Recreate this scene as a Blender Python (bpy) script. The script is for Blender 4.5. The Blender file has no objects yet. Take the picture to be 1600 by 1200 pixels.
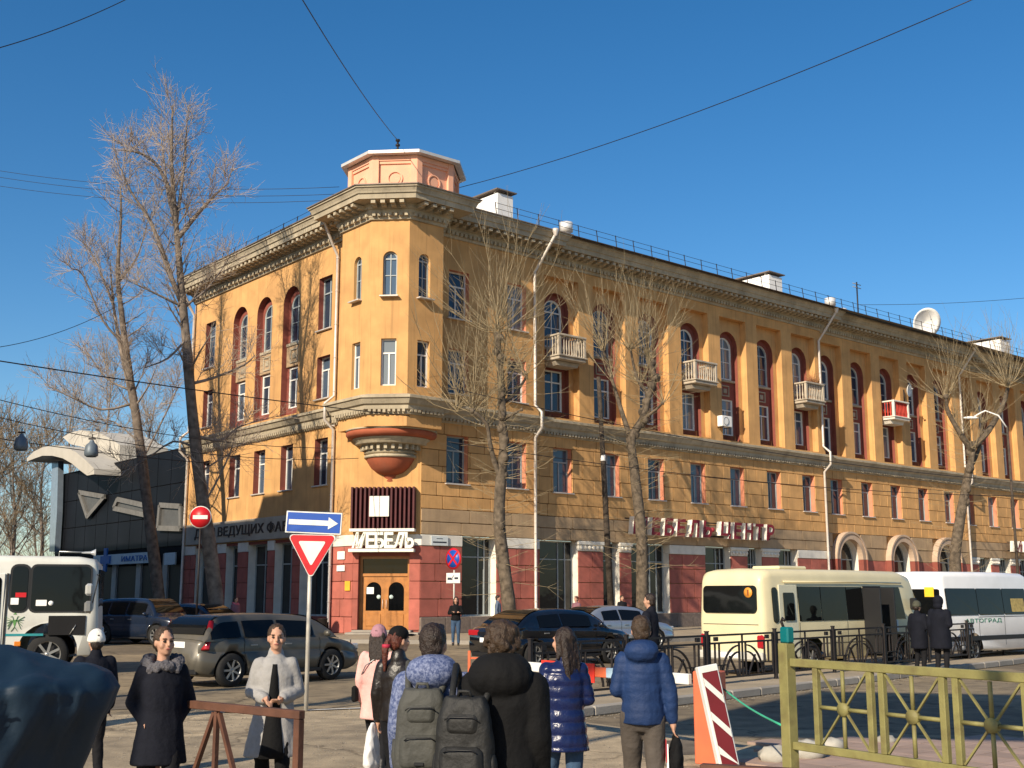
import bpy, bmesh, math, random
from mathutils import Vector, Matrix
random.seed(7)
rad = math.radians
SC = bpy.context.scene
COL = SC.collection

# ---------------------------------------------------------------- camera, sky, sun, exposure
CAM_H, FPX = 1.85, 1850.0
PITCH = math.atan(328 / 1850)
cam = bpy.data.cameras.new('camera')
cam.sensor_width = 36.0
cam.lens = FPX / 1600 * 36
cam.clip_end = 2000
camo = bpy.data.objects.new('camera', cam)
COL.objects.link(camo)
camo.location = (0, 0, CAM_H)
camo.rotation_euler = (math.pi / 2 + PITCH, 0, 0)
SC.camera = camo

SUN_AZ, SUN_EL = rad(212.3), rad(29.5)          # direction towards the sun, clockwise from +Y
w = bpy.data.worlds.new('World')
SC.world = w
w.use_nodes = True
nt = w.node_tree
sky = nt.nodes.new('ShaderNodeTexSky')
sky.sky_type = 'NISHITA'
sky.sun_disc = False
sky.sun_elevation = SUN_EL
sky.sun_rotation = SUN_AZ
sky.altitude = 400
sky.air_density = 1.0
sky.dust_density = 0.8
sky.ozone_density = 2.6
bg = nt.nodes['Background']
bg.inputs['Strength'].default_value = 0.1
hs_ = nt.nodes.new('ShaderNodeHueSaturation')
hs_.inputs['Saturation'].default_value = 1.34
nt.links.new(sky.outputs[0], hs_.inputs['Color'])
nt.links.new(hs_.outputs[0], bg.inputs[0])
sl = bpy.data.lights.new('sun', 'SUN')
sl.energy = 5.0
sl.angle = rad(0.5)
sl.color = (1.0, 0.87, 0.68)
slo = bpy.data.objects.new('sun', sl)
COL.objects.link(slo)
SUND = Vector((math.sin(SUN_AZ) * math.cos(SUN_EL), math.cos(SUN_AZ) * math.cos(SUN_EL), math.sin(SUN_EL)))
slo.rotation_euler = SUND.to_track_quat('Z', 'Y').to_euler()
slo.location = (-20, -20, 40)
SC.view_settings.view_transform = 'Standard'
SC.view_settings.look = 'None'
SC.view_settings.gamma = 1
SC.view_settings.exposure = 0.4
SC.view_settings.use_curve_mapping = False
SC.render.engine = 'CYCLES'
SC.cycles.max_bounces = 6

# ---------------------------------------------------------------- helpers
def ray(x, y):
    a, b = x - 800, 600 - y
    return Vector((a, FPX * math.cos(PITCH) - b * math.sin(PITCH), FPX * math.sin(PITCH) + b * math.cos(PITCH)))
def at(x, y, Y):                     # a point on the sight line of photo pixel (x, y) at distance Y
    r = ray(x, y); t = Y / r.y
    return Vector((r.x * t, Y, CAM_H + r.z * t))
def gp(x, y, z=0.0):                 # the ground point seen at photo pixel (x, y)
    r = ray(x, y); t = (z - CAM_H) / r.z
    return Vector((r.x * t, r.y * t, z))

WM = {}
def put(o, parent=None, M=None, **kw):
    M = M or Matrix()
    COL.objects.link(o)
    WM[o.name] = M.copy()
    if parent is not None:
        o.parent = parent
        o.matrix_local = WM[parent.name].inverted() @ M
    else:
        o.matrix_basis = M
    for k, v in kw.items():
        if v is not None: o[k] = v
    return o
def thing(name, label, cat, M=None, group=None):
    return put(bpy.data.objects.new(name, None), None, M, label=label, category=cat, group=group)
def obj(name, me, parent=None, M=None, **kw):
    return put(bpy.data.objects.new(name, me), parent, M, **kw)
def T(x, y=None, z=0.0):
    return Matrix.Translation(Vector(x) if y is None else Vector((x, y, z)))
def RZ(a): return Matrix.Rotation(a, 4, 'Z')
def RX(a): return Matrix.Rotation(a, 4, 'X')
def RY(a): return Matrix.Rotation(a, 4, 'Y')
def S3(x, y, z): return Matrix.Diagonal((x, y, z, 1))
def heading(az): return RZ(math.pi / 2 - az)      # local +x points along compass azimuth az
def frame(P, u):                     # local x = u (to the right seen from the street), y = inward, z = up
    return Matrix(((u[0], -u[1], 0, P[0]), (u[1], u[0], 0, P[1]), (0, 0, 1, 0), (0, 0, 0, 1)))

class MB:
    def __init__(s): s.v, s.f, s.m, s.sm = [], [], [], []
    def add(s, vs, fs, m=0, sm=False):
        k = len(s.v)
        s.v += [tuple(v) for v in vs]
        for f in fs:
            s.f.append([i + k for i in f]); s.m.append(m); s.sm.append(sm)
        return s
    def box(s, x0, x1, y0, y1, z0, z1, m=0):
        return s.add([(x0, y0, z0), (x1, y0, z0), (x1, y1, z0), (x0, y1, z0), (x0, y0, z1), (x1, y0, z1), (x1, y1, z1), (x0, y1, z1)],
                     [(0, 3, 2, 1), (4, 5, 6, 7), (0, 1, 5, 4), (1, 2, 6, 5), (2, 3, 7, 6), (3, 0, 4, 7)], m)
    def cbox(s, x0, x1, y0, y1, z0, z1, c, m=0):      # chamfered box
        b = [(x0, x0 + c, x1 - c, x1), (y0, y0 + c, y1 - c, y1), (z0, z0 + c, z1 - c, z1)]
        vs, fs = [], []
        def q(*p): k = len(vs); vs.extend(p); fs.append(tuple(range(k, k + len(p))))
        X, Y, Z = b
        q((X[1], Y[0], Z[1]), (X[2], Y[0], Z[1]), (X[2], Y[0], Z[2]), (X[1], Y[0], Z[2]))
        q((X[2], Y[3], Z[1]), (X[1], Y[3], Z[1]), (X[1], Y[3], Z[2]), (X[2], Y[3], Z[2]))
        q((X[3], Y[1], Z[1]), (X[3], Y[2], Z[1]), (X[3], Y[2], Z[2]), (X[3], Y[1], Z[2]))
        q((X[0], Y[2], Z[1]), (X[0], Y[1], Z[1]), (X[0], Y[1], Z[2]), (X[0], Y[2], Z[2]))
        q((X[1], Y[1], Z[3]), (X[2], Y[1], Z[3]), (X[2], Y[2], Z[3]), (X[1], Y[2], Z[3]))
        q((X[1], Y[2], Z[0]), (X[2], Y[2], Z[0]), (X[2], Y[1], Z[0]), (X[1], Y[1], Z[0]))
        for sx in (0, 1):
            for sy in (0, 1):
                xo, xi, yo, yi = X[3 * sx], X[1 + sx], Y[3 * sy], Y[1 + sy]
                p = [(xi, yo, Z[1]), (xo, yi, Z[1]), (xo, yi, Z[2]), (xi, yo, Z[2])]
                q(*(p if sx != sy else p[::-1]))
                for sz in (0, 1):
                    zo, zi = Z[3 * sz], Z[1 + sz]
                    p = [(xi, yo, zi), (xo, yi, zi), (xi, yi, zo)]
                    q(*(p if (sx + sy + sz) % 2 else p[::-1]))
            for sz in (0, 1):
                xo, xi, zo, zi = X[3 * sx], X[1 + sx], Z[3 * sz], Z[1 + sz]
                p = [(xo, Y[1], zi), (xo, Y[2], zi), (xi, Y[2], zo), (xi, Y[1], zo)]
                q(*(p if sx == sz else p[::-1]))
        for sy in (0, 1):
            for sz in (0, 1):
                yo, yi, zo, zi = Y[3 * sy], Y[1 + sy], Z[3 * sz], Z[1 + sz]
                p = [(X[1], yo, zi), (X[1], yi, zo), (X[2], yi, zo), (X[2], yo, zi)]
                q(*(p if sy == sz else p[::-1]))
        return s.add(vs, fs, m)
    def prism(s, poly, y0, y1, m=0, M=None):          # polygon in x-z, extruded along y
        n = len(poly)
        vs = [(p[0], y0, p[1]) for p in poly] + [(p[0], y1, p[1]) for p in poly]
        fs = [tuple(range(n)), tuple(range(2 * n - 1, n - 1, -1))] + [(i, i + n, (i + 1) % n + n, (i + 1) % n) for i in range(n)]
        if M is not None: vs = [tuple(M @ Vector(v)) for v in vs]
        return s.add(vs, fs, m)
    def plan(s, poly, z0, z1, m=0):                   # polygon in x-y, extruded along z
        n = len(poly)
        vs = [(p[0], p[1], z0) for p in poly] + [(p[0], p[1], z1) for p in poly]
        return s.add(vs, [tuple(range(n - 1, -1, -1)), tuple(range(n, 2 * n))] + [(i, (i + 1) % n, (i + 1) % n + n, i + n) for i in range(n)], m)
    def tube(s, pts, rs, n=8, m=0, sm=True, cap=True):
        pts = [Vector(p) for p in pts]
        if not hasattr(rs, '__len__'): rs = [rs] * len(pts)
        vs, fs = [], []
        ref = None
        for i, p in enumerate(pts):
            d = (pts[min(i + 1, len(pts) - 1)] - pts[max(i - 1, 0)])
            if d.length < 1e-9: d = Vector((0, 0, 1))
            d.normalize()
            if ref is None:
                ref = Vector((1, 0, 0)) if abs(d.x) < .9 else Vector((0, 1, 0))
            a = (ref - d * ref.dot(d)).normalized(); ref = a
            b = d.cross(a)
            for j in range(n):
                t = 2 * math.pi * j / n
                vs.append(p + (a * math.cos(t) + b * math.sin(t)) * rs[i])
        for i in range(len(pts) - 1):
            for j in range(n):
                k = (j + 1) % n
                fs.append((i * n + j, i * n + k, (i + 1) * n + k, (i + 1) * n + j))
        if cap:
            fs.append(tuple(range(n - 1, -1, -1))); fs.append(tuple(range((len(pts) - 1) * n, len(pts) * n)))
        return s.add(vs, fs, m, sm)
    def bar(s, p0, p1, wd, th, up=(0, 0, 1), m=0):      # rectangular bar from p0 to p1
        p0, p1 = Vector(p0), Vector(p1)
        d = (p1 - p0).normalized(); up = Vector(up)
        a = d.cross(up)
        if a.length < 1e-4: a = d.cross(Vector((1, 0, 0)))
        a.normalize(); b = a.cross(d)
        vs = [p + a * (i * wd / 2) + b * (j * th / 2) for p in (p0, p1) for i, j in ((-1, -1), (1, -1), (1, 1), (-1, 1))]
        return s.add(vs, [(3, 2, 1, 0), (4, 5, 6, 7), (0, 1, 5, 4), (1, 2, 6, 5), (2, 3, 7, 6), (3, 0, 4, 7)], m)
    def lathe(s, prof, n=24, M=None, m=0, sm=True, a0=0.0, a1=2 * math.pi):   # profile (r, z) about z
        full = abs(a1 - a0 - 2 * math.pi) < 1e-6
        c = n if full else n + 1
        vs = []
        for r, z in prof:
            for j in range(c):
                t = a0 + (a1 - a0) * j / n
                v = Vector((r * math.cos(t), r * math.sin(t), z))
                vs.append(M @ v if M is not None else v)
        fs = []
        for i in range(len(prof) - 1):
            for j in range(n):
                k = (j + 1) % c
                fs.append((i * c + j, i * c + k, (i + 1) * c + k, (i + 1) * c + j))
        return s.add(vs, fs, m, sm)
    def loft(s, rings, m=0, sm=True, cap=True, closed=True):
        n = len(rings[0]); vs = [p for r in rings for p in r]; fs = []
        for i in range(len(rings) - 1):
            for j in range(n if closed else n - 1):
                k = (j + 1) % n
                fs.append((i * n + j, i * n + k, (i + 1) * n + k, (i + 1) * n + j))
        if cap:
            fs.append(tuple(range(n - 1, -1, -1))); fs.append(tuple(range((len(rings) - 1) * n, len(rings) * n)))
        return s.add(vs, fs, m, sm)
    def ell(s, c, rx, ry, rz, nu=12, nv=8, m=0, M=None):
        vs = [(0, 0, -1)]
        for i in range(1, nv):
            a = -math.pi / 2 + math.pi * i / nv
            vs += [(math.cos(a) * math.cos(2 * math.pi * j / nu), math.cos(a) * math.sin(2 * math.pi * j / nu), math.sin(a)) for j in range(nu)]
        vs.append((0, 0, 1))
        fs = [(0, 1 + (j + 1) % nu, 1 + j) for j in range(nu)]
        for i in range(nv - 2):
            fs += [(1 + i * nu + j, 1 + i * nu + (j + 1) % nu, 1 + (i + 1) * nu + (j + 1) % nu, 1 + (i + 1) * nu + j) for j in range(nu)]
        k = 1 + (nv - 2) * nu
        fs += [(k + j, k + (j + 1) % nu, len(vs) - 1) for j in range(nu)]
        out = []
        for v in vs:
            q = Vector((v[0] * rx, v[1] * ry, v[2] * rz))
            if M is not None: q = M @ q
            out.append(q + Vector(c))
        return s.add(out, fs, m, True)
    def cap(s, p0, p1, r0, r1, n=12):                  # tapered capsule
        p0, p1 = Vector(p0), Vector(p1); d = (p1 - p0)
        d = d.normalized() if d.length > 1e-6 else Vector((0, 0, 1))
        pts, rs = [], []
        for k in (-90, -60, -30, 0): a = rad(k); pts.append(p0 + d * r0 * math.sin(a)); rs.append(max(r0 * math.cos(a), 1e-4))
        for k in (0, 30, 60, 90): a = rad(k); pts.append(p1 + d * r1 * math.sin(a)); rs.append(max(r1 * math.cos(a), 1e-4))
        return s.tube(pts, rs, n)
    def xf(s, M):
        s.v = [tuple(M @ Vector(v)) for v in s.v]; return s
    def mesh(s, name, *mats):
        me = bpy.data.meshes.new(name)
        me.from_pydata(s.v, [], s.f)
        for m in mats: me.materials.append(m)
        me.polygons.foreach_set('material_index', s.m)
        me.polygons.foreach_set('use_smooth', s.sm)
        me.update()
        return me
    def build(s, name, mats, parent=None, M=None, **kw):
        if not isinstance(mats, (list, tuple)): mats = [mats]
        return obj(name, s.mesh(name, *mats), parent, M, **kw)

def apply_mods(o):
    bpy.context.view_layer.update()
    dg = bpy.context.evaluated_depsgraph_get()
    me = bpy.data.meshes.new_from_object(o.evaluated_get(dg))
    o.modifiers.clear(); o.data = me
    return o
def text_mb(body, size, ext=0.01, bold=0.0, shear=0.0, align='CENTER', space=1.0):
    c = bpy.data.curves.new('txt', 'FONT'); c.body = body; c.size = size; c.extrude = ext; c.offset = bold; c.shear = shear
    c.align_x = align; c.align_y = 'CENTER'; c.space_character = space; c.resolution_u = 2
    o = bpy.data.objects.new('txt', c); COL.objects.link(o)
    bpy.context.view_layer.update()
    me = bpy.data.meshes.new_from_object(o.evaluated_get(bpy.context.evaluated_depsgraph_get()))
    mb = MB()
    # text lies in x-y facing +z: stand it up so that it faces -y (the street side)
    mb.add([(v.co.x, -v.co.z, v.co.y) for v in me.vertices], [tuple(p.vertices) for p in me.polygons])
    bpy.data.objects.remove(o); bpy.data.curves.remove(c); bpy.data.meshes.remove(me)
    return mb
def text_fit(body, wd, ht, ext, bold=0.0, shear=0.0):
    mb = text_mb(body, 1.0, 0.05, bold, shear)
    xs = [v[0] for v in mb.v]; zs = [v[2] for v in mb.v]
    x0, x1, z0, z1 = min(xs), max(xs), min(zs), max(zs)
    mb.v = [((v[0] - (x0 + x1) / 2) / (x1 - x0) * wd, v[1] / .05 * ext, (v[2] - (z0 + z1) / 2) / (z1 - z0) * ht) for v in mb.v]
    return mb

# ---------------------------------------------------------------- materials
MATS = {}
def mat(name, col, rough=.85, metal=0.0, var=.12, vs=3.0, stain=0.0, ss=.35, scol=(.12, .09, .06), bump=0.0, bs=30.0, spec=.4, rnd=0.0, coat=0.0, streak=0.0):
    if name in MATS: return MATS[name]
    m = bpy.data.materials.new(name); m.use_nodes = True
    n, l = m.node_tree.nodes, m.node_tree.links
    b = n['Principled BSDF']
    b.inputs['Roughness'].default_value = rough; b.inputs['Metallic'].default_value = metal
    b.inputs['Specular IOR Level'].default_value = spec
    if coat: b.inputs['Coat Weight'].default_value = coat; b.inputs['Coat Roughness'].default_value = .05
    geo = n.new('ShaderNodeNewGeometry')
    def noise(scale, detail=4, vec=None):
        t = n.new('ShaderNodeTexNoise'); t.inputs['Scale'].default_value = scale; t.inputs['Detail'].default_value = detail
        l.new(vec or geo.outputs['Position'], t.inputs['Vector']); return t
    def mix(fac, a, bb, mode='MIX'):
        x = n.new('ShaderNodeMix'); x.data_type = 'RGBA'; x.blend_type = mode
        for sock, val in ((x.inputs[0], fac), (x.inputs[6], a), (x.inputs[7], bb)):
            if hasattr(val, 'is_output') or isinstance(val, bpy.types.NodeSocket): l.new(val, sock)
            else: sock.default_value = val if not isinstance(val, tuple) else (*val[:3], 1)
        return x.outputs[2]
    def ramp(sock, a, c):
        r = n.new('ShaderNodeMapRange'); r.inputs[1].default_value = a; r.inputs[2].default_value = c
        l.new(sock, r.inputs[0]); return r.outputs[0]
    dk = tuple(c * (1 - var) for c in col); lt = tuple(min(1, c * (1 + var)) for c in col)
    c = mix(ramp(noise(vs, 6).outputs[0], .3, .7), dk, lt)
    if stain:
        f = ramp(noise(ss, 8).outputs[0], .5, .75)
        mm = n.new('ShaderNodeMath'); mm.operation = 'MULTIPLY'; mm.inputs[1].default_value = stain; l.new(f, mm.inputs[0])
        c = mix(mm.outputs[0], c, scol)
    if streak:
        mp = n.new('ShaderNodeMapping'); mp.inputs['Scale'].default_value = (2.5, 2.5, .12); l.new(geo.outputs['Position'], mp.inputs[0])
        f = ramp(noise(1.0, 6, mp.outputs[0]).outputs[0], .52, .8)
        mm = n.new('ShaderNodeMath'); mm.operation = 'MULTIPLY'; mm.inputs[1].default_value = streak; l.new(f, mm.inputs[0])
        c = mix(mm.outputs[0], c, scol)
        mp = n.new('ShaderNodeMapping'); mp.inputs['Scale'].default_value = (9, 9, .35); l.new(geo.outputs['Position'], mp.inputs[0])
        f = ramp(noise(1.0, 8, mp.outputs[0]).outputs[0], .55, .72)
        mm = n.new('ShaderNodeMath'); mm.operation = 'MULTIPLY'; mm.inputs[1].default_value = streak * .7; l.new(f, mm.inputs[0])
        c = mix(mm.outputs[0], c, tuple(x * .55 for x in scol))
    if rnd:
        oi = n.new('ShaderNodeObjectInfo')
        hs = n.new('ShaderNodeHueSaturation')
        mr = n.new('ShaderNodeMapRange'); mr.inputs[3].default_value = 1 - rnd; mr.inputs[4].default_value = 1 + rnd
        l.new(oi.outputs['Random'], mr.inputs[0]); l.new(mr.outputs[0], hs.inputs['Value']); l.new(c, hs.inputs['Color'])
        c = hs.outputs[0]
    l.new(c, b.inputs['Base Color'])
    if bump:
        bp = n.new('ShaderNodeBump'); bp.inputs['Strength'].default_value = bump; bp.inputs['Distance'].default_value = .02
        l.new(noise(bs, 6).outputs[0], bp.inputs['Height']); l.new(bp.outputs[0], b.inputs['Normal'])
    MATS[name] = m
    return m
YEL = mat('ochre_stucco', (.58, .325, .125), .92, var=.13, vs=1.2, stain=.40, ss=.55, scol=(.36, .19, .08), bump=.25, bs=14, streak=.48)
YELB = mat('ochre_block', (.60, .335, .13), .92, var=.13, vs=1.7, stain=.36, ss=.6, scol=(.36, .20, .085), bump=.3, bs=14, rnd=.08, streak=.42)
JOINT = mat('joint_mortar', (.20, .10, .03), .95)
REDW = mat('dark_red_stucco', (.21, .045, .035), .9, var=.15, vs=2, stain=.25, ss=.6, scol=(.16, .07, .05), bump=.25, bs=14)
REDL = mat('brick_red_stucco', (.23, .065, .046), .9, var=.12, vs=2, stain=.2, ss=.8, scol=(.25, .1, .08), bump=.25, bs=14)
REDB = mat('red_block', (.39, .115, .085), .88, var=.14, vs=2.0, stain=.35, ss=1.6, scol=(.17, .07, .05), bump=.3, bs=16, rnd=.13)
PINKB = mat('salmon_block', (.50, .15, .095), .88, var=.10, vs=2.0, stain=.3, ss=1.2, scol=(.42, .24, .16), bump=.25, bs=16, rnd=.06)
PINKD = mat('salmon_drum_stucco', (.78, .40, .26), .9, var=.08, vs=1.5, stain=.15, ss=.7, scol=(.5, .25, .15), bump=.15)
BAND = mat('grey_band_stucco', (.42, .29, .17), .92, var=.12, vs=1.5, stain=.35, ss=.7, scol=(.2, .14, .09), bump=.3, bs=12, streak=.35)
CREAM = mat('cream_cornice', (.43, .365, .26), .9, var=.16, vs=2.0, stain=.65, ss=1.0, scol=(.13, .11, .08), bump=.3, bs=16, streak=.4)
WHITEP = mat('white_plaster', (.72, .68, .60), .9, var=.08, vs=2.5, stain=.3, ss=1.5, scol=(.4, .33, .26), bump=.2)
GRAN = mat('granite_plinth', (.17, .13, .105), .75, var=.2, vs=9, stain=.3, ss=.9, scol=(.09, .07, .06), bump=.2, rnd=.12)
ROOFM = mat('roof_sheet_metal', (.20, .16, .13), .6, .3, var=.15, vs=2, stain=.4, ss=.6)
WFRAME = mat('white_window_frame', (.72, .71, .67), .55, var=.06, vs=4)
GFRAME = mat('grey_window_frame', (.33, .36, .36), .6, var=.1, vs=4)
SALJ = mat('salmon_reveal', (.62, .24, .14), .9, var=.1, vs=3, bump=.15)
TIN = mat('galvanised_pipe', (.62, .56, .50), .5, .25, var=.1, vs=4, stain=.2, ss=2)
IRON = mat('black_iron', (.018, .014, .014), .55, .2, var=.2, vs=8)
WHITE = mat('white_paint', (.80, .79, .76), .6, var=.05, vs=3)
def glass_mat(name, col=(.012, .016, .02), rough=.03, rnd=True, ior=2.0):
    m = bpy.data.materials.new(name); m.use_nodes = True
    n, l = m.node_tree.nodes, m.node_tree.links; b = n['Principled BSDF']
    b.inputs['Roughness'].default_value = rough; b.inputs['IOR'].default_value = ior
    b.inputs['Base Color'].default_value = (*col, 1)
    geo = n.new('ShaderNodeNewGeometry')
    t = n.new('ShaderNodeTexNoise'); t.inputs['Scale'].default_value = 1.3; l.new(geo.outputs['Position'], t.inputs[0])
    bp = n.new('ShaderNodeBump'); bp.inputs['Strength'].default_value = .08; bp.inputs['Distance'].default_value = .05
    l.new(t.outputs[0], bp.inputs['Height']); l.new(bp.outputs[0], b.inputs['Normal'])
    if rnd:      # curtains and rooms differ per window; the bluish tones paint in reflected sky
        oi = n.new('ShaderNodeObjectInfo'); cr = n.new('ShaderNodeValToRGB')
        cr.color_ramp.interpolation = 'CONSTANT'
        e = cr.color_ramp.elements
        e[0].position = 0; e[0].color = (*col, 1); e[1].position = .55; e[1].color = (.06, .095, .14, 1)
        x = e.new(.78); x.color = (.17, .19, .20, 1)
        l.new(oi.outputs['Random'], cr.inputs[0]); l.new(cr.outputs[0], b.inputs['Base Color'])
    MATS[name] = m
    return m
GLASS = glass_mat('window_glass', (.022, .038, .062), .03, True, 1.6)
SGLASS = glass_mat('shop_glass', (.010, .012, .014), .03, False, 1.5)
CGLASS = glass_mat('vehicle_glass', (.004, .0045, .005), .04, False, 1.35)
# ---------------------------------------------------------------- street plan
AZR, AZL, AZC = rad(49.0), rad(-39.3), rad(94.9)
def U(a): return Vector((math.sin(a), math.cos(a)))
uR, uL, uC = U(AZR), U(AZL), U(AZC)
B2 = Vector((-4.036, 52.626)); A2 = B2 - 3.0 * uC
FR, FL, FC = frame(B2, uR), frame(A2, -uL), frame(A2, uC)
nR, nL, nC = Vector((uR.y, -uR.x)), -Vector((uL.y, -uL.x)), Vector((uC.y, -uC.x))
if nL.y > 0: nL = -nL

# ground: one sheet to the horizon, then road, pavements with kerbs
ASPH = mat('worn_asphalt', (.235, .195, .142), .95, var=.14, vs=.9, stain=.3, ss=.25, scol=(.16, .132, .10), bump=.35, bs=45)
def asphalt(name, base, dark, patch=.5, crack=.5):
    m = bpy.data.materials.new(name); m.use_nodes = True; n, l = m.node_tree.nodes, m.node_tree.links; b = n['Principled BSDF']; b.inputs['Roughness'].default_value = .93; b.inputs['Specular IOR Level'].default_value = .25
    geo = n.new('ShaderNodeNewGeometry')
    def tx(kind, **k):
        t = n.new(kind)
        for a, v in k.items(): t.inputs[a].default_value = v
        return t
    def mx(mode, f, a, c):
        x = n.new('ShaderNodeMix'); x.data_type = 'RGBA'; x.blend_type = mode
        for sk, v in ((x.inputs[0], f), (x.inputs[6], a), (x.inputs[7], c)):
            if isinstance(v, bpy.types.NodeSocket): l.new(v, sk)
            else: sk.default_value = (*v, 1) if isinstance(v, tuple) else v
        return x.outputs[2]
    def rng(s, a, c, lo=0.0, hi=1.0):
        r = n.new('ShaderNodeMapRange'); r.inputs[1].default_value = a; r.inputs[2].default_value = c; r.inputs[3].default_value = lo; r.inputs[4].default_value = hi; l.new(s, r.inputs[0]); return r.outputs[0]
    big = tx('ShaderNodeTexNoise', Scale=.22, Detail=6.0); l.new(geo.outputs['Position'], big.inputs[0])
    fine = tx('ShaderNodeTexNoise', Scale=55.0, Detail=3.0); l.new(geo.outputs['Position'], fine.inputs[0])
    med = tx('ShaderNodeTexNoise', Scale=2.6, Detail=8.0); l.new(geo.outputs['Position'], med.inputs[0])
    warp = n.new('ShaderNodeVectorMath'); warp.operation = 'MULTIPLY_ADD'; warp.inputs[1].default_value = (.9, .9, 0); l.new(med.outputs['Color'], warp.inputs[0]); l.new(geo.outputs['Position'], warp.inputs[2])
    vc = tx('ShaderNodeTexVoronoi', Scale=.34); vc.feature = 'DISTANCE_TO_EDGE'; l.new(warp.outputs[0], vc.inputs[0])
    vp = tx('ShaderNodeTexVoronoi', Scale=.16); l.new(geo.outputs['Position'], vp.inputs[0]); vp.distance = 'CHEBYCHEV'
    c = mx('MIX', rng(big.outputs[0], .35, .68), base, dark)
    c = mx('MULTIPLY', 1.0, c, mx('MIX', rng(med.outputs[0], .3, .7), (.66, .66, .67), (1.20, 1.18, 1.14)))
    sp = n.new('ShaderNodeSeparateColor'); l.new(vp.outputs['Color'], sp.inputs[0])
    c = mx('MULTIPLY', rng(sp.outputs[0], .70, .74, 0, patch), c, (.55, .56, .60))
    c = mx('MULTIPLY', rng(vc.outputs['Distance'], .0, .016, crack, 0), c, (.3, .29, .28))
    c = mx('MULTIPLY', .8, c, mx('MIX', rng(fine.outputs[0], .3, .7), (.72, .72, .72), (1.25, 1.24, 1.22)))
    l.new(c, b.inputs['Base Color'])
    bp = n.new('ShaderNodeBump'); bp.inputs['Strength'].default_value = .5; bp.inputs['Distance'].default_value = .012; l.new(fine.outputs[0], bp.inputs['Height']); l.new(bp.outputs[0], b.inputs['Normal'])
    return m
ASPH = asphalt('cracked_asphalt', (.30, .235, .150), (.205, .165, .112), .7, .8)
NEARP = asphalt('worn_pale_pavement', (.46, .37, .245), (.34, .275, .19), .5, .7)
PAVE = mat('pavement_asphalt', (.34, .275, .19), .95, var=.14, vs=1.3, stain=.3, ss=.3, scol=(.18, .15, .115), bump=.35, bs=50)
KERB = mat('concrete_kerb', (.30, .27, .23), .92, var=.15, vs=3, stain=.4, ss=1.5, scol=(.14, .12, .1), bump=.3, rnd=.12)
TILE = mat('pink_paving_tile', (.34, .24, .19), .92, var=.12, vs=3, stain=.3, ss=1.0, scol=(.18, .14, .11), bump=.3, rnd=.12)
LINE = mat('worn_road_paint', (.52, .50, .46), .85, var=.2, vs=5, stain=.6, ss=2.5, scol=(.17, .15, .125))
g = MB(); n = 24
g.add([(-900 + 1800 * i / n, -300 + 1500 * j / n, 0) for j in range(n + 1) for i in range(n + 1)],
      [(j * (n + 1) + i, j * (n + 1) + i + 1, (j + 1) * (n + 1) + i + 1, (j + 1) * (n + 1) + i) for j in range(n) for i in range(n)])
ground = g.build('ground', ASPH, None, None, kind='structure')
npv = [gp(-900, 1128), gp(300, 1116), gp(470, 1113), gp(700, 1104), gp(880, 1124), gp(1010, 1142), gp(1400, 1190), Vector((14, 2, 0)), Vector((14, -30, 0)), Vector((-30, -30, 0))]
MB().add([(p.x, p.y, .005) for p in npv][::-1], [tuple(range(len(npv)))]).build('near_pavement', NEARP, None, None, kind='structure')
def Rp(s, o): return B2 + uR * s + nR * o          # o metres out from the right-hand facade
def Lp(s, o): return A2 + uL * s + nL * o
KO = 10.6
# pavement sheet round the corner, a real kerb step
pav = [Rp(120, KO), Rp(120, -2), Rp(0, -2), Lp(0, -2), Lp(120, -2), Lp(120, 5.0), Lp(6, 5.0), Lp(1.5, 6.2), (Lp(0, 8) + Rp(0, 8)) / 2 + nC * 1.0, Rp(-1.0, KO - .6), Rp(3, KO)]
m = MB(); m.plan([tuple(p) for p in pav[::-1]], 0.0, .12)
m.build('pavement', PAVE, None, None, kind='structure')
# repaired asphalt patches and a worn edge line, laid as sheets
PATCH = asphalt('patched_asphalt', (.17, .14, .105), (.13, .11, .085), .2, .3)
for pts in ([(560, 1075), (700, 1072), (715, 1086), (570, 1092)], [(120, 1090), (260, 1086), (300, 1104), (130, 1112)], [(1000, 1160), (1090, 1156), (1110, 1178), (1005, 1185)]):
    pg = [gp(*p) for p in pts]
    MB().add([(p.x, p.y, .009) for p in pg][::-1], [(0, 1, 2, 3)]).build('road_patch', PATCH, None, None, kind='structure')
ln = [gp(330, 1114), gp(470, 1111), gp(700, 1102), gp(800, 1112)]
for i, (a, b) in enumerate(zip(ln[:-1], ln[1:])):
    d = (b - a).normalized() * .05; nrm = Vector((-d.y, d.x, 0)).normalized() * .07
    MB().add([tuple(a + d - nrm + Vector((0, 0, .014))), tuple(b - d - nrm + Vector((0, 0, .014))), tuple(b - d + nrm + Vector((0, 0, .014))), tuple(a + d + nrm + Vector((0, 0, .014)))], [(0, 1, 2, 3)]).build('edge_line', LINE, None, None, kind='structure')
kerbline = [Rp(70, KO + .16), Rp(3, KO + .16), Rp(-1.1, KO - .45), (Lp(0, 8) + Rp(0, 8)) / 2 + nC * 1.16, Lp(1.4, 6.36), Lp(6, 5.16), Lp(40, 5.16)]
kr = put(bpy.data.objects.new('kerb', None), None, T(*kerbline[1], 0), kind='structure')
for a, b in zip(kerbline[:-1], kerbline[1:]):
    L = (b - a).length; k = max(1, int(L / 1.6)); d = (b - a) / L
    for i in range(k):
        p, q = a + d * (L * i / k + .012), a + d * (L * (i + 1) / k - .012)
        me = MB().bar((p.x, p.y, .07), (q.x, q.y, .07), .16, .15)
        me.build('kerb_stone', KERB, kr)

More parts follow.
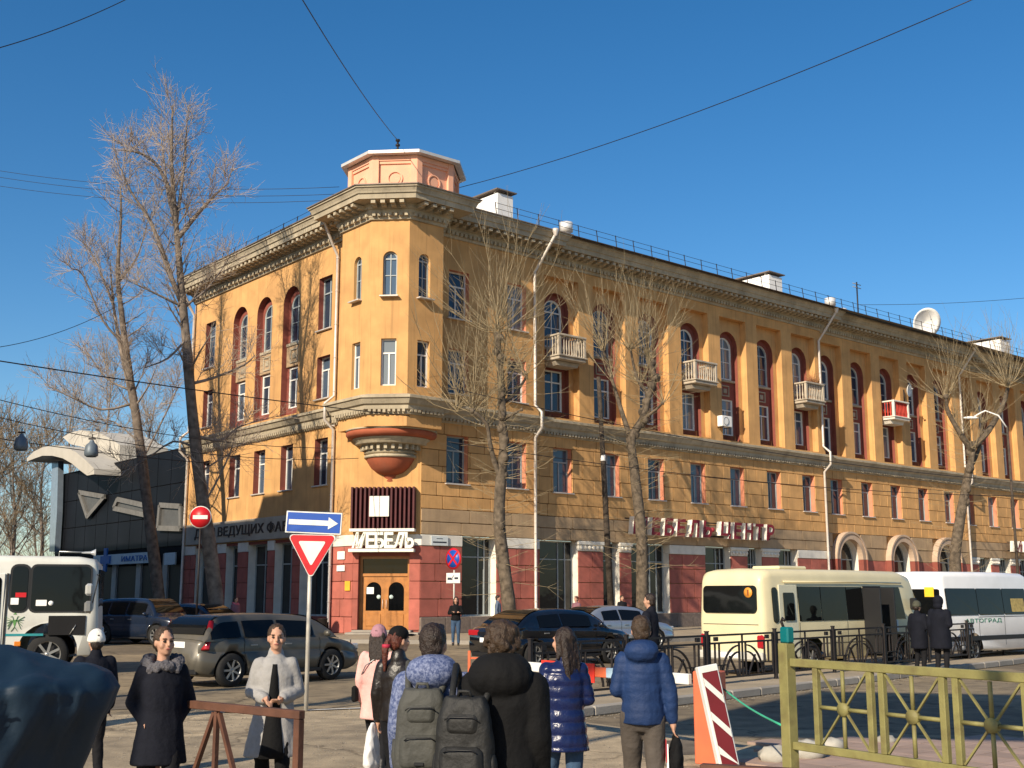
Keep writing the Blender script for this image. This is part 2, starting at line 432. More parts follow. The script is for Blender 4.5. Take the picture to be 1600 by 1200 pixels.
# ---------------------------------------------------------------- the corner building
BR = thing('corner_building', 'four storey ochre corner building with octagonal bay tower and long arcaded right wing', 'building', T(B2.x, B2.y, 0))
def wall(mb, s0, s1, z0, z1, y, ops=(), depth=.35, mw=0, mj=0):
    E_ = []
    for o in ops:
        a, b, c, d = o[:4]; arch = len(o) > 4 and o[4]
        E_.append((a, b, c, d + (b - a) / 2 if arch else d, arch, d))
    xs = sorted({s0, s1, *[e[0] for e in E_], *[e[1] for e in E_]}); zs = sorted({z0, z1, *[e[2] for e in E_], *[e[3] for e in E_]})
    xs = [x for x in xs if s0 <= x <= s1]; zs = [z for z in zs if z0 <= z <= z1]
    for i in range(len(xs) - 1):
        for j in range(len(zs) - 1):
            cx, cz = (xs[i] + xs[i + 1]) / 2, (zs[j] + zs[j + 1]) / 2
            if any(e[0] < cx < e[1] and e[2] < cz < e[3] for e in E_): continue
            mb.add([(xs[i], y, zs[j]), (xs[i + 1], y, zs[j]), (xs[i + 1], y, zs[j + 1]), (xs[i], y, zs[j + 1])], [(0, 1, 2, 3)], mw)
    for a, b, c, top, arch, spr in E_:
        if arch:
            r, cx, N = (b - a) / 2, (a + b) / 2, 14
            arc = [(cx - r * math.cos(math.pi * k / N), spr + r * math.sin(math.pi * k / N)) for k in range(N + 1)]
            for k in range(N):
                p, q = arc[k], arc[k + 1]
                mb.add([(p[0], y, p[1]), (p[0], y, top), (q[0], y, top), (q[0], y, q[1])], [(0, 3, 2, 1)], mw)
                mb.add([(p[0], y, p[1]), (q[0], y, q[1]), (q[0], y + depth, q[1]), (p[0], y + depth, p[1])], [(0, 1, 2, 3)], mj)
            zt = spr
        else:
            zt = top
            mb.add([(a, y, zt), (b, y, zt), (b, y + depth, zt), (a, y + depth, zt)], [(0, 1, 2, 3)], mj)
        mb.add([(a, y, c), (a, y, zt), (a, y + depth, zt), (a, y + depth, c)], [(0, 1, 2, 3)], mj)
        mb.add([(b, y, c), (b, y + depth, c), (b, y + depth, zt), (b, y, zt)], [(0, 1, 2, 3)], mj)
        mb.add([(a, y, c), (a, y + depth, c), (b, y + depth, c), (b, y, c)], [(0, 1, 2, 3)], mj)
    return mb

# window kinds: shared meshes (frame, panes, sill), origin at bottom centre, glass plane y = 0
def arcpts(w, spr, k=10): return [(w / 2 * math.cos(math.pi * i / k), spr + w / 2 * math.sin(math.pi * i / k)) for i in range(k + 1)]
WK = {}
def window_kind(w, h, arch=False, fr='w', mull='T', sill=True):
    key = (round(w, 2), round(h, 2), arch, fr, mull, sill)
    if key in WK: return WK[key]
    F = {'w': WFRAME, 'g': GFRAME}[fr]
    f, gl = MB(), MB(); t = .07
    spr = h - w / 2 if arch else h
    f.box(-w / 2, -w / 2 + t, -.05, .03, 0, spr); f.box(w / 2 - t, w / 2, -.05, .03, 0, spr); f.box(-w / 2 + t, w / 2 - t, -.05, .03, 0, t)
    if arch:
        o, i = arcpts(w, spr), arcpts(w - 2 * t, spr)
        for k in range(10): f.prism([i[k], o[k], o[k + 1], i[k + 1]], -.05, .03)
        f.box(-w / 2 + t, w / 2 - t, -.045, .03, spr - t / 2, spr + t / 2)
        f.box(-t / 3, t / 3, -.04, .03, t, h - t)
        if mull == 'T': f.box(-w / 2 + t, w / 2 - t, -.035, .03, spr * .55, spr * .55 + .04)
        poly = [(-w / 2 + .01, .01), (w / 2 - .01, .01)] + [(x * .98, z) for x, z in arcpts(w, spr)][:]
        gl.add([(x, 0, z) for x, z in poly], [tuple(range(len(poly)))])
    else:
        f.box(-w / 2 + t, w / 2 - t, -.05, .03, h - t, h)
        if mull == 'T':
            f.box(-w / 2 + t, w / 2 - t, -.045, .03, h * .68, h * .68 + .07); f.box(-.035, .035, -.04, .03, t, h * .68)
        elif mull == 'X':
            f.box(-w / 2 + t, w / 2 - t, -.045, .03, h * .7, h * .7 + .07); f.box(-.035, .035, -.04, .03, t, h - t)
        elif mull == 'S':
            f.box(w * .12, w * .12 + .06, -.045, .03, t, h - t); f.box(w * .30, w * .30 + .06, -.045, .03, t, h - t)
            f.box(-w / 2 + t, w / 2 - t, -.04, .03, h * .74, h * .74 + .05)
        gl.add([(-w / 2 + .01, 0, .01), (w / 2 - .01, 0, .01), (w / 2 - .01, 0, h - .01), (-w / 2 + .01, 0, h - .01)], [(0, 1, 2, 3)])
    s = MB().cbox(-w / 2 - .1, w / 2 + .1, -.45, .02, -.07, -.005, .012) if sill else None
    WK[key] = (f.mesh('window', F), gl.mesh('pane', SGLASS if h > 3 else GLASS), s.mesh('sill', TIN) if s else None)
    return WK[key]
def window(parent, F, s, y, z, *a, **k):
    fm, gm, sm = window_kind(*a, **k)
    M = F @ T(s, y, z)
    o = obj('window', fm, parent, M)
    obj('pane', gm, o, M)
    if sm: obj('sill', sm, o, M)
    return o
UBOX = MB().cbox(-.5, .5, -.5, .5, -.5, .5, .035)
blocks = []                                        # (frame, s0, s1, y0, y1, z0, z1, material)
def course(F, s0, s1, z0, z1, y, m, holes=(), lo=.9, hi=1.5, joint=.034):
    s = s0; cuts = [s0]
    while True:
        s += random.uniform(lo, hi)
        if s > s1 - lo * .6: break
        cuts.append(s)
    cuts.append(s1)
    for a, b in zip(cuts[:-1], cuts[1:]):
        segs = [(a, b)]
        for h0, h1, c, d in holes:
            if d <= z0 + .02 or c >= z1 - .02: continue
            ns = []
            for p, q in segs:
                if q <= h0 or p >= h1: ns.append((p, q)); continue
                if p < h0 - .08: ns.append((p, h0))
                if q > h1 + .08: ns.append((h1, q))
            segs = ns
        for p, q in segs:
            blocks.append((F, p + joint / 2, q - joint / 2, y + random.uniform(-.004, .004), y + .06, z0 + joint / 2, z1 - joint / 2, m))

STEP = .34
SECT = [(0.0, 7.1, 0.0), (7.1, 31.6, STEP), (31.6, 49.6, 2 * STEP), (49.6, 76.0, 3 * STEP)]
BAYS = [9.0 + 3.45 * i for i in range(19)]
ROWS2 = [5.6, 6.2, 6.8, 7.53, 8.27, 9.0, 9.8]
ROWS1 = [.85, 1.63, 2.4, 3.17, 3.95]
GOPS = {0: [(2.36, 4.41)], 1: [(7.35, 10.02), (11.77, 12.98), (13.84, 16.8), (19.75, 21.96), (23.46, 24.81), (26.4, 28.27)],
        3: [(51.2, 53.0), (54.2, 56.0), (57.4, 59.4), (61, 63), (65, 67), (69, 71)]}
wm = [YEL, SALJ, JOINT, REDL, WHITEP, BAND, CREAM]
for k, (a, b, y0) in enumerate(SECT):
    wl = MB()
    # ground floor
    if k == 2:
        ar = [(32.75, 35.25, .85, 4.0, True), (38.85, 41.35, .85, 4.0, True), (44.6, 47.1, .85, 4.0, True)]
        wall(wl, a, b, .85, 5.6, y0 + .05, ar, .5, 2, 4)
        hol = [(p - .3, q + .3, .8, 5.6) for p, q, *_ in ar]
        for z0, z1 in zip(ROWS1[:-1], ROWS1[1:]): course(FR, a, b, z0, z1, y0, REDB, hol, 1.0, 1.6)
        course(FR, a, b, 3.95, 4.75, y0 + .01, BAND, hol, 2, 3); course(FR, a, b, 4.75, 5.6, y0 - .02, BAND, hol, 2, 3)
    else:
        ops = [(p, q, .85, 4.45) for p, q in GOPS[k]]
        wall(wl, a, b, .85, 4.45, y0 + .05, ops, .5, 2, 4)
        pier = []; x = a
        for p, q in GOPS[k]: pier.append((x, p)); x = q
        pier.append((x, b))
        for p, q in pier:
            if q - p < .3: continue
            for z0, z1 in zip(ROWS1[:-1], ROWS1[1:]): course(FR, p, q, z0, z1, y0, REDB, (), .8, 1.5)
            wl.cbox_ = None
            wl.cbox(p + .004, q - .004, y0 - .03, y0 + .2, 3.96, 4.44, .02, 4)
            if q - p < 2.0:
                wl.cbox(p - .06, q + .06, y0 - .09, y0 + .2, 4.26, 4.446, .03, 4)
                nb = max(3, int((q - p) / .28))
                for i in range(nb):
                    xx = p + (q - p) * (i + .5) / nb
                    wl.lathe([(.001, -.10), (.08, -.06), (.09, .02), (.06, .09), (.001, .12)], 8, T(xx, y0 - .06, 4.12), 4)
        # band above the shop windows
        course(FR, a, b, 4.45, 5.02, y0 - .03, BAND, (), 2.2, 3.4); course(FR, a, b, 5.02, 5.6, y0 - .05, BAND, (), 2.2, 3.4)
        wall(wl, a, b, 4.45, 5.6, y0 + .03, (), .1, 2, 2)
        wl.box(a, b, y0 + .02, y0 + .5, 4.449, 4.455, 5)
    # second floor
    cs = [2.05, 5.65] if k == 0 else [c for c in BAYS if a + .8 < c < b - .8]
    ops = [(c - .62, c + .62, 6.8, 9.0) for c in cs]
    wall(wl, a, b, 5.6, 9.8, y0 + .04, ops, .34, 2, 1)
    for i, (z0, z1) in enumerate(zip(ROWS2[:-1], ROWS2[1:])): course(FR, a, b, z0, z1, y0, YELB, [(o[0] - .01, o[1] + .01, o[2], o[3]) for o in ops], .85, 1.55)
    # upper storeys
    if k == 0:
        up = [(c - .6, c + .6, 10.95, 13.05) for c in cs] + [(c - .6, c + .6, 14.5, 16.8) for c in cs]
        wall(wl, a, b, 9.8, 19.0, y0, up, .34, 0, 1)
    else:
        bay = [(c - 1.2, c + 1.2, 10.52, 17.75) for c in cs]
        wall(wl, a, b, 9.8, 19.0, y0, bay, .42, 0, 0)
        for c in cs:
            wall(wl, c - 1.2, c + 1.2, 10.52, 17.75, y0 + .42, [(c - .86, c + .86, 10.53, 16.2, True)], .3, 0, 3)
            wall(wl, c - .88, c + .88, 10.52, 17.1, y0 + .72, [(c - .64, c + .64, 10.95, 13.05), (c - .64, c + .64, 14.25, 16.1, True)], .12, 3, 4)
            # sill course and square ornament of the spandrel panel
            wl.cbox(c - .84, c + .84, y0 + .60, y0 + .73, 14.08, 14.22, .02, 6)
            for q0, q1, r0, r1 in ((-.36, .36, 13.82, 13.89), (-.36, .36, 13.24, 13.31), (-.36, -.29, 13.31, 13.82), (.29, .36, 13.31, 13.82)):
                wl.cbox(c + q0, c + q1, y0 + .67, y0 + .73, r0, r1, .012, 6)
            wl.cbox(c - .16, c + .16, y0 + .68, y0 + .73, 13.42, 13.70, .03, 6)
            # low flower rail at the foot of the third floor window
            for q in range(9): wl.box(c - .6 + q * .145, c - .6 + q * .145 + .02, y0 + .52, y0 + .54, 10.56, 10.86, 2)
            wl.box(c - .62, c + .62, y0 + .515, y0 + .545, 10.86, 10.89, 2)
    # plinth and side returns of the steps
    if b < 70: wl.add([(b, y0, .12), (b, y0 + STEP, .12), (b, y0 + STEP, 19), (b, y0, 19)], [(0, 1, 2, 3)], 0)
    W = wl.build('wall', wm, BR, FR)
    if k: W['label'] = ['', 'arcaded right wing wall nearest the corner', 'right wing wall with three arched doorways', 'far end of the right wing wall'][k]
    else: W['label'] = 'plain wall strip between the tower and the first drainpipe'
    SECT[k] = (a, b, y0, W)
    for c in cs:
        window(W, FR, c, y0 + .36, 6.8, 1.24, 2.2, fr='g', mull=random.choice('TXT'))
        if k == 0:
            window(W, FR, c, y0 + .32, 10.95, 1.2, 2.1); window(W, FR, c, y0 + .32, 14.5, 1.2, 2.3)
        else:
            window(W, FR, c, y0 + .82, 10.95, 1.28, 2.1, mull=random.choice('TTX'), sill=False)
            window(W, FR, c, y0 + .82, 14.25, 1.28, 2.49, arch=True, fr=random.choice('wwg'), sill=False)
    if k == 2:
        for p, q, *_ in ar:
            rim = MB(); c = (p + q) / 2
            for r0, r1, ya, yb in ((1.25, 1.6, -.32, .06), (1.6, 1.72, -.38, .06)):
                for i in range(18):
                    t0, t1 = math.pi * i / 18, math.pi * (i + 1) / 18
                    rim.prism([(c + r0 * math.cos(t0), 4 + r0 * math.sin(t0)), (c + r1 * math.cos(t0), 4 + r1 * math.sin(t0)), (c + r1 * math.cos(t1), 4 + r1 * math.sin(t1)), (c + r0 * math.cos(t1), 4 + r0 * math.sin(t1))], y0 + ya, y0 + yb)
            for sg in (-1, 1):
                xx = sorted((c + sg * 1.25, c + sg * 1.6)); rim.cbox(xx[0], xx[1], y0 - .32, y0 + .06, .85, 4.0, .02, 1)
                xx = sorted((c + sg * 1.602, c + sg * 1.72)); rim.cbox(xx[0], xx[1], y0 - .38, y0 + .06, .85, 4.0, .02, 1)
            rim.build('arch_surround', [mat('cream_pink_surround', (.50, .37, .27), .9, var=.12, vs=3, stain=.4, ss=1.5), REDL], W, FR)
            window(W, FR, c, y0 + .5, .85, 2.5, 4.4, arch=True, fr='g', sill=False)
    else:
        for p, q in GOPS[k]: window(W, FR, (p + q) / 2, y0 + .5, .85, q - p - .02, 3.58, fr='g', mull='S', sill=False)
    # plinth slabs
    x = a
    while x < min(b, 60) - .2:
        e = min(b, x + random.uniform(1.2, 1.7)); blocks.append((FR, x + .006, e - .006, y0 - .10, y0 + .1, .12, .84, GRAN)); x = e
# chamfer (door) wall
CW = MB()
wall(CW, 0, 3.0, .12, 4.45, .05, [(.25, 2.52, .30, 3.5)], .42, 3, 3)
wall(CW, 0, 3.0, 4.45, 10.6, 0, (), .3, 0, 0)
cw = CW.build('wall', wm, BR, FC, label='narrow chamfered corner wall above the door')
for p, q in ((0.004, .25), (2.52, 2.996)):
    for z0, z1 in zip([.3] + ROWS1[1:], ROWS1[1:] + [0]):
        if z1: blocks.append((FC, p, q, 0, .06, z0 + .01, z1 - .01, REDB))
blocks.append((FC, .004, 2.996, 0, .06, 3.96, 4.44, WHITEP))
# left facade
lw = MB()
LB = [-15.6, -11.95, -9.2, -6.35, -3.05]
LG = [(-16.3, -13.6), (-12.6, -11.2), (-10.1, -8.0), (-7.3, -5.5), (-4.8, -2.05)]
wall(lw, -17.8, 0, .12, 4.45, .05, [(p, q, .85, 4.3) for p, q in LG], .5, 3, 4)
ops = [(c - .6, c + .6, 6.85, 9.05) for c in LB]
wall(lw, -17.8, 0, 4.45, 10.5, 0, ops, .34, 0, 3)
up = []
for c in (LB[0], LB[4]): up += [(c - .6, c + .6, 10.95, 13.0), (c - .62, c + .62, 14.3, 16.9)]
nic = [(c - .84, c + .84, 10.55, 16.25, True) for c in LB[1:4]]
wall(lw, -17.8, 0, 10.5, 19.0, 0, up + nic, .34, 0, 3)
for c in LB[1:4]:
    wall(lw, c - .86, c + .86, 10.5, 17.15, .34, [(c - .62, c + .62, 10.95, 13.0), (c - .62, c + .62, 14.3, 16.1, True)], .1, 3, 4)
    lw.cbox(c - .82, c + .82, .20, .35, 14.1, 14.26, .02, 6)
    lw.cbox(c - .82, c + .82, .24, .345, 13.05, 14.08, .02, 5)
    for q0, q1, r0, r1 in ((-.38, .38, 13.86, 13.94), (-.38, .38, 13.2, 13.28), (-.38, -.30, 13.28, 13.86), (.30, .38, 13.28, 13.86)):
        lw.cbox(c + q0, c + q1, .19, .25, r0, r1, .012, 6)
    lw.cbox(c - .17, c + .17, .20, .25, 13.42, 13.72, .03, 6)
lw.add([(-17.8, 0, .12), (-17.8, 0, 19), (-17.8, 12, 19), (-17.8, 12, .12)], [(0, 1, 2, 3)], 0)
LW = lw.build('wall', wm, BR, FL, label='sunlit left wing wall with three arched niches')
for c in LB:
    window(LW, FL, c, .36, 6.85, 1.2, 2.2, mull='T')
for c in (LB[0], LB[4]):
    window(LW, FL, c, .32, 10.95, 1.2, 2.05); window(LW, FL, c, .32, 14.3, 1.24, 2.6, fr='g', mull='X')
for c in LB[1:4]:
    window(LW, FL, c, .42, 10.95, 1.24, 2.05, sill=False); window(LW, FL, c, .42, 14.3, 1.24, 2.42, arch=True, fr='g', sill=False)
for p, q in LG: window(LW, FL, (p + q) / 2, .5, .85, q - p - .02, 3.43, fr='g', mull='X', sill=False)
x = -17.8
for p, q in LG + [(0, 0)]:
    for z0, z1 in zip([.14] + ROWS1, ROWS1 + [0]):
        if z1: course(FL, x, p, z0, z1, 0, REDB, (), .8, 1.5)
    blocks.append((FL, x + .004, p - .004, -.02, .06, 3.96, 4.44, WHITEP)); x = q
# put the blocks down: the 290 that show largest are parts, the rest one mesh per wall
bm_cache = {}
def block_mesh(m):
    if m.name not in bm_cache: bm_cache[m.name] = UBOX.mesh('stone_block', m)
    return bm_cache[m.name]
owner = {}
def wall_of(F, s):
    if F is FC: return cw
    if F is FL: return LW
    return next(S[3] for S in SECT if S[0] - .01 <= s < S[1] + .01)
def bsize(b):
    p = b[0] @ Vector(((b[1] + b[2]) / 2, 0, (b[5] + b[6]) / 2))
    return (b[2] - b[1]) * (b[6] - b[5]) / p.y ** 2
blocks.sort(key=bsize, reverse=True)
cnt, rest = {}, {}
for b in blocks:
    F, s0, s1, y0, y1, z0, z1, m = b
    if s1 - s0 < .05: continue
    Wp = wall_of(F, (s0 + s1) / 2)
    cnt[Wp.name] = cnt.get(Wp.name, 0) + 1
    if sum(cnt.values()) <= 292:
        obj('stone_block', block_mesh(m), Wp, F @ T((s0 + s1) / 2, (y0 + y1) / 2, (z0 + z1) / 2) @ S3(s1 - s0, y1 - y0, z1 - z0))
    else:
        r, ms = rest.setdefault(Wp.name, (MB(), []))
        if m not in ms: ms.append(m)
        r.cbox(s0, s1, y0, y1, z0, z1, .012, ms.index(m))
for nme, (r, ms) in rest.items():
    Wp = bpy.data.objects[nme]
    r.build('far_stone_block', ms, Wp, FC if Wp is cw else FL if Wp is LW else FR, kind='stuff')

# ---- plan of the upper storeys: left wing, octagonal tower, right wing with its steps
tc = 1.785; fw = 1.9; hm = .855; ltr = 1.9; ltl = 2.5
def Cp(s, o): return A2 + uC * s + nC * o
tm0, tm1 = Cp(tc - hm, fw), Cp(tc + hm, fw)
tr = tm1 + uR * ltr; tl = tm0 + uL * ltl
fr_ = tr - nR * (tr - B2).dot(nR); fl_ = tl - nL * (tl - A2).dot(nL)
def sw_path(extra_steps=True):
    p = [Lp(17.8, 0), fl_, tl, tm0, tm1, tr, fr_]
    for a, b, y0, _ in SECT[:3]: p += [Rp(b, -y0), Rp(b, -y0 - STEP)]
    p.append(Rp(76, -3 * STEP))
    return p
PATH = sw_path()
def sweep(mb, path, prof, m=0, closed_ends=True):
    n = len(path); offs = []
    nor = []
    for i in range(n - 1):
        d = (path[i + 1] - path[i]).normalized(); nor.append(Vector((d.y, -d.x)))
    for i in range(n):
        if i == 0: o = nor[0]
        elif i == n - 1: o = nor[-1]
        else:
            a, b = nor[i - 1], nor[i]; s = a + b
            o = s / max(.35, s.dot(a)) if s.length > 1e-3 else a
        offs.append(o)
    k = len(prof)
    vs = [(path[i].x + offs[i].x * o, path[i].y + offs[i].y * o, z) for i in range(n) for o, z in prof]
    fs = [(i * k + j, (i + 1) * k + j, (i + 1) * k + j + 1, i * k + j + 1) for i in range(n - 1) for j in range(k - 1)]
    mb.add(vs, fs, m)
def along(path, step, f):
    for a, b in zip(path[:-1], path[1:]):
        L = (b - a).length
        if L < .4: continue
        d = (b - a) / L; nn = Vector((d.y, -d.x)); k = max(1, int(round(L / step)))
        for i in range(k):
            p = a + d * (L * (i + .5) / k); f(p, d, nn)
# bottom-to-top, profile runs so that normals face out
c = MB()
def zc(z): return 18.3 + (z - 18.42) * .79
sweep(c, PATH, [(o, zc(z)) for o, z in [(0, 18.42), (.10, 18.44), (.12, 18.56), (.14, 18.58), (.14, 18.66), (.2, 18.78), (.22, 18.80), (.22, 18.98), (.30, 19.0), (.32, 19.28), (.98, 19.30), (1.0, 19.58), (1.06, 19.60), (1.08, 19.70), (1.14, 19.86), (1.2, 19.9), (1.2, 20.0), (0.3, 20.16)]])
cor = c.build('cornice', CREAM, BR)
d_ = MB()
def mod(p, d, nn):
    M = Matrix(((d.x, nn.x, 0, p.x), (d.y, nn.y, 0, p.y), (0, 0, 1, 0), (0, 0, 0, 1)))
    k = MB().prism([(-.11, 0), (.11, 0), (.11, .22), (-.11, .22)], .3, .62).prism([(-.10, .06), (.10, .06), (.10, .22), (-.10, .22)], .62, .92)
    k.xf(M @ T(0, 0, 18.77) @ S3(1, 1, .85)); d_.add(k.v, k.f)
def den(p, d, nn):
    M = Matrix(((d.x, nn.x, 0, p.x), (d.y, nn.y, 0, p.y), (0, 0, 1, 0), (0, 0, 0, 1)))
    k = MB().box(-.075, .075, .15, .27, 18.44, 18.6).xf(M); d_.add(k.v, k.f)
along(PATH, .46, mod); along(PATH, .26, den)
d_.build('dentil_course', CREAM, cor, kind='stuff')
rf = MB()
def rq(ps): rf.add([(p.x, p.y, z) for p, z in ps], [tuple(range(len(ps)))])
rq([(Rp(1.5, 1.2), 19.58), (Rp(76, 1.2), 19.58), (Rp(76, -7), 21.3), (Rp(7, -7), 21.3)])
rq([(Lp(17.8, 1.2), 19.58), (Lp(2, 1.2), 19.58), (Lp(7, -7), 21.3), (Lp(17.8, -7), 21.3)])
sweep(rf, PATH, [(1.2, 19.55), (1.26, 19.55), (1.26, 19.60), (.3, 19.72)])
rq([(Lp(2, 1.2), 19.58), (tl, 19.7), (tm0, 19.7), (tm1, 19.7), (tr, 19.7), (Rp(1.5, 1.2), 19.58), (Rp(7, -7), 21.0), (Lp(7, -7), 21.0)])
rf.build('roof', ROOFM, BR)
bl = MB()
sweep(bl, PATH, [(o, z - .1) for o, z in [(0, 9.62), (.08, 9.64), (.10, 9.78), (.22, 9.84), (.24, 10.0), (.34, 10.06), (.46, 10.28), (.52, 10.30), (.52, 10.42), (0, 10.54)]])
blo = bl.build('belt_cornice', CREAM, BR)
e_ = MB()
def egg(p, d, nn):
    M = Matrix(((d.x, nn.x, 0, p.x), (d.y, nn.y, 0, p.y), (0, 0, 1, 0), (0, 0, 0, 1)))
    k = MB().box(-.06, .06, .1, .24, 9.60 + random.uniform(-.02, .03), 9.73).xf(M); e_.add(k.v, k.f)
along(PATH, .21, egg)
e_.build('egg_moulding', CREAM, blo, kind='stuff')

# ---- tower
tw = MB(); FTM, FTR, FTL = frame(tm0, uC), frame(tm1, uR), frame(tl, -uL)
TW = put(bpy.data.objects.new('tower', None), BR, T(Cp(tc, 0).x, Cp(tc, 0).y, 9.0), label='projecting octagonal bay tower with narrow arched windows')
for F, L in ((FTL, ltl), (FTM, 2 * hm), (FTR, ltr)):
    t = MB(); cx = L / 2 + (.15 if F is FTL else -.1 if F is FTR else .0)
    wall(t, 0, L, 9.02, 18.5, 0, [(cx - .34, cx + .34, 10.8, 12.9), (cx - .32, cx + .32, 14.82, 16.55, True)], .22, 0, 0 if F is not FTM else 0)
    tf = t.build('tower_face', [YEL, WHITEP], TW, F)
    window(tf, F, cx, .2, 10.8, .68, 2.1, mull='T', sill=False)
    window(tf, F, cx, .2, 14.82, .64, 2.05, arch=True, fr='g')
t = MB()
for a, b in ((fl_, tl), (tr, fr_)):
    t.add([(a.x, a.y, 9.02), (b.x, b.y, 9.02), (b.x, b.y, 18.6), (a.x, a.y, 18.6)], [(0, 1, 2, 3)])
t.add([(p.x, p.y, 9.02) for p in (fl_, tl, tm0, tm1, tr, fr_, B2, A2)], [tuple(range(8))])
t.build('tower_base', YEL, TW)
# corbel: stacked mouldings under the tower
cb = MB(); Mc = FC @ T(1.58, .2, 0)
prof = [(.001, 6.55), (.14, 6.58), (.20, 6.66), (.17, 6.74), (.25, 6.80), (.22, 6.88), (.32, 6.96), (.34, 7.06)]
cb.lathe(prof, 32, Mc, 1)
cb.lathe([(.34, 7.06), (.62, 7.16), (.88, 7.38), (1.06, 7.66), (1.12, 7.8)], 32, Mc, 1)
cb.lathe([(1.12, 7.8), (1.2, 7.82), (1.2, 7.92), (1.1, 7.93), (1.1, 8.0), (1.22, 8.02), (1.22, 8.05)], 32, Mc, 0)
cb.lathe([(1.1, 8.05), (1.18, 8.36), (1.55, 8.38)], 32, Mc, 0)
for i in range(26):
    a = 2 * math.pi * i / 26
    q = MB().box(-.07, .07, 1.12, 1.38, 8.14, 8.36).xf(Mc @ RZ(a)); cb.add(q.v, q.f, 0)
cb.lathe([(1.55, 8.38), (1.6, 8.40), (1.62, 8.52), (1.74, 8.60), (1.76, 8.64)], 36, Mc, 0)
cb.lathe([(1.70, 8.64), (1.95, 8.70), (2.04, 8.82), (2.04, 8.93), (1.98, 8.96)], 36, Mc, 1)
cb.lathe([(1.98, 8.96), (2.06, 8.97), (2.06, 9.03), (.4, 9.03)], 36, Mc, 0)
cb.build('corbel', [CREAM, mat('terracotta_paint', (.36, .095, .045), .85, var=.12, vs=2, stain=.3, ss=1.5, scol=(.25, .12, .08), bump=.2)], BR)
# drum on the tower roof
dr = put(bpy.data.objects.new('roof_drum', None), BR, T(Cp(1.6, -2.4).x, Cp(1.6, -2.4).y, 20), label='salmon pink octagonal drum on the tower roof')
R_ap, nside = 2.55, 8; sd = 2 * R_ap * math.tan(math.pi / 8)
for i in range(8):
    M = FC @ T(1.6, 2.3, 0) @ RZ(math.pi / 4 * i)
    f = MB()
    f.box(-sd / 2, sd / 2, -R_ap + .14, -R_ap + .3, 19.9, 22.0)
    f.cbox(-sd / 2, -sd / 2 + .3, -R_ap, -R_ap + .2, 19.9, 22.0, .01); f.cbox(sd / 2 - .3, sd / 2, -R_ap, -R_ap + .2, 19.9, 22.0, .01)
    f.cbox(-sd / 2 + .3, sd / 2 - .3, -R_ap + .02, -R_ap + .2, 21.74, 22.0, .01)
    f.cbox(-sd / 2 + .302, sd / 2 - .302, -R_ap + .07, -R_ap + .2, 21.6, 21.74, .01)
    f.lathe([(.30, -.02), (.30, .06), (.36, .06), (.36, -.02)], 24, T(0, -R_ap + .14, 20.9) @ RX(math.pi / 2), 0, False)
    f.lathe([(.24, 0), (.24, .03), (.001, .03)], 24, T(0, -R_ap + .14, 20.9) @ RX(math.pi / 2), 0, False)
    f.build('drum_panel', PINKD, dr, M)
cpm = MB()
rr = (R_ap + .32) / math.cos(math.pi / 8)
cpm.lathe([(rr - .3, 21.98), (rr, 22.0), (rr, 22.14), (.001, 22.75)], 8, FC @ T(1.6, 2.3, 0) @ RZ(math.pi / 8), 0, False)
cpm.build('drum_roof', mat('pale_roof_sheet', (.62, .60, .56), .45, .3, var=.08), dr)
# door, steps
dm = mat('varnished_door_wood', (.42, .17, .04), .45, var=.2, vs=4, stain=.3, ss=2.0, scol=(.22, .09, .03), streak=.3, coat=.15)
do = MB()
do.box(.25, .37, .30, .46, .30, 3.5); do.box(2.40, 2.52, .30, .46, .30, 3.5); do.box(.37, 2.40, .30, .46, 3.38, 3.5); do.box(.37, 2.40, .30, .46, 2.62, 2.74)
doorf = do.build('door', dm, cw, FC, label='brown double door with arched panes and transom')
MB().box(.37, 2.40, .40, .44, 2.74, 3.38).build('transom_pane', CGLASS, doorf, FC)
for sx in (0, 1):
    a = .37 + sx * 1.015; b = a + 1.013
    l_ = MB(); wall(l_, a, b, .30, 2.62, .36, [(a + .16, b - .16, 1.12, 2.02, True)], .06, 0, 0)
    l_.cbox(a + .16, b - .16, .335, .37, .45, .98, .02)
    lf = l_.build('door_leaf', dm, cw, FC)
    MB().box(a + .1, b - .1, .415, .43, 1.0, 2.5).build('pane', CGLASS, lf, FC)
    hx = b - .08 if sx == 0 else a + .08
    MB().tube([(hx, .36, 1.25), (hx, .28, 1.25), (hx, .28, 1.6), (hx, .36, 1.6)], .014, 8).build('handle', TIN, lf, FC)
    if sx == 0: MB().box(a + .2, a + .52, .325, .333, 1.85, 2.14).build('notice', WHITE, lf, FC)
    MB().lathe([(.001, 0), (.09, 0), (.09, .012), (.001, .012)], 20, FC @ T(b - .28 if sx == 0 else a + .28, .40, 1.72) @ RX(math.pi / 2)).build('sticker', mat('pale_sticker', (.5, .62, .58), .6), lf)
st = MB().cbox(-.1, 3.1, -.9, .3, .12, .21, .015); st.cbox(.1, 2.7, -.5, .34, .212, .30, .015)
st.build('door_step', KERB, BR, FC)
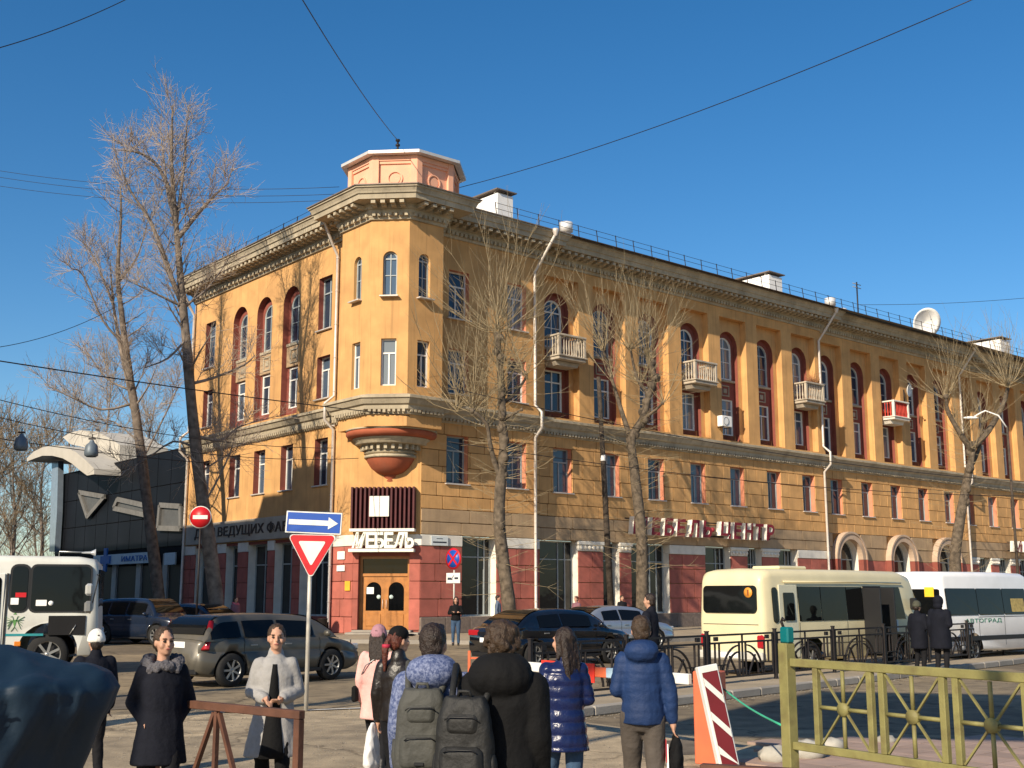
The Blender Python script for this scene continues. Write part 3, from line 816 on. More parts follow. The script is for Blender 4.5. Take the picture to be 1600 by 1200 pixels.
# drainpipes
def pipe(F, s, zt, y0, lab):
    p = MB()
    p.tube([(s + .35, y0 - 1.3, 19.6), (s + .35, y0 - 1.3, 19.35), (s + .1, y0 - .5, 18.1), (s, y0 - .14, 17.6), (s, y0 - .14, 10.9), (s, y0 - .62, 10.5), (s, y0 - .62, 9.75), (s, y0 - .14, 9.3), (s, y0 - .14, .35), (s, y0 - .3, .2)], .075, 10)
    p.lathe([(.075, -.25), (.16, 0), (.16, .12), (.13, .12)], 12, T(s + .35, y0 - 1.3, 19.5))
    z = 1.5
    while z < 18: p.lathe([(.077, -.02), (.09, -.02), (.09, .02), (.077, .02)], 10, T(s, y0 - .14, z)); z += 1.6
    p.build('drainpipe', TIN, BR, F)
pipe(FL, -1.75, 18, 0, ''); pipe(FR, 6.72, 18, 0, ''); pipe(FR, 31.2, 18, STEP, ''); pipe(FR, 49.2, 18, 2 * STEP, ''); pipe(FL, -17.6, 18, 0, '')
# balconies
bal_white = mat('weathered_baluster', (.44, .38, .30), .9, var=.12, vs=3, stain=.4, ss=2, bump=.2)
redpaint = mat('red_balcony_panel', (.5, .05, .03), .7, var=.1)
for i, (bi, kind) in enumerate(((0, 'a'), (3, 'a'), (6, 'b'), (9, 'r'))):
    c = BAYS[bi]; y0 = STEP if bi < 7 else 2 * STEP; F = FR @ T(c, y0, 13.35)
    b_ = MB(); w2 = .95; pr = -.78
    b_.cbox(-w2, w2, pr, .42, 0, .16, .03); b_.cbox(-w2 - .06, w2 + .06, pr - .06, .42, .16, .24, .02); b_.prism([(-w2 + .1, -.02), (w2 - .1, -.02), (w2 - .25, -.24), (-w2 + .25, -.24)], -.4, .42)
    bo = b_.build('balcony', WHITEP if kind == 'r' else bal_white, BR, F)
    t = MB()
    for xx in (-w2 + .07, w2 - .07): t.cbox(xx - .08, xx + .08, pr, pr + .16, .241, 1.2, .015)
    t.cbox(-w2 - .03, w2 + .03, pr - .03, pr + .2, 1.2, 1.31, .02)
    for xx in (-w2 + .06, w2 - .06): t.cbox(xx - .08, xx + .08, pr + .2, .42, 1.2, 1.30, .02)
    t.build('balcony_rail', WHITEP if kind == 'r' else bal_white, bo, F)
    bp = MB().lathe([(.045, 0), (.05, .06), (.03, .1), (.055, .3), (.03, .62), (.025, .8), (.05, .88), (.045, .96)], 8)
    bme = bp.mesh('baluster', redpaint if kind == 'r' else bal_white)
    for k in range(9): obj('baluster', bme, bo, F @ T(-w2 + .25 + k * (2 * w2 - .5) / 8, pr + .08, .241))
    for sx in (-1, 1):
        for k in range(4): obj('baluster', bme, bo, F @ T(sx * (w2 - .07), pr + .32 + k * .2, .241))
    if kind == 'r':
        MB().box(-w2 + .16, w2 - .16, pr + .12, pr + .14, .25, 1.19).build('infill_panel', redpaint, bo, F)
# chimneys, railing, vents on the roof
def chimney(s, o, L, W, zb, zt):
    c = MB().cbox(-L / 2, L / 2, -W / 2, W / 2, 0, zt - zb, .02)
    for i in range(8):
        for sy in (-1, 1): c.box(-L / 2 + .1 + i * (L - .3) / 7, -L / 2 + .2 + i * (L - .3) / 7, sy * W * .4 - .05, sy * W * .4 + .05, zt - zb, zt - zb + .15)
    M = FR @ T(s, o, zb)
    co = c.build('chimney', mat('whitewashed_chimney', (.82, .80, .77), .9, var=.05, vs=2, stain=.15, ss=1), BR, M)
    MB().box(-L / 2 - .15, L / 2 + .15, -W / 2 - .15, W / 2 + .15, zt - zb + .15, zt - zb + .21).build('chimney_cap', ROOFM, co, M)
def dry_plant():
    c = BAYS[6]; M = FR @ T(c, STEP, 13.35)
    t = thing('balcony_plants', 'dry rust-brown plants in a trough on the third balcony', 'plant', M)
    MB().cbox(-.75, .75, -.72, -.5, .95, 1.2, .02).build('trough', GRAN, t, M)
    k = MB()
    for i in range(130):
        x = random.uniform(-.7, .7); p = Vector((x, random.uniform(-.7, -.52), 1.18)); d = Vector((random.uniform(-.5, .5), random.uniform(-.6, .5), 1)); L = random.uniform(.2, .75) * (1.2 - abs(x))
        k.tube([p, p + d * L * .5, p + d * L + Vector((random.uniform(-.1, .1), 0, 0))], [.012, .010, .005], 3)
    k.build('stems', mat('dry_stem', (.30, .13, .06), .9, var=.3, vs=8), t, M)
dry_plant()
chimney(7.4, 4.6, 1.1, 3.4, 20.0, 22.55); chimney(30.4, 4.6, 1.4, 3.8, 20.0, 22.2); chimney(60.5, 4.6, 1.5, 4.4, 20.0, 22.15)
rail = MB()
postm = MB().tube([(0, 0, 0), (0, 0, 1.05)], .025, 5).mesh('railing_post', IRON)
rr_ = put(bpy.data.objects.new('roof_railing', None), BR, T(B2.x, B2.y, 20))
def railing(F, s0, s1, y):
    s = s0; lean = RX(-.12)
    while s < s1:
        obj('railing_post', postm, rr_, F @ T(s, y, 19.72) @ lean @ RY(random.uniform(-.04, .04))); s += 1.4
    r = MB()
    for h in (.4, .72, 1.02): r.tube([(s0, y + h * .12, 19.72 + h), ((s0 + s1) / 2, y + h * .12, 19.69 + h), (s1, y + h * .12, 19.72 + h)], .013, 4)
    r.build('railing_wire', IRON, rr_, F)
railing(FR, 4.4, 66, .0); railing(FL, -17.5, -2.8, .0)
ventm = MB().lathe([(.22, 0), (.22, .45), (.36, .46), (.36, .95), (.001, 1.0)], 14).mesh('roof_vent', mat('zinc_vent', (.75, .74, .72), .45, .4, var=.08))
for s, o in ((9.9, .9), (34.2, 1.2), (37.3, 2.4), (64.0, 1.5)): obj('roof_vent', ventm, BR, FR @ T(s, o, 20.1))
# ---------------------------------------------------------------- more setting
def onF(F, x, y, yo=0.0):                # where the sight line of a photo pixel meets a wall plane: (s, z)
    I = F.inverted(); o = I @ Vector((0, 0, CAM_H)); d = I.to_3x3() @ ray(x, y)
    t = (yo - o.y) / d.y; p = o + d * t
    return (p.x, p.z)
DARKG = mat('dark_facade_glass', (.006, .007, .010), .5, spec=.12, var=.3, vs=.4)
DPANEL = mat('dark_facade_panel', (.008, .008, .010), .8, var=.2, vs=.8, spec=.1)
GREYM = mat('grey_metal_cladding', (.30, .30, .29), .6, .1, var=.12, vs=1, stain=.3, ss=.5)
PALEC = mat('pale_canopy_render', (.46, .43, .37), .8, var=.08, vs=1, stain=.3, ss=.8, scol=(.4, .36, .3))
BLUEP = mat('blue_sign_paint', (.02, .12, .38), .6)
REDP = mat('red_sign_paint', (.50, .015, .02), .5)
MBd = thing('glass_office', 'dark glazed building with curved white canopies, left of the ochre corner building', 'building', FL @ T(-30, 1, 0))
sl_, sr_ = onF(FL, 86, 860, 1)[0], -18.3
b = MB(); b.box(sl_, sr_, 1.0, 16, .12, 10.4)
b.build('wall', DPANEL, MBd, FL)
# curtain-wall panes in a grid
pm = MB().cbox(-.5, .5, -.5, .5, -.5, .5, .02).mesh('glass_panel', DARKG)
npx = 12; wdt = (sr_ - sl_) / npx
for i in range(npx):
    for z0, z1 in ((4.6, 6.4), (6.4, 8.3), (8.3, 10.3)):
        obj('glass_panel', pm, MBd, FL @ T(sl_ + wdt * (i + .5), .98, (z0 + z1) / 2) @ S3(wdt - .06, .06, z1 - z0 - .06))
for i in range(6):
    a = sl_ + (sr_ - sl_) * i / 6; e = sl_ + (sr_ - sl_) * (i + 1) / 6
    obj('shop_window', pm, MBd, FL @ T((a + e) / 2, .97, 1.9) @ S3(e - a - .9, .06, 3.3))
    MB().box(a - .35, a + .35, .85, .995, .12, 4.2).build('pilaster', GREYM, MBd, FL)
def ppoly(pts, yo): return [onF(FL, x, y, yo) for x, y in pts]
arc = [(42, 716), (52, 706), (66, 699), (82, 696), (100, 697), (118, 706), (133, 718), (147, 732), (147, 741), (136, 743), (125, 735), (112, 724), (98, 716), (82, 712), (66, 712), (52, 717), (42, 721)]
pl = ppoly(arc, -.8)
MB().prism(pl[::-1], -.8, 3.0).build('curved_canopy', PALEC, MBd, FL)
up_ = [(98, 683), (110, 676), (125, 672), (150, 674), (170, 684), (187, 695), (187, 727), (170, 716), (150, 704), (128, 698), (110, 694)]
MB().prism(ppoly(up_, 1.6)[::-1], 1.6, 5.0).build('roof_fin', PALEC, MBd, FL)
at_ = [(128, 700), (150, 705), (187, 728), (187, 700), (215, 690), (283, 684), (283, 746), (215, 748), (150, 744), (136, 743), (128, 730)]
q = ppoly([(112, 724), (150, 704), (187, 727), (215, 712), (283, 706), (283, 747), (150, 746)], 2.0)
MB().prism(q[::-1], 2.0, 12).build('attic', GREYM, MBd, FL)
col_ = ppoly([(81, 722), (91, 720), (89, 800), (85, 862), (77, 862)], .4)
MB().prism([p for p in col_][::-1], .4, .8).build('corner_fin', mat('fin_glass', (.22, .27, .33), .15, .2, var=.1), MBd, FL)
for pts in ([(122, 769), (162, 776), (135, 808)], [(182, 780), (231, 791), (228, 805), (176, 794)], [(248, 789), (280, 791), (280, 826), (245, 825)]):
    pp = ppoly(pts, .7); cx, cz = sum(p[0] for p in pp) / len(pp), sum(p[1] for p in pp) / len(pp)
    fr2 = MB()
    for i in range(len(pp)):
        p, q = pp[i], pp[(i + 1) % len(pp)]
        fr2.bar((p[0], .78, p[1]), (q[0], .78, q[1]), .30, .14, up=(0, 1, 0))
    fo = fr2.build('window_frame', mat('dim_frame_metal', (.16, .155, .145), .6, .1, var=.15), MBd, FL)
    MB().add([(p[0], .86, p[1]) for p in pp], [tuple(range(len(pp)))]).build('pane', mat('grey_pane', (.09, .09, .088), .4, spec=.2), fo, FL)
def disc(mb, F, r, y0, y1, m=0, n=28): mb.lathe([(.001, 0), (r, 0), (r, y1 - y0), (.001, y1 - y0)], n, F @ T(0, y1, 0) @ RX(math.pi / 2), m)
c0 = onF(FL, 210, 731, 1.5)
rl = thing('round_emblem', 'round white emblem with a red crescent on the dark glazed building', 'sign', FL @ T(c0[0], 1.5, c0[1]))
d1 = MB(); disc(d1, Matrix(), .52, 0, .12); d1.build('disc', WHITE, rl, FL @ T(c0[0], 1.4, c0[1]))
cr = [(.50 * math.cos(a), .50 * math.sin(a)) for a in [rad(100 + 17 * i) for i in range(13)]]
ci = [(.12 + .42 * math.cos(a), .06 + .40 * math.sin(a)) for a in [rad(300 - 14.5 * i) for i in range(13)]]
MB().prism(cr + ci, -.03, -.005).build('crescent', REDP, rl, FL @ T(c0[0], 1.4, c0[1]))
# pharmacy boards
def board(F, x0, y0, x1, y1, yo, name, label, m, th=.1):
    a, b_ = onF(F, x0, y1, yo), onF(F, x1, y0, yo)
    M = F @ T((a[0] + b_[0]) / 2, yo, (a[1] + b_[1]) / 2); w_, h_ = abs(b_[0] - a[0]), abs(b_[1] - a[1])
    t = thing(name, label, 'sign', M)
    MB().cbox(-w_ / 2, w_ / 2, 0, th, -h_ / 2, h_ / 2, .015).build('board', m, t, M)
    return t, M, w_, h_
SIGNB = mat('pale_blue_board', (.42, .52, .58), .6, var=.06)
t, M, w_, h_ = board(FL, 145, 862, 238, 884, .6, 'pharmacy_sign', 'pale pharmacy board with blue cross on the dark glazed building', SIGNB)
MB().box(-w_ * .26 - .25, -w_ * .26 + .25, -.1, -.002, -.75, .75).box(-w_ * .26 - .8, -w_ * .26 - .252, -.1, -.002, -.25, .25).box(-w_ * .26 + .252, -w_ * .26 + .8, -.1, -.002, -.25, .25).build('cross', BLUEP, t, M)
text_fit('ИМАТРА', w_ * .42, h_ * .5, .02).build('lettering', BLUEP, t, M @ T(w_ * .22, -.02, 0))
board(FL, 256, 863, 274, 883, .6, 'shop_sign', 'small blank pale board at the right end of the dark glazed building', SIGNB)

# building across the left-hand street: out of the photograph, its shade falls on the left wing
OB = thing('facing_house', 'plain plastered apartment house across the side street, outside the photograph', 'building', T(-28, 40, 0))
sd2 = Vector((SUND.x, SUND.y)); tanE = SUND.z / sd2.length; sdn = sd2.normalized()
STW = 24.0
Fo_p = Lp(1.75, 0) + sdn * STW
def oz(zs): return zs + STW * tanE
FO = frame(Fo_p, uL)     # x runs away from the corner along the street, y = into that house? (checked below)
inw = -1.0 if (Vector((-uL.y, uL.x)).dot(nL) < 0) else 1.0
HM = mat('grey_house_plaster', (.42, .38, .33), .9, var=.1, vs=1, stain=.2, ss=.4)
for i, (k0, k1, zs) in enumerate(((0, 4.3, 7.9), (4.3, 6.9, 6.7), (6.9, 60, 5.5))):
    m = MB(); ya, yb = sorted((0, inw * 12))
    m.box(k0, k1 - .01, ya, yb, 0, oz(zs))
    hw = m.build('wall', HM, OB, FO)
for fl in range(4):
    for i in range(14):
        m = MB().box(-.6, .6, -.04, .04, 0, 1.7)
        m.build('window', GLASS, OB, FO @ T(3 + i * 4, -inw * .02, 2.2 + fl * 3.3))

# unseen panel added behind the viewer to shade the road on the right
P4, P3 = gp(975, 1146), gp(1800, 1166)
zb, zt = 12.0, 16.6
sh = Vector((sdn.x, sdn.y, 0))
q0, q1 = P4 + sh * (zb / tanE), P3 + sh * (zb / tanE)
wdir = (q1 - q0).normalized(); wl_ = (q1 - q0).length
Mb_ = Matrix(((wdir.x, -wdir.y, 0, q0.x), (wdir.y, wdir.x, 0, q0.y), (0, 0, 1, 0), (0, 0, 0, 1)))
BB = thing('shade_panel', 'large blank panel on two steel posts, added behind the viewer to shade the road, outside the photograph', 'shade_panel', T(q0.x, q0.y, 0))
MB().cbox(0, wl_, -.15, .15, zb, zt, .03).build('panel', GREYM, BB, Mb_)
for xx in (.02, .98): MB().tube([(wl_ * xx, .3, 0), (wl_ * xx, .3, zt)], .09, 10).build('post', GREYM, BB, Mb_)

# ---------------------------------------------------------------- trees
BARKD = mat('dark_bark', (.060, .046, .035), .95, var=.35, vs=6, bump=.8, bs=14)
BARKP = mat('pale_poplar_bark', (.22, .18, .15), .95, var=.35, vs=4, bump=.6, bs=14)
TWIG = mat('pale_twig', (.30, .235, .14), .9, var=.2, vs=3)
TWIGP = mat('pinkish_twig', (.40, .32, .25), .9, var=.2, vs=3)
TWIGF = mat('far_twig', (.33, .27, .21), .95, var=.2, vs=.5)
def rv(): 
    while True:
        v = Vector((random.uniform(-1, 1), random.uniform(-1, 1), random.uniform(-1, 1)))
        if .05 < v.length < 1: return v.normalized()
def curve(p, d, L, n=4, up=.25, jit=.12):
    pts = [p.copy()]; d = d.normalized()
    for i in range(n):
        d = (d + Vector((0, 0, up / n)) + rv() * jit).normalized()
        pts.append(pts[-1] + d * (L / n))
    return pts
def sample(pts, t):
    k = t * (len(pts) - 1); i = min(int(k), len(pts) - 2); f = k - i
    return pts[i].lerp(pts[i + 1], f), (pts[i + 1] - pts[i]).normalized()
def fill(tk, tw, pts, r0, r1, nb, L0, L1, nt_, tl_, up=.5, a=.15, tr=.011, sub=True):
    for i in range(nb):
        t = a + (1 - a) * (i + random.random()) / nb
        p, d = sample(pts, min(t, .999))
        dd = (rv() + d * .8 + Vector((0, 0, up * .6))).normalized()
        L = (L0 + (L1 - L0) * t) * random.uniform(.6, 1.25)
        c = curve(p, dd, L, 4, up, .16)
        rb = max(.014, (r0 + (r1 - r0) * t) * .34)
        tk.tube(c, [rb, rb * .8, rb * .6, rb * .42, rb * .25], 5, 0, True, False)
        for k in range(nt_):
            tt = random.uniform(.2, 1); pp, d2 = sample(c, min(tt, .999))
            d3 = (rv() * .9 + d2 * .9 + Vector((0, 0, up * .35))).normalized()
            c2 = curve(pp, d3, tl_ * random.uniform(.5, 1.3), 3, up * .6, .18)
            tw.tube(c2, [tr * 1.3, tr, tr * .8, tr * .5], 3, 0, True, False)
            if sub:
                for _ in range(2):
                    p3, d4 = sample(c2, random.uniform(.3, .95))
                    c3 = curve(p3, (rv() + d4).normalized(), tl_ * random.uniform(.25, .55), 2, up * .4, .15)
                    tw.tube(c3, [tr * .9, tr * .7, tr * .4], 3, 0, True, False)
def px(pts, Y, dy=0.0): return [at(x, y, Y + dy * i / max(1, len(pts) - 1)) for i, (x, y) in enumerate(pts)]
def smooth(pts, k=3):
    out = []
    for i in range(len(pts) - 1):
        p0, p1, p2, p3 = pts[max(i - 1, 0)], pts[i], pts[i + 1], pts[min(i + 2, len(pts) - 1)]
        for j in range(k):
            t = j / k
            out.append(.5 * ((2 * p1) + (p2 - p0) * t + (2 * p0 - 5 * p1 + 4 * p2 - p3) * t * t + (3 * p1 - p0 - 3 * p2 + p3) * t ** 3))
    out.append(pts[-1]); return out
def limb(tk, pts, r0, r1, n=9, k=3):
    s = smooth(pts, k); m = len(s) - 1
    tk.tube(s, [(r0 + (r1 - r0) * i / m) * (1 + random.uniform(-.07, .07)) for i in range(m + 1)], n)
    return s
def poplar(label, Y, main, r0, limbs, nb, group):
    base = at(*main[0], Y); base.z = 0
    t = thing('poplar_tree', label, 'tree', T(base), group)
    tk, tb, tw = MB(), MB(), MB()
    pts = px(main, Y); pts[0] = Vector((pts[0].x, pts[0].y, -.1))
    s = limb(tk, pts, r0, .03, 12)
    fill(tb, tw, s[len(s) // 3:], r0 * .6, .03, nb, 2.4, 1.0, 12, 1.2, .4, .05, .0085)
    for lm, r, dy, n_ in limbs:
        ls = limb(tb, px(lm, Y, dy), r, .02, 8)
        fill(tb, tw, ls, r * .8, .02, n_ + 2, 1.9, .9, 12, 1.1, .4, .1, .0085)
    k = tk.build('trunk', mat('poplar_trunk_bark', (.15, .12, .095), .95, var=.45, vs=4, bump=.9, bs=9), t); tb.build('branches', BARKP, t); tw.build('crown', TWIGP, t)
poplar('tall bare poplar at the left wing with a dark leaning trunk, taller of the two', 50,
       [(346, 990), (328, 860), (312, 750), (299, 630), (291, 530), (284, 460), (278, 385), (271, 305), (268, 235), (270, 165)], .34,
       [([(283, 470), (263, 422), (236, 348), (205, 300), (188, 262)], .14, -2, 16), ([(280, 370), (308, 335), (338, 303), (358, 285)], .12, 1.5, 12),
        ([(271, 310), (248, 262), (222, 240), (182, 234)], .10, -1, 11), ([(276, 360), (262, 300), (256, 250), (250, 200)], .09, 2, 11), ([(275, 350), (284, 290), (290, 230), (292, 180)], .09, 1, 11),
        ([(288, 480), (250, 462), (208, 442)], .07, -1.5, 6), ([(297, 600), (335, 590), (382, 570), (398, 555)], .08, 2, 7), ([(304, 680), (345, 688), (372, 668), (412, 655)], .07, 1.5, 6),
        ([(318, 790), (345, 740), (362, 700), (372, 660)], .05, -1, 6), ([(291, 530), (262, 560), (225, 575)], .06, -2, 5), ([(310, 740), (340, 720), (365, 705)], .05, 2, 5), ([(286, 480), (325, 450), (360, 400)], .06, 1, 8),
        ([(306, 700), (270, 690), (225, 720), (190, 735)], .05, 2, 6)], 26, 'poplars along the side street')
poplar('bare poplar further left with a forked top, in front of the dark glazed building', 58,
       [(256, 988), (243, 890), (228, 770), (214, 660), (200, 570), (190, 490), (184, 425), (189, 340), (188, 290)], .33,
       [([(213, 650), (190, 550), (177, 475), (172, 405)], .16, 1, 14), ([(196, 540), (160, 500), (130, 430), (110, 420)], .07, -2, 10), ([(186, 440), (215, 400), (232, 340)], .07, 1.5, 9),
        ([(205, 610), (165, 590), (130, 540)], .06, 1, 8), ([(222, 720), (262, 640), (280, 600)], .06, 1, 6), ([(178, 480), (155, 420), (140, 390)], .06, 0, 8), ([(208, 630), (160, 640), (110, 620), (70, 600)], .07, -1, 8),
        ([(216, 690), (180, 660), (150, 655)], .05, 2, 7)], 22, 'poplars along the side street')
def pollard(label, Y, main, r0, limbs, knobs, group, shoots=26, hang=30, top=150):
    base = at(*main[0], Y)
    t = thing('pollard_tree', label, 'tree', T(base.x, base.y, 0), group)
    tk, tw = MB(), MB()
    pts = px(main, Y); pts[0] = Vector((pts[0].x, pts[0].y, -.1))
    s = limb(tk, pts, r0, r0 * .38, 12)
    for q in s[2:-1]:
        if random.random() < .8: tk.ell(q + rv() * r0 * .5, r0 * .55, r0 * .55, r0 * .7, 8, 6)
    for lm, r, dy in limbs:
        ls = limb(tk, px(lm, Y, dy), r, r * .5, 9)
        tk.ell(ls[-1], r * .8, r * .8, r * .9, 8, 6)
    sc = Y / 1880
    for kx, ky, n_, Lp_ in knobs:
        c = at(kx, ky, Y + random.uniform(-.6, .6))
        for i in range(n_):
            a = random.uniform(0, 6.283); el = random.uniform(.05, 1.45)
            d = Vector((math.cos(a) * math.cos(el), math.sin(a) * math.cos(el), math.sin(el)))
            L = Lp_ * sc * random.uniform(.55, 1.1) * (.6 + .4 * math.sin(el))
            c1 = curve(c + rv() * .12, d, L, 6, random.uniform(.4, 1.1), .15)
            r = random.uniform(.011, .024)
            tw.tube(c1, [r, r * .9, r * .78, r * .62, r * .5, r * .38, r * .22], 4, 0, True, False)
            for k in range(random.randint(3, 7)):
                p, d2 = sample(c1, random.uniform(.25, .9))
                tw.tube(curve(p, (d2 + rv() * .75).normalized(), L * random.uniform(.15, .45), 3, .5, .15), [r * .5, r * .42, r * .34, r * .2], 3, 0, True, False)
    for i in range(hang):                       # thin side shoots along the trunk
        p, d = sample(s, random.uniform(.12, .95))
        a = random.uniform(0, 6.283); dd = Vector((math.cos(a), math.sin(a), random.uniform(-.2, .5)))
        L = random.uniform(.9, 3.2)
        c1 = curve(p, dd, L, 5, .15, .14); r = random.uniform(.008, .016)
        tw.tube(c1, [r, r * .9, r * .8, r * .7, r * .5, r * .3], 3, 0, True, False)
        for k in range(3):
            p2, d2 = sample(c1, random.uniform(.2, .9))
            tw.tube(curve(p2, d2 + rv() * .8, L * random.uniform(.15, .4), 3, .2, .15), [r * .6, r * .5, r * .4, r * .2], 3, 0, True, False)
    tk.build('trunk', mat('ridged_bark', (.11, .085, .06), .95, var=.5, vs=5, bump=1.0, bs=10), t); tw.build('crown', TWIG, t)
G = 'pollarded street trees'
pollard('pollarded tree nearest the tower with a knobbly leaning trunk and upright shoots', 50.5, [(799, 1005), (794, 935), (784, 860), (780, 805), (783, 745), (787, 700), (785, 650), (783, 600), (780, 560), (776, 520)], .31,
        [([(783, 748), (772, 720), (765, 690), (760, 662), (738, 642)], .13, -.8), ([(785, 630), (805, 615), (822, 590)], .10, .8), ([(784, 655), (800, 648), (815, 640)], .09, -.5)],
        [(776, 518, 36, 235), (782, 570, 12, 200), (740, 642, 24, 190), (822, 590, 14, 210), (760, 665, 14, 150), (716, 640, 18, 230), (783, 600, 12, 220)], G, hang=150)
pollard('pollarded tree with a forked crown, in front of the long red letter sign', 56, [(1004, 995), (1003, 905), (1003, 845), (997, 785), (990, 725), (987, 685), (1004, 655), (1013, 620), (1022, 590), (1012, 560)], .31,
        [([(987, 690), (972, 645), (956, 592), (942, 545)], .13, 1.2), ([(1005, 655), (1025, 640), (1035, 630)], .09, -.8), ([(1013, 615), (995, 590), (985, 545)], .10, .4)],
        [(942, 545, 24, 150), (985, 545, 26, 140), (1014, 560, 34, 150), (1035, 630, 10, 120), (1000, 600, 18, 150), (956, 592, 8, 140)], G, hang=120)
pollard('pollarded tree by the arched doorways, far right, with a widely forked trunk', 74, [(1496, 985), (1493, 900), (1493, 860), (1502, 800), (1511, 750), (1518, 715), (1521, 690)], .42,
        [([(1519, 705), (1502, 680), (1482, 645), (1478, 620)], .2, -1), ([(1519, 700), (1545, 672), (1568, 630), (1575, 602)], .22, .8), ([(1512, 740), (1530, 700), (1535, 660)], .15, 1.5)],
        [(1478, 622, 24, 130), (1500, 680, 14, 110), (1575, 604, 40, 130), (1535, 660, 18, 110), (1521, 700, 14, 100), (1490, 650, 10, 110)], G, hang=70)
def bare_tree(label, Y, x, ytop, spread, nb=26, m=TWIGF, tr=.03, ty=None, cat='tree', g='far bare trees at the left edge'):
    base = at(x, 940, Y); base.z = 0; top = at(x + random.uniform(-6, 6), ytop, Y)
    t = thing('bare_tree', label, cat, T(base), g)
    tk, tw = MB(), MB(); H_ = top.z
    pts = [Vector((base.x + random.uniform(-.3, .3) * i * .4, base.y, H_ * i / 5)) for i in range(6)]
    pts[0].z = -.1
    s = limb(tk, pts, .3, .05, 8)
    fill(tk, tw, s, .3, .06, nb, spread, spread * .45, 16, spread * .42, .55, .12, tr)
    tk.build('trunk', BARKP, t); tw.build('crown', m, t)
TF2 = mat('rusty_far_twig', (.27, .20, .125), .95, var=.25, vs=.5)
for i, (x, yt, Y, sp, lab) in enumerate(((12, 705, 118, 7, 'bare rust-brown tree at the left edge, just above the white bus'), (58, 690, 125, 7, 'bare rust-brown tree left of the hanging lamps, between bus and dark building'),
        (-30, 690, 112, 7, 'bare rust-brown tree cut by the left picture edge'), (95, 600, 150, 8, 'tall pale bare tree behind the curved white canopy'), (150, 585, 145, 8, 'tall pale bare tree behind the white roof fin'), (225, 620, 140, 7, 'pale bare tree behind the dark building, nearest the ochre left wing'))):
    bare_tree(lab, Y, x, yt, sp, 30, TF2 if i < 3 else TWIGF, .022 if i < 3 else .02)
# two street trees outside the photograph on the left; their trunks throw the long shadows on the road
for i, (X, Y, lab) in enumerate(((-9.6, 11.6, 'bare street tree outside the photograph on the left, nearer the kerb'), (-11.5, 15.2, 'bare street tree outside the photograph on the left, further from the kerb'))):
    t = thing('bare_tree', lab, 'tree', T(X, Y, 0), 'bare trees outside the left edge')
    tk, tw = MB(), MB(); s = limb(tk, [Vector((X + .1 * k * (-1) ** k, Y, 1.6 * k - .1)) for k in range(6)], .42, .10, 8)
    fill(tk, tw, s, .25, .05, 14, 2.2, 1.2, 8, .9, .5, .45, .012)
    tk.build('trunk', BARKD, t); tw.build('crown', TWIG, t)
# ---------------------------------------------------------------- shop signs on the building
MAROON = mat('maroon_slat', (.075, .012, .014), .6, var=.2, vs=3)
SIGNW = mat('cream_sign_face', (.80, .77, .68), .6, var=.04)
S1 = thing('shop_sign', 'maroon slatted panel with white square above the word МЕБЕЛЬ over the corner door', 'sign', FC @ T(1.35, -.2, 5))
MB().box(-.08, 2.78, -.08, -.003, 4.66, 6.5).build('backboard', MAROON, S1, FC)
fin = MB().cbox(-.045, .045, -.42, -.082, 4.66, 6.52, .008).mesh('slat', MAROON)
for i in range(15): obj('slat', fin, S1, FC @ T(-.03 + i * (2.76 / 14), 0, 0))
MB().cbox(.78, 1.66, -.50, -.43, 5.2, 6.1, .01).build('white_square', SIGNW, S1, FC)
MB().cbox(-.1, 2.8, -.5, -.05, 4.55, 4.68, .01).build('bar', SIGNW, S1, FC); MB().cbox(-.12, 2.78, -.5, -.05, 3.66, 3.80, .01).build('bar', SIGNW, S1, FC)
xx = 0.0
for ch, wd_, sh_ in (('М', .62, .45), ('Е', .40, 0), ('Б', .42, 0), ('Е', .40, 0), ('Л', .52, .35), ('Ь', .40, 0)):
    l_ = text_fit(ch, wd_, .70, .09, .035, sh_)
    l_.build('letter', SIGNW, S1, FC @ T(.02 + xx + wd_ / 2, -.36, 4.18)); xx += wd_ - .0
def letters(name, label, F, y, s0, s1, z0, z1, body, m_face, m_side):
    t = thing(name, label, 'sign', F @ T((s0 + s1) / 2, y, z0))
    ws = {'М': 1.25, '·': .45, 'Ц': 1.0, 'Л': 1.0}; tot = sum(ws.get(c, .86) for c in body); x = s0
    for c in body:
        wd_ = ws.get(c, .86) / tot * (s1 - s0)
        if c == '·':
            q = MB(); q.ell((0, 0, 0), .13, .13, .13, 10, 8); q.build('dot', m_face, t, F @ T(x + wd_ / 2, y - .1, (z0 + z1) / 2))
        else:
            q = text_fit(c, wd_ * .80, z1 - z0, .17, .03, .12)
            q.m = [1 if abs(sum(((Vector(q.v[f[1]]) - Vector(q.v[f[0]])).cross(Vector(q.v[f[2]]) - Vector(q.v[f[1]]))).normalized()[i] * (0, 1, 0)[i] for i in range(3))) < .5 else 0 for f in q.f]
            q.build('letter', [m_face, m_side], t, F @ T(x + wd_ / 2, y - .17, (z0 + z1) / 2))
        x += wd_
    MB().box(s0, s1, y + .06, y + .1, z0 + .06, z0 + .12).box(s0, s1, y + .06, y + .1, z1 - .12, z1 - .06).build('mounting_rail', IRON, t, F)
    return t
LRED = mat('crimson_letter', (.27, .018, .03), .6, var=.2, vs=3, stain=.3, ss=2, scol=(.2, .08, .08))
letters('letter_sign', 'long red letter sign МЕБЕЛЬ·ЦЕНТР on the band of the right wing', FR, -.12, 13.0, 25.1, 4.86, 5.78, 'МЕБЕЛЬ·ЦЕНТР', LRED, SIGNW)
letters('letter_sign', 'second red letter sign МЕБЕЛЬ cut by the right picture edge', FR, .55, 54.9, 62.0, 4.95, 5.75, 'МЕБЕЛЬ', LRED, SIGNW)
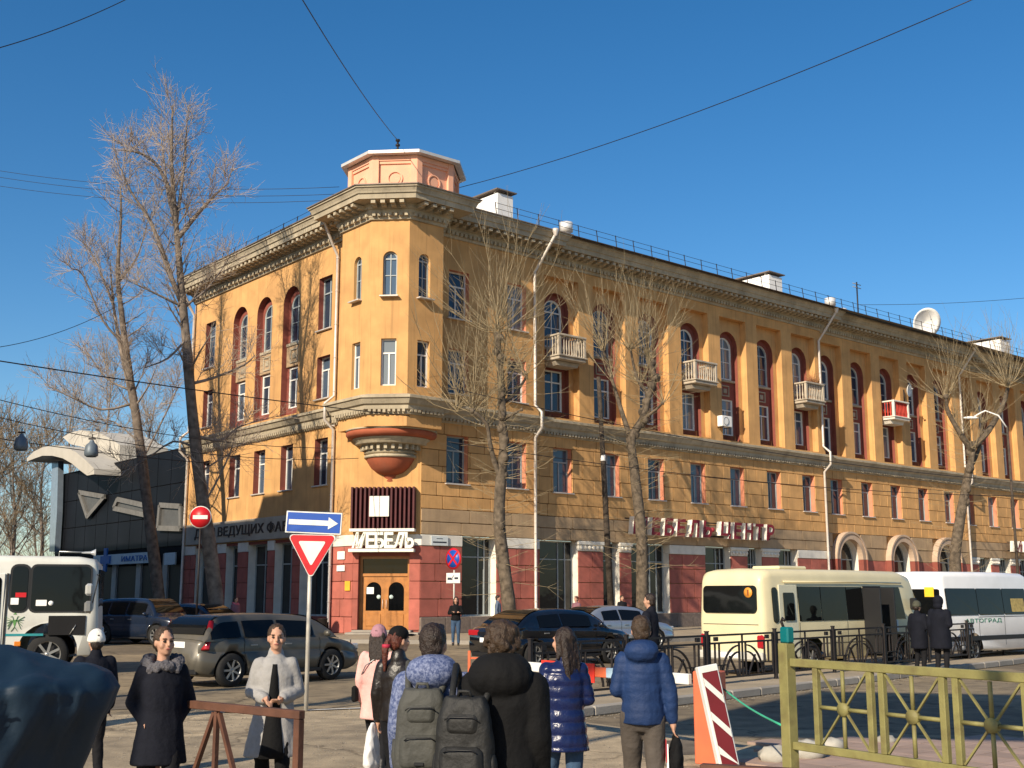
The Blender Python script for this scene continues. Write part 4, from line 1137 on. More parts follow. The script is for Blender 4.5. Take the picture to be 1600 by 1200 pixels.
S2 = thing('name_board', 'long shaded grey name board ДОМ ВЕДУЩИХ ФАБРИК above the left wing shop windows', 'sign', FL @ T(-9, -.1, 5))
GB = mat('grey_name_board', (.42, .37, .30), .8, var=.12, vs=1, stain=.3, ss=.8)
MB().cbox(-17.4, -2.1, -.12, -.003, 4.5, 5.6, .02).build('board', GB, S2, FL)
text_fit('ДОМ ВЕДУЩИХ ФАБРИК', 12.6, .62, .02, .01).build('lettering', mat('brown_lettering', (.055, .035, .025), .7), S2, FL @ T(-9.9, -.14, 5.05))
def plate(name, label, F, s, y, z, w_, h_, m, txt=None, tm=None, cat='sign'):
    t = thing(name, label, cat, F @ T(s, y, z))
    MB().cbox(-w_ / 2, w_ / 2, -.03, 0, -h_ / 2, h_ / 2, .006).build('plate', m, t, F @ T(s, y, z))
    if txt:
        for i, (b_, ww, hh, dz) in enumerate(txt): text_fit(b_, ww, hh, .004).build('lettering', tm, t, F @ T(s, y - .034, z + dz))
PLT = mat('pale_plate', (.62, .66, .66), .5, var=.05); INK = mat('dark_ink', (.03, .035, .05), .6)
plate('street_plate', 'pale street name plate on the right wing beside the corner door', FR, 1.0, -.06, 4.18, .95, .42, PLT)
for zz, ww, hh in ((4.28, .18, .025), (4.12, .38, .06)): MB().box(1.0 - ww, 1.0 + ww, -.096, -.091, zz - hh / 2, zz + hh / 2).build('illegible_line', INK, bpy.data.objects['street_plate'], FR)
plate('notice_plate', 'upper of two white plates on the pier left of the door', FL, -.95, -.03, 3.55, .62, .36, WHITE)
plate('notice_plate', 'lower of two white plates on the pier left of the door', FL, -.95, -.03, 2.98, .66, .26, WHITE)
plate('notice_plate', 'small yellow plate on the red pier left of the door', FL, -.35, -.03, 2.2, .42, .42, mat('yellow_plate', (.75, .42, .04), .6))
# roof-top dish, wall units
def dish(label, F, s, y, z, r, tilt, yaw):
    M = F @ T(s, y, z)
    t = thing('satellite_dish', label, 'dish', M)
    Md = M @ RZ(yaw) @ RX(math.pi / 2 + tilt)
    d = MB().lathe([(.001, -.0), (r * .5, .035 * r * 2), (r * .8, .11 * r * 2), (r, .17 * r * 2), (r * 1.01, .17 * r * 2 + .03), (r * .8, .11 * r * 2 + .02), (.001, .02)], 28)
    d.build('reflector', WHITE, t, Md)
    MB().tube([(0, r * .9, .25 * r), (0, r * .3, .8 * r)], .02, 6).ell((0, r * .3, .8 * r), .06, .06, .09, 8, 6).build('feed_arm', GREYM, t, Md)
    MB().tube([(0, .25, -1.9 * min(r, 1)), (0, .25, .1)], .05, 8).build('mast', IRON, t, M)
dish('large white satellite dish on the roof of the right wing', FR, 50.2, 3.6, 22.3, 1.15, .35, -.5)
dish('small dish fixed to a pier right of the red balcony', FR, 41.6, 2 * STEP - .35, 15.6, .42, .1, .2)
ac = thing('air_conditioner', 'white air conditioner box on a pier of the right wing', 'air conditioner', FR @ T(21.3, .1, 11.3))
Ma = FR @ T(21.45, STEP - .45, 11.2)
MB().cbox(-.45, .45, 0, .36, 0, .62, .03).build('casing', WHITE, ac, Ma)
MB().lathe([(.2, 0), (.24, .02), (.24, 0)], 20, Ma @ T(-.08, -.002, .31) @ RX(math.pi / 2)).build('fan_ring', GREYM, ac)
for sx in (-.3, .3): MB().bar((sx, 0, -.03), (sx, .45, -.03), .04, .04).build('bracket', IRON, ac, Ma)
an = thing('roof_antenna', 'thin mast with insulators on top of the tower drum', 'antenna', FC @ T(1.4, 2.0, 22.5))
Mn = FC @ T(1.35, 1.7, 22.3)
MB().tube([(0, 0, 0), (0, 0, 1.25)], .05, 8).build('mast', IRON, an, Mn)
for z in (.7, .95, 1.2): MB().lathe([(.05, -.06), (.11, -.04), (.11, .04), (.05, .06)], 10, Mn @ T(0, 0, z)).build('insulator', IRON, an)
an2 = thing('roof_antenna', 'thin antenna mast on the roof between the second chimney and the dish', 'antenna', FR @ T(40.3, 3, 20))
MB().tube([(40.3, 3, 20), (40.3, 3, 23.6)], .05, 6).build('mast', IRON, an2, FR)
for dz in (0, .25): MB().tube([(39.8, 3, 23.2 + dz), (40.8, 3, 23.2 + dz)], .03, 5).build('crossbar', GREYM, an2, FR)

# ---------------------------------------------------------------- overhead wires, hanging lamps, poles
def wire(label, p, q, sag, r=.02, name='overhead_wire', group='overhead wires'):
    t = MB(); n = 14
    t.tube([p.lerp(q, i / n) + Vector((0, 0, -sag * 4 * (i / n) * (1 - i / n))) for i in range(n + 1)], r, 5)
    o = t.build(name, IRON, None, None, label=label, category='wire', group=group)
top_an = Mn @ Vector((0, 0, 1.2))
wire('wire from the tower mast to the top edge of the picture', top_an, at(455, -30, 30), .25, .018)
wire('long wire rising from behind the tower to the upper right', at(718, 293, 56), at(1545, -12, 34), .5, .017)
wire('wire across the top left corner of the sky', at(-20, 80, 40), at(215, -10, 48), .2, .02)
for i, (y0, y1, lab) in enumerate(((262, 292, 'upper'), (272, 303, 'middle'), (286, 312, 'lowest'))):
    wire(lab + ' of three thin wires crossing behind the poplar tops', at(-30, y0, 70), at(530, y1, 62), .6, .014)
wire('thick wire across the left wing below its third floor windows', at(-20, 561, 33), at(640, 650, 49), .1, .02)
wire('upper tram wire above the curved canopy', at(-20, 620, 35), at(520, 700, 50), .4, .014)
wire('lower tram wire above the curved canopy', at(-20, 648, 36), at(560, 716, 51), .5, .014)
wire('thin wire left of the poplars at mid height', at(-20, 545, 45), at(180, 480, 52), .3, .014)
wire('upper wire along the right wing below the belt cornice', at(700, 605, 49), at(1640, 755, 70), .7, .018)
wire('lower wire along the right wing at the second floor windows', at(700, 690, 49), at(1640, 775, 68), .6, .018)
wire('faint wire in the sky above the satellite dish', at(1340, 476, 84), at(1640, 462, 84), .2, .016)
lw0, lw1 = at(-60, 676, 40), at(330, 724, 48)
wire('cable carrying the two hanging street lamps', lw0, lw1, .1, .016)
LAMPM = mat('lamp_grey', (.12, .15, .18), .5, .2, var=.1)
for x, y, lab in ((33, 692, 'hanging street lamp at the far left, against the sky'), (143, 702, 'hanging street lamp in front of the curved canopy')):
    p = at(x, y, 41); t = thing('hanging_lamp', lab, 'street lamp', T(p), 'street lamps hung on a cable')
    MB().lathe([(.06, .32), (.09, .24), (.20, .14), (.24, -.10), (.23, -.22), (.16, -.27), (.001, -.28)], 18).build('lamp_shade', LAMPM, t, T(p))
    MB().tube([(0, 0, .3), (0, 0, .52)], .02, 6).box(-.12, .12, -.03, .03, .34, .40).build('hanger', IRON, t, T(p))
def pole(name, label, p, h, r0, r1, m, cat, lean=0.0):
    t = thing(name, label, cat, T(p))
    MB().tube([(0, 0, -.1), (lean * .5, 0, h * .5), (lean, 0, h)], [r0, (r0 + r1) / 2, r1], 10).build('shaft', m, t, T(p))
    return t
p = at(957, 1000, 57.5); p.z = .1
t = pole('utility_pole', 'thin dark utility pole just left of the forked pollarded tree', p, 12.3, .17, .10, BARKD, 'pole', -.5)
MB().lathe([(.10, 0), (.13, .05), (.13, .3), (.10, .34)], 10).build('insulator', WHITE, t, T(p.x - .33, p.y, 8.2))
p = at(1597, 985, 73); p.z = .1
t = pole('street_lamp', 'street lamp arm above the far pollarded tree at the right edge', p, 12.0, .10, .07, BARKD, 'street lamp', 0)
a0 = Vector((p.x, p.y, 12.0))
MB().tube([a0, a0 + Vector((-.5, 0, .8)), a0 + Vector((-1.3, 0, 1.1)), a0 + Vector((-2.0, 0, .75))], .05, 8).build('arm', WHITE, t)
MB().ell(a0 + Vector((-2.2, 0, .65)), .5, .16, .1, 12, 8).build('lamp_head', WHITE, t)

# ---------------------------------------------------------------- traffic signs
SBLUE = mat('sign_blue', (.01, .07, .36), .4, var=.06, vs=3); SRED = mat('sign_red', (.50, .012, .018), .4, var=.06); SWHT = mat('sign_white', (.68, .68, .64), .4, var=.08, vs=4, stain=.15, ss=5)
POLE = mat('pale_sign_pole', (.52, .49, .43), .55, .2, var=.1, vs=4)
b0 = gp(478, 1111)
t = thing('traffic_sign', 'blue one-way arrow plate above a white give-way triangle on a pale pole', 'road sign', T(b0))
MB().tube([(0, 0, 0), (0, 0, 3.15)], .035, 10).build('pole', POLE, t, T(b0))
Mo = T(b0.x + .05, b0.y - .05, 3.0) @ RY(rad(2.5)) @ RX(rad(-3))
po = MB().cbox(-.46, .46, -.02, 0, -.18, .18, .006).build('one_way_plate', SWHT, t, Mo)
MB().cbox(-.437, .437, -.026, -.0205, -.158, .158, .004).build('blue_field', SBLUE, po, Mo)
MB().prism([(-.41, -.042), (.24, -.042), (.24, -.10), (.40, 0), (.24, .10), (.24, .042), (-.41, .042)], -.032, -.0265).build('arrow', SWHT, po, Mo)
def rtri(s, r=.05):
    out = []
    for k, a in enumerate((150, 30, 270)):
        c = Vector((math.cos(rad(a)), math.sin(rad(a)))) * s
        for d in ((60, 30, 0, -30, -60) ): out.append((c.x + r * math.cos(rad(a + d)), c.y + r * math.sin(rad(a + d))))
    return out
Mt = T(b0.x + .03, b0.y - .05, 2.565) @ RY(rad(1)) @ S3(1, 1, 1.02)
tp = MB().prism(rtri(.375), -.02, 0).build('give_way_plate', SWHT, t, Mt)
MB().prism(rtri(.355), -.025, -.0205).build('red_border', SRED, tp, Mt); MB().prism(rtri(.225, .02), -.030, -.0255).build('white_field', SWHT, tp, Mt)
# no entry, on a post in front of the tall poplar
p = at(313, 808, 47); t = thing('traffic_sign', 'round red no-entry sign in front of the tall poplar trunk', 'road sign', T(p.x, p.y, 0))
d = MB(); disc(d, Matrix(), .44, 0, .03); nd = d.build('disc', SWHT, t, T(p)); d = MB(); disc(d, Matrix(), .41, -.006, -.001); d.build('red_field', SRED, nd, T(p))
MB().box(-.29, .29, -.02, -.0065, -.075, .075).build('white_bar', SWHT, nd, T(p))
MB().tube([(0, .1, 0), (0, .08, p.z + .3)], .04, 8).build('pole', IRON, t, T(p.x, p.y, 0))
# no stopping sign near the woman
p = at(708, 873, 42.6); yw = rad(-42); t = thing('traffic_sign', 'round blue no-stopping sign with white tow-away plate beside the standing woman', 'road sign', T(p.x, p.y, 0))
Ms = T(p) @ RZ(yw)
d = MB(); disc(d, Matrix(), .38, 0, .03); nd = d.build('disc', SRED, t, Ms)
d = MB(); disc(d, Matrix(), .31, -.006, -.001); d.build('blue_field', SBLUE, nd, Ms)
q = MB()
for a in (45, -45): q.bar(Vector((-.31 * math.cos(rad(a)), -.012, -.31 * math.sin(rad(a)))), Vector((.31 * math.cos(rad(a)), -.012, .31 * math.sin(rad(a)))), .012 if a > 0 else .010, .075)
q.build('red_cross', SRED, nd, Ms)
Mp = Ms @ T(0, 0, -.68)
pp = MB().cbox(-.34, .34, 0, .03, -.18, .18, .006).build('tow_away_plate', SWHT, t, Mp)
MB().box(-.26, -.08, -.01, -.001, -.06, .02).box(-.08, -.02, -.01, -.001, -.06, -.01).bar((-.05, -.006, .0), (.06, -.006, .10), .01, .02).box(.08, .26, -.01, -.001, -.04, .03).build('tow_truck_mark', INK, pp, Mp)
MB().tube([(0, .06, -p.z + .1), (0, .06, .3)], .03, 8).build('pole', POLE, t, Ms)

# ---------------------------------------------------------------- fences and barriers
# black ornamental fence on a kerbed island
f0, f1 = gp(842, 1112), gp(1570, 1031); fd = (f1 - f0).normalized(); fn = Vector((fd.y, -fd.x, 0))
FB = frame(f0 - fd * .2, fd)
m = MB(); m.cbox(-.6, 34, -.95, .9, 0, .13, .02); isl = m.build('traffic_island', PAVE, None, FB, kind='structure')
x = -.75
while x < 30:
    MB().cbox(x, x + .97, -1.11, -.955, 0, .15, .02).build('kerb_stone', KERB, isl, FB); x += .99
bf = thing('ornamental_fence', 'black ornamental iron fence with arcs along the traffic island', 'fence', FB)
SEC = 2.56; Z0 = .13
postm_ = MB().box(-.03, .03, -.03, .03, 0, 1.0).box(-.038, .038, -.038, .038, 1.0, 1.02).mesh('post', IRON)
sec = MB(); bw = .038
def hb(x0, x1, z, w_=bw): sec.box(x0, x1, -.014, .014, z - w_ / 2, z + w_ / 2)
def vb(x, z0, z1, w_=bw): sec.box(x - w_ / 2, x + w_ / 2, -.013, .013, z0, z1)
W2 = SEC - .16
for z in (.93, .78, .12): hb(.08, .08 + W2, z)
vb(.08 + bw / 2, .1, .94); vb(.08 + W2 - bw / 2, .1, .94)
cxs = .08 + W2 / 2
vb(cxs, .1, .93)
for sg in (-1, 1):
    for r in (.62, .48):
        pts = [(cxs + sg * (.12 + r * math.sin(rad(a))), 0, .16 + r * math.cos(rad(a)) * .9) for a in range(0, 91, 10)]
        for a, b_ in zip(pts[:-1], pts[1:]): sec.bar(a, b_, .026, bw, up=(0, 1, 0))
    sec.bar((cxs + sg * .2, 0, .14), (cxs + sg * .48, 0, .52), .026, bw, up=(0, 1, 0)); sec.bar((cxs + sg * .12, 0, .14), (cxs + sg * .12, 0, .78), .026, bw, up=(0, 1, 0))
    sec.bar((cxs + sg * .62, 0, .36), (cxs + sg * 1.10, 0, .36), .02, bw, up=(0, 1, 0)); sec.bar((cxs + sg * .70, 0, .24), (cxs + sg * 1.10, 0, .24), .02, bw, up=(0, 1, 0))
    for xx in (.85, 1.0): sec.bar((cxs + sg * xx, 0, .36), (cxs + sg * xx, 0, .78), .02, bw, up=(0, 1, 0))
    sec.bar((cxs + sg * .8, 0, .12), (cxs + sg * .8, 0, .36), .02, bw, up=(0, 1, 0))
    sec.box(min(cxs + sg * .9, cxs + sg * 1.02), max(cxs + sg * .9, cxs + sg * 1.02), -.02, .02, .82, .90)
secm = sec.mesh('fence_panel', IRON)
for i in range(11):
    obj('fence_panel', secm, bf, FB @ T(i * SEC, 0, Z0)); obj('post', postm_, bf, FB @ T(i * SEC, 0, Z0))
# yellow-green foreground fence
OLIVE = mat('olive_yellow_paint', (.205, .185, .066), .62, var=.2, vs=5, stain=.6, ss=7, scol=(.10, .065, .03), bump=.15, bs=60)
y0p, y1p = at(1232, 1100, 10.0), at(1600, 1100, 8.15)
y0p.z = y1p.z = 0; yd = (y1p - y0p).normalized(); FY = frame(y0p, yd)
yf = thing('panel_fence', 'olive yellow metal fence of round-hub star panels in the right foreground', 'fence', FY)
MB().cbox(-.05, .05, -.05, .05, 0, 1.45, .006).build('post', OLIVE, yf, FY)
MB().cbox(.052, 4.2, -.025, .025, 1.265, 1.33, .006).build('top_rail', OLIVE, yf, FY); MB().cbox(.052, 4.2, -.025, .025, .61, .672, .006).build('bottom_rail', OLIVE, yf, FY)
up_m = MB().cbox(-.026, .026, -.024, .024, .673, 1.264, .005).mesh('upright', OLIVE)
pw = .60; x = .32
for i in range(6):
    for xx in (x, x + pw - .05): obj('upright', up_m, yf, FY @ T(xx, 0, 0))
    c = x + pw / 2 - .025
    hub = MB(); disc(hub, Matrix(), .052, -.024, .024); hubo = hub.build('hub', OLIVE, yf, FY @ T(c, 0, .965))
    rod = MB()
    a_, b2 = x + .034, x + pw - .084
    rod.tube([(c, 0, .677), (c, 0, .915)], .016, 8); rod.build('spoke', OLIVE, yf, FY)
    MB().tube([(c, 0, 1.015), (c, 0, 1.258)], .016, 8).build('spoke', OLIVE, yf, FY)
    MB().tube([(a_, 0, .965), (c - .05, 0, .965)], .016, 8).build('spoke', OLIVE, yf, FY); MB().tube([(c + .05, 0, .965), (b2, 0, .965)], .016, 8).build('spoke', OLIVE, yf, FY)
    for sx, sz in ((-1, -1), (-1, 1), (1, -1), (1, 1)):
        e = (a_ if sx < 0 else b2, 0, .68 if sz < 0 else 1.255); s_ = (c + sx * .037, 0, .965 + sz * .037)
        MB().bar(s_, e, .014, .018, up=(0, 1, 0)).build('spoke', OLIVE, yf, FY)
    x += pw + .065
lk = thing('green_padlock', 'teal plastic lock box standing on the olive fence post', 'lock box', FY @ T(.02, 0, 1.45))
TEAL = mat('teal_plastic', (.0, .13, .14), .4)
MB().cbox(-.035, .06, -.04, .04, 0, .13, .012).build('box', TEAL, lk, FY @ T(0, 0, 1.451)); MB().tube([(-.02, 0, .12), (-.045, 0, .17), (-.03, 0, .20), (-.005, 0, .18)], .012, 8).build('hook', IRON, lk, FY @ T(0, 0, 1.451))
# brown A-frame barrier on the left
RUST = mat('rusty_brown_steel', (.115, .05, .03), .7, .2, var=.25, vs=6, stain=.4, ss=4, scol=(.06, .035, .03), bump=.2)
l0, l1 = at(244, 1094, 9.9), at(472, 1116, 8.75); dl = (l1 - l0); LL = dl.to_2d().length; FA = frame(l0, Vector((dl.x, dl.y)) / LL)
af = thing('frame_barrier', 'low rusty brown steel frame barrier with diagonal struts in the left foreground', 'barrier', FA)
hz = (l0.z + l1.z) / 2
MB().cbox(0, LL, -.03, .03, hz - .035, hz + .025, .005).build('top_rail', RUST, af, FA)
MB().cbox(LL - .062, LL - .002, -.028, .028, 0, hz - .036, .005).build('post', RUST, af, FA); MB().cbox(.002, .062, -.028, .028, 0, hz - .036, .005).build('post', RUST, af, FA)
cx_ = LL * .45
MB().bar((cx_, 0, hz - .04), (cx_, 0, 0), .035, .035).build('strut', RUST, af, FA)
for sg in (-1, 1): MB().bar((cx_ + sg * .03, 0, hz - .05), (cx_ + sg * .50, 0, 0), .03, .035, up=(0, 1, 0)).build('strut', RUST, af, FA)
r0, r1 = at(1095, 1193, 6.2), at(1640, 1224, 5.6); fr_r = frame(r0, (r1 - r0).to_2d().normalized()); LL = (r1 - r0).to_2d().length
rb = thing('frame_barrier', 'rusty brown steel rail along the bottom edge below the olive fence', 'barrier', fr_r)
zz = r0.z
MB().cbox(0, LL, -.03, .03, zz - .06, zz, .005).build('top_rail', RUST, rb, fr_r)
for q in (.1, .5, .9): MB().cbox(LL * q - .03, LL * q + .03, -.028, .028, 0, zz - .061, .005).build('post', RUST, rb, fr_r)
# boom barrier: housing, arm, chevron board
ORG = mat('orange_red_housing', (.62, .13, .05), .55, var=.1, vs=3, stain=.25, ss=4, scol=(.3, .1, .06))
hb0 = gp(1112, 1193); MH = T(hb0) @ RZ(rad(-28))
bb = thing('boom_barrier', 'orange boom barrier post with red and white arm across the crossing', 'barrier', MH)
MB().cbox(-.15, .15, -.13, .13, 0, 1.0, .012).build('housing', ORG, bb, MH); MB().lathe([(.03, 0), (.035, .03), (.001, .04)], 12, MH @ T(.08, -.13, .9) @ RX(math.pi / 2)).build('lock', IRON, bb)
ar0, ar1 = hb0 + Vector((-.2, .1, .90)), Vector((-.12, 16.6, .93)); ad = ar1 - ar0; LA = ad.length
FAm = frame(ar1, Vector((-ad.x, -ad.y)) / ad.to_2d().length)
segs = [(0, .55, SWHT), (.55, .95, SWHT), (.95, 1.25, SRED), (1.25, 2.15, ORG), (2.15, 2.55, SBLUE), (2.55, LA, SWHT)]
for i, (a, b_, mm) in enumerate(segs): MB().cbox(a + .001, b_ - .001, -.03, .03, .84, .96, .008).build('arm_section', mat('pale_blue_tape', (.30, .42, .52), .6) if mm is SBLUE else mm, bb, FAm)
pn = MB().box(.9, 1.95, -.045, -.032, .77, 1.0).build('banner', mat('scarlet_banner', (.68, .035, .02), .6, var=.06), bb, FAm)
text_fit('ИЕ В ПРО', .85, .11, .003, .01).build('lettering', SWHT, pn, FAm @ T(1.42, -.05, .88))
MB().cbox(.15, .38, -.04, -.031, .87, .93, .004).build('reflector', SRED, bb, FAm)
cb0 = gp(1098, 1196); Mcb = T(cb0.x + .24, cb0.y - .25, 0) @ RZ(rad(14)) @ RY(rad(-9.5)) @ RX(rad(-6))
cv = thing('chevron_board', 'red and white striped board leaning on the orange barrier post', 'board', Mcb)
MB().cbox(-.115, .115, -.05, .05, 0, 1.1, .01).build('frame', SWHT, cv, Mcb)
MB().box(-.085, .095, -.056, -.051, .03, 1.03).build('red_field', mat('dull_red_field', (.15, .014, .018), .5, var=.1), cv, Mcb)
for k in range(4):
    z = -.05 + k * .36
    zc_ = [(-.085, z + .22), (-.085, z + .31), (.095, z + .09), (.095, z + .0)]
    zc_ = [(a, min(max(b_, .03), 1.03)) for a, b_ in zc_]
    MB().prism(zc_[::-1], -.061, -.0565).build('white_stripe', SWHT, cv, Mcb)
rp = MB(); a, b_ = hb0 + Vector((.16, 0, .8)), FY @ Vector((-.06, 0, .78))
n = 8
rp.tube([a.lerp(b_, i / n) + Vector((0, 0, -.03 * math.sin(math.pi * i / n))) for i in range(n + 1)], [.01] * 9, 6)
rp.build('rope', mat('green_rope', (.05, .42, .25), .7), None, None, label='bright green rope tied between barrier post and olive fence post', category='rope')
# red bollard stub left of the crossing, boulders
p = gp(733, 1062); t = thing('red_post', 'short red metal post with a crossbar beyond the black-jacketed man', 'post', T(p))
MB().cbox(-.03, .03, -.03, .03, 0, .62, .005).build('upright', ORG, t, T(p)); MB().cbox(.031, .5, -.02, .02, .44, .48, .005).build('crossbar', ORG, t, T(p))
STONE = mat('whitewashed_boulder', (.38, .36, .31), .9, var=.25, vs=4, stain=.5, ss=3, bump=.6, bs=6)
for i, (x, y, r, lab) in enumerate(((1212, 1194, .16, 'pale boulder left of the olive fence post'), (1262, 1188, .18, 'pale boulder directly behind the olive fence post'), (1300, 1176, .14, 'pale boulder right of the olive fence post'), (1385, 1164, .10, 'small pale stone beyond the first star panel'))):
    p = gp(x, y); m = MB(); m.ell((0, 0, 0), r * 1.2, r, r * .7, 14, 10)
    rng = random.Random(i); m.v = [tuple(c * (1 + .12 * math.sin(7 * v[0] / r + i) * math.cos(5 * v[1] / r) + rng.uniform(-.04, .04)) for c in v) for v in m.v]
    m.build('boulder', STONE, None, T(p.x, p.y, r * .55), label=lab, category='boulder', group='pale boulders by the olive fence')
# pink paving behind the olive fence, laid tile by tile where it shows
tf = put(bpy.data.objects.new('tile_paving', None), None, T(5, 13, 0), kind='structure')
tm_ = MB().cbox(-.5, .5, -.5, .5, -.5, .5, .02).mesh('paving_tile', TILE)
e0 = Vector((math.cos(rad(40)), math.sin(rad(40)))); e1 = Vector((-e0.y, e0.x))
cnt_ = 0
for i in range(-22, 22):
    for j in range(-22, 22):
        c = Vector((5.2, 13.0)) + e0 * (i * .5) + e1 * (j * .5)
        q = c.x / c.y
        if .20 < q < .47 and 10.5 < c.y < 15.6 + (c.x - 4) * .12 and cnt_ < 290:
            obj('paving_tile', tm_, tf, T(c.x, c.y, .012) @ RZ(rad(40)) @ S3(.488, .488, .05)); cnt_ += 1
# litter bin by the door
p = Cp(-.9, 1.6); t = thing('litter_bin', 'small black litter bin left of the door step', 'bin', T(p.x, p.y, .12))
MB().lathe([(.16, 0), (.18, .05), (.21, .6), (.23, .62), (.19, .62), (.17, .1), (.001, .09)], 16).build('drum', IRON, t, T(p.x, p.y, .2)); MB().box(-.22, .22, -.02, .02, 0, .55).build('stand', IRON, t, T(p.x, p.y + .23, .12))
# ---------------------------------------------------------------- vehicles
TYRE = mat('tyre_rubber', (.012, .012, .012), .85, var=.2, vs=10)
RIM = mat('alloy_rim', (.30, .30, .29), .35, .6, var=.1)
TRIM = mat('black_trim', (.012, .012, .013), .5, var=.1)
TAIL = mat('tail_lamp', (.35, .012, .018), .15, var=.05, spec=.6)
LAMP = mat('head_lamp', (.45, .46, .46), .08, .3, var=.05)
AMBER = mat('amber_lamp', (.6, .18, .02), .2, var=.05)
def paint(name, c, rough=.32, metal=.25, dirt=.25, coat=.6): return mat(name, c, rough, metal, var=.05, vs=2, stain=dirt, ss=1.6, scol=(.20, .165, .12), coat=coat)
WHEELS = {}
def wheel_meshes(r, wd):
    if (r, wd) in WHEELS: return WHEELS[(r, wd)]
    ty = MB().lathe([(r * .64, -wd / 2), (r * .92, -wd / 2), (r * .985, -wd * .36), (r, -wd * .2), (r, wd * .2), (r * .985, wd * .36), (r * .92, wd / 2), (r * .64, wd / 2)], 28, RX(math.pi / 2))
    rm = MB().lathe([(r * .64, -wd * .48), (r * .60, -wd * .42), (r * .58, -wd * .2), (r * .58, wd * .3)], 28, RX(math.pi / 2))
    for k in range(7):
        a = 2 * math.pi * k / 7
        rm.bar((r * .1 * math.cos(a), wd * .40, r * .1 * math.sin(a)), (r * .61 * math.cos(a), wd * .43, r * .61 * math.sin(a)), r * .12, .02, up=(0, 1, 0))
    rm.lathe([(.001, wd * .44), (r * .15, wd * .43), (r * .16, wd * .3)], 14, RX(-math.pi / 2))
    hub = MB().lathe([(r * .60, 0), (.001, .0)], 24, RX(-math.pi / 2))
    WHEELS[(r, wd)] = (ty.mesh('tyre', TYRE), rm.mesh('rim', RIM), hub.mesh('brake_disc', TRIM))
    return WHEELS[(r, wd)]
def wheel(root, M, x, y, r, wd):
    a, b_, c = wheel_meshes(r, wd)
    Mw = M @ T(x, y, r) @ (RZ(math.pi) if y < 0 else Matrix())
    w_ = put(bpy.data.objects.new('wheel', None), root, Mw)
    obj('tyre', a, w_, Mw); obj('rim', b_, w_, Mw); obj('brake_disc', c, w_, Mw)
def lerp_t(tab, x):
    if x <= tab[0][0]: return tab[0][1]
    for (a, u), (b_, v) in zip(tab[:-1], tab[1:]):
        if x <= b_:
            t = (x - a) / (b_ - a); return u + (v - u) * t
    return tab[-1][1]
def smooth_tab(tab, xs):
    ys = [lerp_t(tab, x) for x in xs]
    for _ in range(1):
        ys = [ys[0]] + [(ys[i - 1] + 2 * ys[i] + ys[i + 1]) / 4 for i in range(1, len(ys) - 1)] + [ys[-1]]
    return ys
